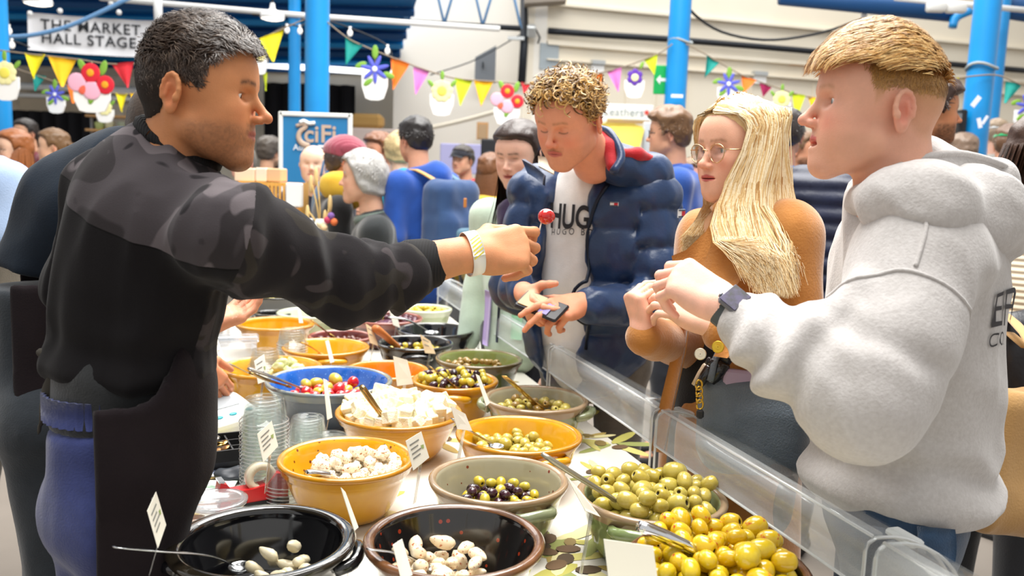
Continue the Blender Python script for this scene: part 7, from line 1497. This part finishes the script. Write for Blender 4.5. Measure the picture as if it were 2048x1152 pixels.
ob('collar_flap', sheet(np.array([[P(1050, 318, 2.66), P(1075, 335, 2.60), P(1092, 352, 2.57)], [P(1062, 345, 2.64), P(1078, 358, 2.585), P(1090, 372, 2.56)]]), .012), m_puf, jk); ob('collar_lining', sheet(np.array([[P(1078, 315, 2.63), P(1100, 318, 2.60), P(1112, 330, 2.58)], [P(1078, 335, 2.60), P(1098, 345, 2.575), P(1108, 350, 2.57)]]), .008), m_crm, jk)
def zip_line(pts): 
    c = curve([P(*q) for q in pts], 30)
    for _ in range(5): f0 = sdf(jq, c.astype(np.float32)); e = 2e-3; gr = np.stack([sdf(jq, (c+np.eye(3)[i]*e).astype(np.float32))-f0 for i in range(3)], 1)/e; c = c-gr*(f0-.006)[:, None]
    return tube(c, .006, 6)
ob('zip', zip_line([(1215, 345, 2.54), (1185, 400, 2.53), (1165, 470, 2.53), (1158, 560, 2.53), (1158, 640, 2.54), (1165, 720, 2.56)]), M('zip_dark', '#141c2c', .4, .4), jk)
def badge(px, py, d, w, h, R):
    c = P(px, py, d); c = on_cloth(c[None], jq, .012)[0]; bd = ob('badge', tf(box((0, 0, 0), (w, .003, h)), c, R), M('badge_white', '#eceff2', .5), jk, smooth=False)
    ob('badge_red', tf(box((w*.22, -.002, 0), (w*.45, .002, h*.55)), c, R), M('badge_red', '#c22433', .5), bd, smooth=False); ob('badge_navy', tf(box((0, -.0018, h*.38), (w*.95, .002, h*.16)), c, R), M('badge_navy', '#172744', .5), bd, smooth=False); ob('badge_navy', tf(box((0, -.0018, -h*.38), (w*.95, .002, h*.16)), c, R), M('badge_navy'), bd, smooth=False)
badge(1228, 398, 2.50, .026, .012, Rtee); badge(1362, 427, 2.62, .034, .026, np.stack([np.array([.75, .66, 0]), np.array([-.66, .75, 0]), [0, 0, 1]], 1))
ob('snap', tf(ball((0, 0, 0), (.009, .004, .009)), P(1285, 309, 2.585)), M('snap_metal', '#8a8f98', .3, .8), hd2)
trousers(pup, pj, cloth('grey_trousers', '#6a6660', '#59554f', 30), 1.0, 1.0, .012); shoes(pup, pj, M('shoe_white'), PF)
t = thing('mobile_phone', 'mobile phone in a card case held by the puffer jacket man', 'phone', tuple(P(1085, 612, 2.44))); pdir = P(1118, 628, 2.40)-P(1048, 600, 2.47); pdir /= np.linalg.norm(pdir); RPh = align(pdir, (-.2, -.55, .8))
ob('case', tf(box((0, 0, 0), (.075, .15, .012), bev=.005), P(1083, 612, 2.44), RPh), M('phone_black', '#26262a', .35), t, smooth=False); ob('card_pocket', tf(box((0, -.03, .008), (.055, .07, .004)), P(1083, 612, 2.44), RPh), M('card_tan', '#c9b083', .5), t, smooth=False); ob('lilac_label', tf(box((.005, .025, .008), (.05, .03, .003)), P(1083, 612, 2.44), RPh), M('label_lilac', '#8f86c0', .5), t, smooth=False)
# ---------------------------------------------------------------- the crowd behind
_hc = {}
def crowd_head(key, o, h=.0055):
    key = (key, h)
    if key not in _hc:
        pr = head_prims(o); lo, hi = bounds(pr, .01); V, Q = relax(polygonize(lambda p: sdf(pr, p), lo, hi, h, slack=2, prims=pr), 1); _hc[key] = (V, Q)
    V, Q = _hc[key]; return V, Q, head_color(o)(V.astype(np.float64))
_cap = {}
def crowd_hair(kind):
    if kind not in _cap:
        o = dict(eye=0)
        f = dict(short=lambda p: .012*sm(hairline(p), -.002, .015)+.010*sm(p[:, 2], .05, .1)+.004*vnoise(p, 55)*sm(hairline(p), .0, .02)-.008*(hairline(p) < 0),
                 thick=lambda p: .020*sm(hairline(p, .01), -.002, .015)+.014*sm(p[:, 2], .04, .1)+.006*vnoise(p, 40)*sm(hairline(p), .0, .02)-.008*(hairline(p, .01) < 0),
                 bob=lambda p: (.022+.006*vnoise(p, 35))*sm(p[:, 2]-np.interp(p[:, 1], [-.12, .0, .03, .05, .08], [-.09, -.07, -.03, .03, .08]), -.002, .015)-.008*(p[:, 2]-np.interp(p[:, 1], [-.12, .0, .03, .05, .08], [-.09, -.07, -.03, .03, .08]) < 0))[kind]
        _cap[kind] = hair_cap(o, f, .0075)
    return _cap[kind]
def crowd(label, hx, hy, hpx, face, skin='#d9a384', hair=('short', '#3a2c22'), top='#2c3038', pants='#2a2d36', pitch=0, body=None, arms='down', extra=None, girth=1.0, scale=1.0, opt=None, shoe=None):
    d = FPX*.235*scale/hpx; pos = P(hx, hy, d); R = face_R(face, rad(pitch)); bf = np.array(body if body is not None else face, float); bf /= np.linalg.norm(bf); f3 = np.array([*bf, 0]); r3 = np.cross(f3, [0, 0, 1]); k = (pos[2]+.115*scale)/1.74
    base = np.array([pos[0]-bf[0]*.07, pos[1]-bf[1]*.07, 0]); sh = base+np.array([0, 0, pos[2]-.245*scale]); j = dict(neck=pos+np.array([-bf[0]*.05, -bf[1]*.05, -.17*scale]), shL=sh-r3*.185*scale, shR=sh+r3*.185*scale)
    for s, sg in (('L', -1), ('R', 1)):
        if arms == 'down' or (arms == 'left' and s == 'R') or (arms == 'right' and s == 'L'): j['el'+s] = j['sh'+s]+r3*.04*sg+np.array([0, 0, -.29])*scale; j['wr'+s] = j['el'+s]+f3*.08+np.array([0, 0, -.24])*scale
        else: j['el'+s] = j['sh'+s]+r3*.05*sg-f3*.02+np.array([0, 0, -.28])*scale; j['wr'+s] = j['el'+s]+f3*.20-r3*.10*sg+np.array([0, 0, .06])*scale
    j = leg_set(j, base, bf)
    for q in ('hipL', 'hipR', 'knL', 'knR', 'anL', 'anR'): j[q] = j[q]*np.array([1, 1, k if q[:2] != 'an' else 1])
    o = dict(dict(name='crowd', skin=skin, blush_amt=.8, eye=.9, brow=hair[1] if hair else '#6a5140', h=.0046, fade=None), **(opt or {})); key = str(sorted((k_, str(v_)) for k_, v_ in o.items() if k_ in ('jaw', 'nose', 'fem', 'mouth', 'eye')))
    t = thing('person', label, 'person', tuple(base), 'crowd behind the counter'); V, Q, c = crowd_head(key, o, .0060 if hpx > 88 else .0090); parts = [(V@R.T*scale+pos, Q)]; cols = [c]; sk = np.array(lin(skin))
    Vb, Qb = solid(body_prims(j, scale), .034); parts.append((Vb, Qb)); cols.append(np.tile(sk, (len(Vb), 1)))
    for s, sg in (('L', 1), ('R', -1)):
        wd = j['wr'+s]-j['el'+s]; hp, _ = hand_prims(j['wr'+s], wd, r3*-sg*.9+np.array([0, 0, .3]), sg, [(.3, .5, .3)]*4, .04, s=scale); Vh, Qh = solid(hp, .0085, pad=.01); parts.append((Vh, Qh)); cols.append(np.tile(sk, (len(Vh), 1)))
    off = 0; VV, QQ = [], []
    for V, Q in parts: VV.append(V); QQ.append(Q+off); off += len(V)
    ob('body', (np.concatenate(VV), np.concatenate(QQ)), skin_mat('crowd'), t, attrs={'col': np.concatenate(cols)})
    vf, mid, ms = eye_mesh(o.get('iris', '#4a3a2a'))
    if (face[1] < .5):
        for sx in (1, -1): ob('eye', tf(tf(vf, (.0315*sx, .0672, .004)), pos, R, scale), None, t, mats=ms, midx=mid)
    if hair:
        hk = hair[0]; hm = hair_mat('c'+hair[1][1:], hair[1], tuple(x*.6 for x in lin(hair[1]))); hcap = crowd_hair('short' if hk in ('short', 'tail', 'long') else hk); ho = ob('hair', to_world(hcap, R, scale, pos), hm, t)
        rng = np.random.default_rng(int(hx)+3)
        if hk == 'long':
            S = 320; a = rng.uniform(-2.75, 2.75, S)-math.pi/2; a = np.where(np.abs(np.sin(a)-1) < .0, a, a); th = rng.uniform(-2.3, 2.3, S); x = .090*np.sin(th); y = -.02-.088*np.cos(th)*1.0; y = np.where(np.abs(th) > 1.6, y-.01, y)
            r0 = np.stack([x*.55, y*.6, np.full(S, .105)], 1); r1 = np.stack([x*1.06, y, np.full(S, .02)], 1); r2 = np.stack([x*1.1, y*1.0, np.full(S, -.10)], 1); r3_ = np.stack([x*1.25+rng.normal(size=S)*.01, y*1.3+.03+.05*(np.abs(th) > 1.3), -.24-.14*rng.random(S)], 1)
            t5 = np.linspace(0, 1, 7)[None, :, None]; C = (1-t5)**3*r0[:, None]+3*(1-t5)**2*t5*(r1[:, None]*1.12)+3*(1-t5)*t5**2*r2[:, None]+t5**3*r3_[:, None]; ob('hair_strands', to_world(strands(C, .0075, .002, out=np.stack([x, y, 0*x], 1)), R, scale, pos), hm, ho, kind='stuff')
        elif hk == 'tail':
            S = 160; tt = np.linspace(0, 1, 7); e = rng.normal(size=(S, 2))*.018; C = np.stack([np.stack([e[:, 0]*(1+.3*u), -.10-.05*u+e[:, 1]-.02*math.sin(u*3), .04-.26*u+0*e[:, 0]], 1) for u in tt], 1); ob('hair_strands', to_world(strands(C, .006, .002), R, scale, pos), hm, ho, kind='stuff')
        else:
            v, n = scalp_points(900 if hpx > 80 else 350, dict(eye=0), R, scale, pos, lambda v: sm(hairline(v), -.002, .012), seed=int(hx)); v = v+n*(.016 if hk != 'short' else .008); C = grow(v, n, .022, 4, lambda v: np.stack([0*v[:, 0], .4+0*v[:, 0], -.6+0*v[:, 0]], 1), lift=.5, wig=.25); ob('hair_strands', to_world(strands(C, .0024, .0006, out=n), R, scale, pos), hm, ho, kind='stuff')
    tm = top if not isinstance(top, str) else cloth('top_'+top[1:], top, tuple(x*.75 for x in lin(top)), 12, .8, (120, .2)); g = girth*scale
    q = [ell(sh+np.array([0, 0, -.16*scale]), (.185*g, .125*g, .23*scale), np.stack([r3, f3, [0, 0, 1]], 1)), cap(j['shL'], j['shR'], .068*g, k=.06), cap(j['neck']-np.array([0, 0, .025]), sh, .058*g, .09*g, k=.05), cap(sh+np.array([0, 0, -.3*scale]), base+np.array([0, 0, .88*k]), .145*g, .155*g, k=.06)]
    for s in 'LR': q += [cap(j['sh'+s], j['el'+s], .066*g, .058*g, k=.04), cap(j['el'+s], j['wr'+s]-(j['wr'+s]-j['el'+s])*.08, .056*g, .042*g, k=.03)]
    jk_ = garment('jacket', q, .0135 if hpx > 78 else .018, tm, t, lambda p: folds(p, (.2, .1, 1), 10, .010, 2.5, int(hx))); trousers(t, j, cloth('pants_'+pants[1:], pants, tuple(x*.8 for x in lin(pants)), 20), .95*k, 1.0, .032); shoes(t, j, M('shoe_black') if shoe is None else shoe, bf, h_=.018)
    cx = dict(t=t, pos=pos, R=R, s=scale, f=f3, r=r3, sh=sh, j=j, base=base, jacket=jk_, d=d, q=q, h=lambda x, y, z: pos+R@np.array([x, y, z])*scale)
    if extra: extra(cx)
    return cx
def glasses_on(c, col='#2a2a2e'):
    for s in (1, -1):
        ob('glasses_rim', tube([c['h'](s*(.034+.025*math.cos(a)), .100-.006*(math.cos(a) > .5), .000+.019*math.sin(a)) for a in np.linspace(0, 6.283, 20)], .0022, 5, cap=False), M('frame_'+col[1:], col, .3), c['t']); ob('glasses_arm', tube([c['h'](s*.06, .094, .006), c['h'](s*.083, .0, .006)], .002, 5), M('frame_'+col[1:], col, .3), c['t'])
def beanie(c, col, name='beanie', top=.03):
    pr = head_prims(dict(ears=False, eye=0)); f = lambda p: np.maximum(sdf(pr, p)-(.014+.018*sm(p[:, 2], .03, .1)+.002*np.sin(p[:, 0]*400)), -(p[:, 2]+.25*p[:, 1]-.022)); V, Q = relax(polygonize(f, (-.13, -.15, -.08), (.13, .13, .19), .0055, slack=2.2), 1); ob(name, to_world((V, Q), c['R'], c['s'], c['pos']), M('knit_'+col[1:], col, .95, bump=(140, .8), sheen=.6), c['t'])
def flat_cap(c, col, peak=True):
    pr = head_prims(dict(ears=False, eye=0)); f = lambda p: np.maximum(sdf(pr, p)-.015, -(p[:, 2]-.045+.10*p[:, 1])); V, Q = relax(polygonize(f, (-.13, -.15, -.08), (.13, .13, .19), .006, slack=2.2), 1); o = ob('cap', to_world((V, Q), c['R'], c['s'], c['pos']), cloth('cap_'+col[1:], col, None, 20), c['t'])
    if peak: g = np.array([[c['h'](x*.07, .075+.06*v*(1-.5*x*x), .052-.012*v-.015*x*x) for x in np.linspace(-1, 1, 9)] for v in np.linspace(0, 1, 4)]); ob('peak', sheet(g, .004), cloth('cap_'+col[1:], col, None, 20), o)
def hood_down(c, col, r=.05):
    s, f, h = c['sh'], c['f'], c['r']; garment('hood', [cap(s-h*.09+np.array([0, 0, .04]), s-f*.10+np.array([0, 0, .05]), r*.8, r, k=.03), cap(s+h*.09+np.array([0, 0, .04]), s-f*.10+np.array([0, 0, .05]), r*.8, r, k=.03), cap(s-f*.10+np.array([0, 0, .05]), s-f*.13-np.array([0, 0, .06]), r*1.1, r*.9, k=.04)], .011, cloth('top_'+col[1:], col), c['jacket'], lambda p: folds(p, (1, 0, 0), 16, .008, 2))
def collar(c, col, r=.02):
    s = c['j']['neck']; pts = [s+c['r']*(.072*math.cos(a))+c['f']*(.066*math.sin(a)+.008)+np.array([0, 0, -.018-.018*math.sin(a)]) for a in np.linspace(0, 6.283, 24)]; ob('collar', tube(pts, r, 7, cap=False), cloth('col_'+col[1:], col), c['jacket'])
def beard(c, col):
    pr = head_prims(dict(ears=False, eye=0)); f = lambda p: np.maximum(sdf(pr, p)-.007-.002*vnoise(p, 90), np.maximum(p[:, 2]+.034+.35*np.maximum(.03-p[:, 1], 0)*0+.0*p[:, 0], np.maximum(-p[:, 1]-.002, -p[:, 2]-.135))); f2 = lambda p: np.maximum(f(p), -(np.sqrt((p[:, 0]/.024)**2+((p[:, 2]+.061)/.011)**2+((p[:, 1]-.09)/.03)**2)-1)*.01)
    V, Q = relax(polygonize(f2, (-.1, -.03, -.15), (.1, .13, -.01), .0045, slack=2.2), 1); ob('beard', to_world((V, Q), c['R'], c['s'], c['pos']), hair_mat('beard'+col[1:], col, col, .6), c['t'])
# --- left side
crowd('woman with long auburn hair and glasses at the far left', 30, 302, 74, (-.75, -.65), '#e2b79d', ('long', '#9a5a2c'), '#23262e', extra=lambda c: glasses_on(c, '#6a5a52'), opt=dict(fem=1, jaw=.92))
crowd('dark haired person in burgundy behind the auburn haired woman', 52, 268, 52, (-.5, -.85), '#d3a081', ('short', '#2b221e'), '#7d1f33')
crowd('woman with tied brown hair and a beige top left of the vendors', 108, 296, 66, (-.95, -.3), '#e0b394', ('tail', '#7a5a3a'), '#c7b49a', opt=dict(fem=1, jaw=.92))
def shirt_man():
    b = np.array([*P(-5, 600, 2.75)[:2], 0]); f = np.array([-.3, .95]); j = dict(neck=P(-70, 330, 2.9), shL=P(-80, 372, 2.92), shR=P(8, 380, 2.78), elL=P(-80, 470, 2.9), wrL=P(-60, 540, 3.0), elR=P(42, 480, 2.75), wrR=P(10, 560, 2.9)); j = leg_set(j, b, f)
    o = dict(name='crowd', skin='#d9a384', eye=0, h=.0046, fade=lambda v: sm(hairline(v), -.004, .01), scalp='#5a4432'); t = make_person('person in a pale blue shirt leaning at the left edge', 'crowd behind the counter', b, (o, P(-120, 300, 3.0), face_R((-.6, .7), rad(-20)), 1.0), body_prims(j)); ob('hair', to_world(crowd_hair('short'), face_R((-.6, .7), rad(-20)), 1, P(-120, 300, 3.0)), hair_mat('shirtman', '#5a4432', '#3d2d20'), t)
    garment('shirt', [cap(P(-30, 400, 2.85), P(-10, 480, 2.8), .15, .15, k=.06), cap(P(-70, 365, 2.92), P(10, 372, 2.78), .075, k=.06), cap(P(10, 372, 2.78), j['elR'], .075, .065, k=.05), cap(j['elR'], j['wrR'], .062, .05, k=.03), cap(P(-70, 365, 2.92), j['elL'], .07, .06, k=.05), half(P(0, 510, 2.8), (0, 0, -1), k=.01)], .010, cloth('pale_blue_shirt', '#9db0cc', '#8ea3c2', 14, .8), t, lambda p: folds(p, (.4, 0, 1), 9, .008, 3, 9))
    trousers(t, j, cloth('stone_trousers', '#7d766a', '#6b655a', 20), 1.22, 1.1, .014); shoes(t, j, M('shoe_black'), f)
shirt_man()
# a customer low at the far left in blue jeans is seen between the vendors' legs
crowd('person in a red top and blue jeans low behind the vendors', 35, 420, 60, (.2, -1), '#c98a66', ('short', '#3a2a20'), '#a2242c', '#3e6076', scale=.75)
# --- middle
crowd('older person with a pink face behind the kraft boxes', 486, 326, 58, (-.5, -.85), '#e3a690', ('short', '#8d857c'), '#2c3236')
crowd('person with a dark bun facing away left of the blue sign', 538, 306, 54, (.3, .95), '#c99a7c', ('thick', '#5b5148'), '#4a4c50')
crowd('pale shaven headed child in a dark navy hoodie', 627, 330, 74, (.1, -1), '#e2bda4', None, '#23283a', extra=lambda c: hood_down(c, '#23283a', .045), opt=dict(brow_amt=.3), scale=1.0)
def denim_bag(c):
    b = P(658, 400, 5.1); t = thing('denim_bag', 'light blue denim bag carried beside the shaven headed child', 'bag', tuple(b)); ob('bag_body', relax(solid([ell(b, (.10, .07, .16), rotm('Y', .25)), ell(b+np.array([.03, 0, -.12]), (.10, .07, .14), k=.05)], .012, lambda p: folds(p, (0, 0, 1), 14, .010, 2, 3)), 1), cloth('washed_denim', '#6f94bd', '#557aa6', 12), t); ob('strap', tube(curve([b+np.array([-.05, 0, .14]), b+np.array([-.02, 0, .24]), b+np.array([.05, .02, .12])], 10), .008, 6), cloth('washed_denim', '#6f94bd'), t)
denim_bag(None)
crowd('person in a burgundy knitted beanie facing right', 690, 326, 86, (.75, .3), '#d59a86', ('short', '#4a3a34'), '#1f2124', scale=1.06, extra=lambda c: beanie(c, '#8f3a4c'), girth=1.0)
ob('yellow_bag', relax(solid([ell(P(690, 372, 5.0)+np.array([0, -.18, 0]), (.11, .07, .09)), ell(P(700, 385, 5.0)+np.array([.05, -.18, 0]), (.09, .06, .09), k=.04)], .012, lambda p: folds(p, (0, 0, 1), 14, .010, 2, 4)), 1), cloth('mustard_cloth', '#dcb53c', '#c59a2a', 12), label='mustard yellow bag between the beanie and the child', category='bag')
crowd('man with reddish hair holding a phone to his ear', 757, 304, 64, (-.7, -.7), '#e0a283', ('thick', '#8a5a3c'), '#8d9096', arms='bent')
def grey_lady(c):
    collar(c, '#5c6a62', .03); hood_down(c, '#4c5a54', .04)
    for s in (1, -1): ob('earring', ball(c['h'](s*.086, -.022, -.042), .008), M('gold_wire'), c['t'])
crowd('grey haired woman in a black jacket turned left', 727, 357, 98, (-.97, -.15), '#dcab90', ('bob', '#b9b7b4'), '#25292b', scale=1.12, extra=grey_lady, arms='bent', girth=1.08, opt=dict(fem=1))
crowd('blonde person in a turquoise padded coat', 798, 302, 66, (-.3, .9), '#e3b79c', ('bob', '#d9c08c'), '#1f8fae', girth=1.15, extra=lambda c: hood_down(c, '#1f8fae', .06))
def backpack(c):
    s, f, r = c['sh'], c['f'], c['r']; b = s-f*.22+np.array([0, 0, -.20]); t = thing('backpack', 'navy backpack with tan leather trim on the royal blue jacket', 'backpack', tuple(b)); Rb_ = np.stack([r, f, [0, 0, 1]], 1)
    ob('main_pack', relax(solid([rbox(b, (.155, .10, .24), Rb_, .07), rbox(b-f*.03-np.array([0, 0, .08]), (.14, .11, .14), Rb_, .06, k=.04)], .011, lambda p: folds(p, (0, 0, 1), 10, .010, 2, 6)), 1), cloth('pack_navy', '#34507a', '#28406a', 10), t)
    ob('front_pocket', relax(solid([rbox(b-f*.12-np.array([0, 0, .10]), (.10, .04, .09), Rb_, .03)], .010), 1), cloth('pack_slate', '#5f7f92', '#4c6a7c', 10), t)
    for sg in (-1, 1): ob('shoulder_strap', tube(curve([b+r*sg*.09+np.array([0, 0, .22]), s+r*sg*.10+np.array([0, 0, .085])-f*.02, s+r*sg*.12+f*.10+np.array([0, 0, .0]), s+r*sg*.14+f*.10-np.array([0, 0, .2]), b+r*sg*.15-np.array([0, 0, .18])], 16), .022, 8, flat=.35), M('tan_strap', '#c79a5e', .6) if sg < 0 else cloth('pack_slate', '#5f7f92', '#4c6a7c', 10), t)
    for z in (.02, -.08, .12): ob('leather_tab', box(b-f*.145+r*(.03 if z != .12 else -.04)+np.array([0, 0, z]), (.02, .012, .05), Rb_, bev=.004), M('tan_leather', '#c07a36', .5), t, smooth=False)
    hood_down(c, '#1f4ea6', .07)
crowd('dark haired man in a royal blue jacket wearing a backpack', 832, 282, 84, (-.55, .83), '#d89f80', ('short', '#221c1c'), '#1f4ea6', body=(-.75, .65), extra=backpack, arms='bent', girth=1.05)
crowd('man in a dark cap and red scarf behind the backpack', 926, 322, 54, (-.6, -.8), '#d7a387', ('short', '#3b332e'), '#7c8288', extra=lambda c: (flat_cap(c, '#2a2b33'), collar(c, '#c22a2c', .03)))
crowd('brown haired woman in a yellow coat facing away', 980, 345, 66, (.4, .9), '#d9a98c', ('long', '#7c4f2e'), '#d9b63c', opt=dict(fem=1))
# dark haired woman in the pale jacket
def mint(c):
    s, f, r = c['sh'], c['f'], c['r']
    for nm, o_, a, b, col in (('panel', -.04, -.03, -.30, '#5fd0c8'), ('panel', .07, -.28, -.50, '#b9a3dc'), ('panel', -.12, -.12, -.45, '#9bd3a8')):
        g = np.array([[on_cloth((s+r*(o_+u*.06)+f*.2+np.array([0, 0, a+(b-a)*v]))[None], c['q'], .014)[0] for u in np.linspace(0, 1, 4)] for v in np.linspace(0, 1, 8)]); ob(nm, sheet(g, .004), cloth('mint_'+col[1:], col), c['jacket'])
    g = np.array([[on_cloth((s+r*(.0+u*.012)+f*.2+np.array([0, 0, -.02-.45*v]))[None], c['q'], .018)[0] for u in (0, 1)] for v in np.linspace(0, 1, 10)]); ob('zip', sheet(g, .003), M('zip_dark', '#141c2c', .4, .4), c['jacket'])
    collar(c, '#6c4f8c', .022); ob('scarf', relax(solid([ell(c['j']['neck']+f*.09+np.array([0, 0, -.06]), (.06, .04, .07)), ell(c['j']['neck']+f*.10-r*.03+np.array([0, 0, -.12]), (.05, .03, .08), k=.04)], .009, lambda p: folds(p, (0, 0, 1), 20, .010, 2, 2)), 1), cloth('dark_scarf', '#2a1f33', '#3c2c55', 20), c['t'])
    for x in (-.09, -.07): ob('headphone', ball(c['j']['neck']+f*.10+r*(x+.0)+np.array([0, 0, -.05+x*.3]), (.026, .02, .03)), M('teal_gloss', '#0f8f92', .3, coat=.5), c['t'])
crowd('long dark haired woman in a pale mint jacket beside the puffer man', 1040, 312, 122, (-.55, -.83), '#eebfa8', ('long', '#3b2a24'), '#cfe3cf', pitch=-14, extra=mint, opt=dict(fem=1, jaw=.95, fat=.004, eye=.45, lips=1.1), girth=1.05)
# --- right side
crowd('brown haired man with glasses in a blue jacket facing left', 1338, 270, 92, (-.9, .25), '#d9a183', ('thick', '#7c5a3c'), '#2b55a8', extra=lambda c: (glasses_on(c), collar(c, '#2b55a8', .03)), girth=1.05)
crowd('smiling woman with glasses half hidden behind the blonde hair', 1388, 362, 82, (-.45, -.9), '#e7a993', ('bob', '#8a6a4c'), '#c7b7b0', extra=lambda c: glasses_on(c, '#a0522d'), opt=dict(fem=1))
crowd('dark haired man in a bright blue polo behind the blonde woman', 1568, 272, 96, (.2, .97), '#cf9678', ('short', '#3c3433'), '#2f74c8', extra=lambda c: collar(c, '#2f74c8', .02), girth=1.05)
crowd('man with a short beard looking right behind the blue polo', 1602, 302, 68, (.85, -.4), '#cf9474', ('short', '#7c5c40'), '#3c4048', opt=dict(stubble_amt=1.0, stubble='#5c4330'))
def camera_man(c):
    collar(c, '#d02f30', .035); p = c['h'](-.02, .16, -.03); t = thing('compact_camera', 'small brown camera held up behind the blue polo', 'camera', tuple(p)); ob('camera_body', box(p, (.10, .05, .065), bev=.01), M('camera_brown', '#7a5a40', .5), t, smooth=False); ob('camera_lens', tf(lathe([(.02, 0), (.022, .03), (.018, .035)], 14, cap1=True), p-np.array([0, .02, 0]), rotm('X', math.pi/2)), m_dark, t)
crowd('tanned person in a red and white scarf holding a camera', 1655, 362, 62, (-.7, -.7), '#b9784f', ('short', '#2a201a'), '#d9d4cf', extra=camera_man, arms='bent')
m_qn = M('navy_quilt', '#1d2440', .45, var=('#151a30', 10, .3), bump=(100, .2)); 
def quilted(c):
    garment('quilted_coat', c['q'], .0105, m_qn, c['t'], lambda p: -.012-.016*np.abs(np.sin(p[:, 2]*math.pi/.062))**.6)
crowd('person in a navy quilted coat hidden behind the hoodie man', 1722, 262, 122, (.5, .85), '#cf9a7c', ('short', '#3a2f2a'), m_qn, extra=quilted, girth=1.1)
crowd('bearded dark haired man in profile behind the blond head', 1862, 226, 118, (.98, -.1), '#cd8c64', ('thick', '#45312a'), '#54565c', opt=dict(nose=1.2, stubble_amt=1.1, stubble='#4a3326'))
crowd('person in a green cap near the right edge', 2018, 292, 74, (.55, .8), '#e0a385', ('short', '#6a4c36'), '#4c5a50', extra=lambda c: flat_cap(c, '#1f8a55', False))
crowd('person in a white cap behind the green cap', 1992, 272, 58, (.3, .9), '#e3b097', ('short', '#b59a7c'), '#b9b4ac', extra=lambda c: flat_cap(c, '#eceae6', False))
crowd('grey brown haired person low behind the hood', 1925, 305, 62, (.0, 1), '#d9a384', ('thick', '#8b7462'), '#5a5e66')
m_knit = M('cream_knit', '#e6dcc6', .95, wave=(18, .8, 'Z'), sheen=.6, bump=None)
def knit(c):
    for z in (.02, .10): 
        pts = [on_cloth((c['j']['elL']+(c['j']['wrL']-c['j']['elL'])*(.4+z*2)+c['r']*.09*math.cos(a)+np.array([0, 0, .09*math.sin(a)]))[None], c['q'], .006)[0] for a in np.linspace(0, 6.283, 20)]; ob('black_stripe', tube(pts, .013, 6, cap=False), cloth('black_knit', '#1b1a1c', '#121113', 40), c['jacket'])
    s, r, f = c['sh'], c['r'], c['f']
    pts = [on_cloth((s+r*.3*math.cos(a)+f*.3*math.sin(a)+np.array([0, 0, -.22]))[None], c['q'], .006)[0] for a in np.linspace(0, 6.283, 40)]; ob('black_stripe', tube(pts, .013, 6, cap=False), cloth('black_knit', '#1b1a1c', '#121113', 40), c['jacket'])
jw = crowd('woman with a dark ponytail in a cream jumper with black stripes', 2085, 318, 158, (.75, .35), '#dca07e', ('tail', '#4a3226'), m_knit, '#202227', extra=knit, arms='bent', girth=1.1, opt=dict(fem=1))
# canvas tote and black jacket carried at the right
b = P(2005, 900, 1.95); tt_ = thing('canvas_tote', 'tan canvas tote bag hanging behind the grey hoodie', 'bag', tuple(P(2005, 1060, 1.95)))
ob('bag_body', relax(solid([rbox(b+np.array([.03, 0, -.02]), (.115, .06, .16), eul(0, .12, .3), .04), ell(b+np.array([.0, 0, -.12]), (.11, .075, .07), k=.05)], .008, lambda p: folds(p, (.1, 0, 1), 10, .012, 3, 7)), 1), cloth('canvas', '#c39a63', '#ad8450', 8, .85, (200, .3)), tt_)
ob('handle', tube(curve([b+np.array([-.04, 0, .13]), b+np.array([-.02, .04, .25]), jw['j']['elL']*.5+jw['j']['wrL']*.5+np.array([-.02, 0, .05]), b+np.array([.10, .12, .22])], 16), .014, 8, flat=.3), cloth('canvas', '#c39a63'), tt_); ob('handle', tube(curve([b+np.array([.08, 0, .12]), b+np.array([.06, .06, .26]), jw['j']['elL']*.4+jw['j']['wrL']*.6+np.array([0, 0, .05]), b+np.array([.14, .12, .22])], 16), .014, 8, flat=.3), cloth('canvas', '#c39a63'), tt_)
b = P(2040, 700, 2.25); ob('folded_jacket', relax(solid([ell(b, (.09, .06, .10)), ell(b+np.array([.03, 0, -.12]), (.08, .06, .10), k=.05)], .010, lambda p: folds(p, (.3, 0, 1), 14, .016, 2, 8)), 1), M('black_nylon', '#23242b', .35, bump=(60, .3)), label='crumpled black jacket under the cream jumper sleeve', category='jacket')
crowd('person in white trainers half cut by the right edge', 2105, 318, 112, (-.5, .85), '#d9a384', ('short', '#4a3a2e'), '#3a4458', '#20242c', shoe=M('shoe_white'))
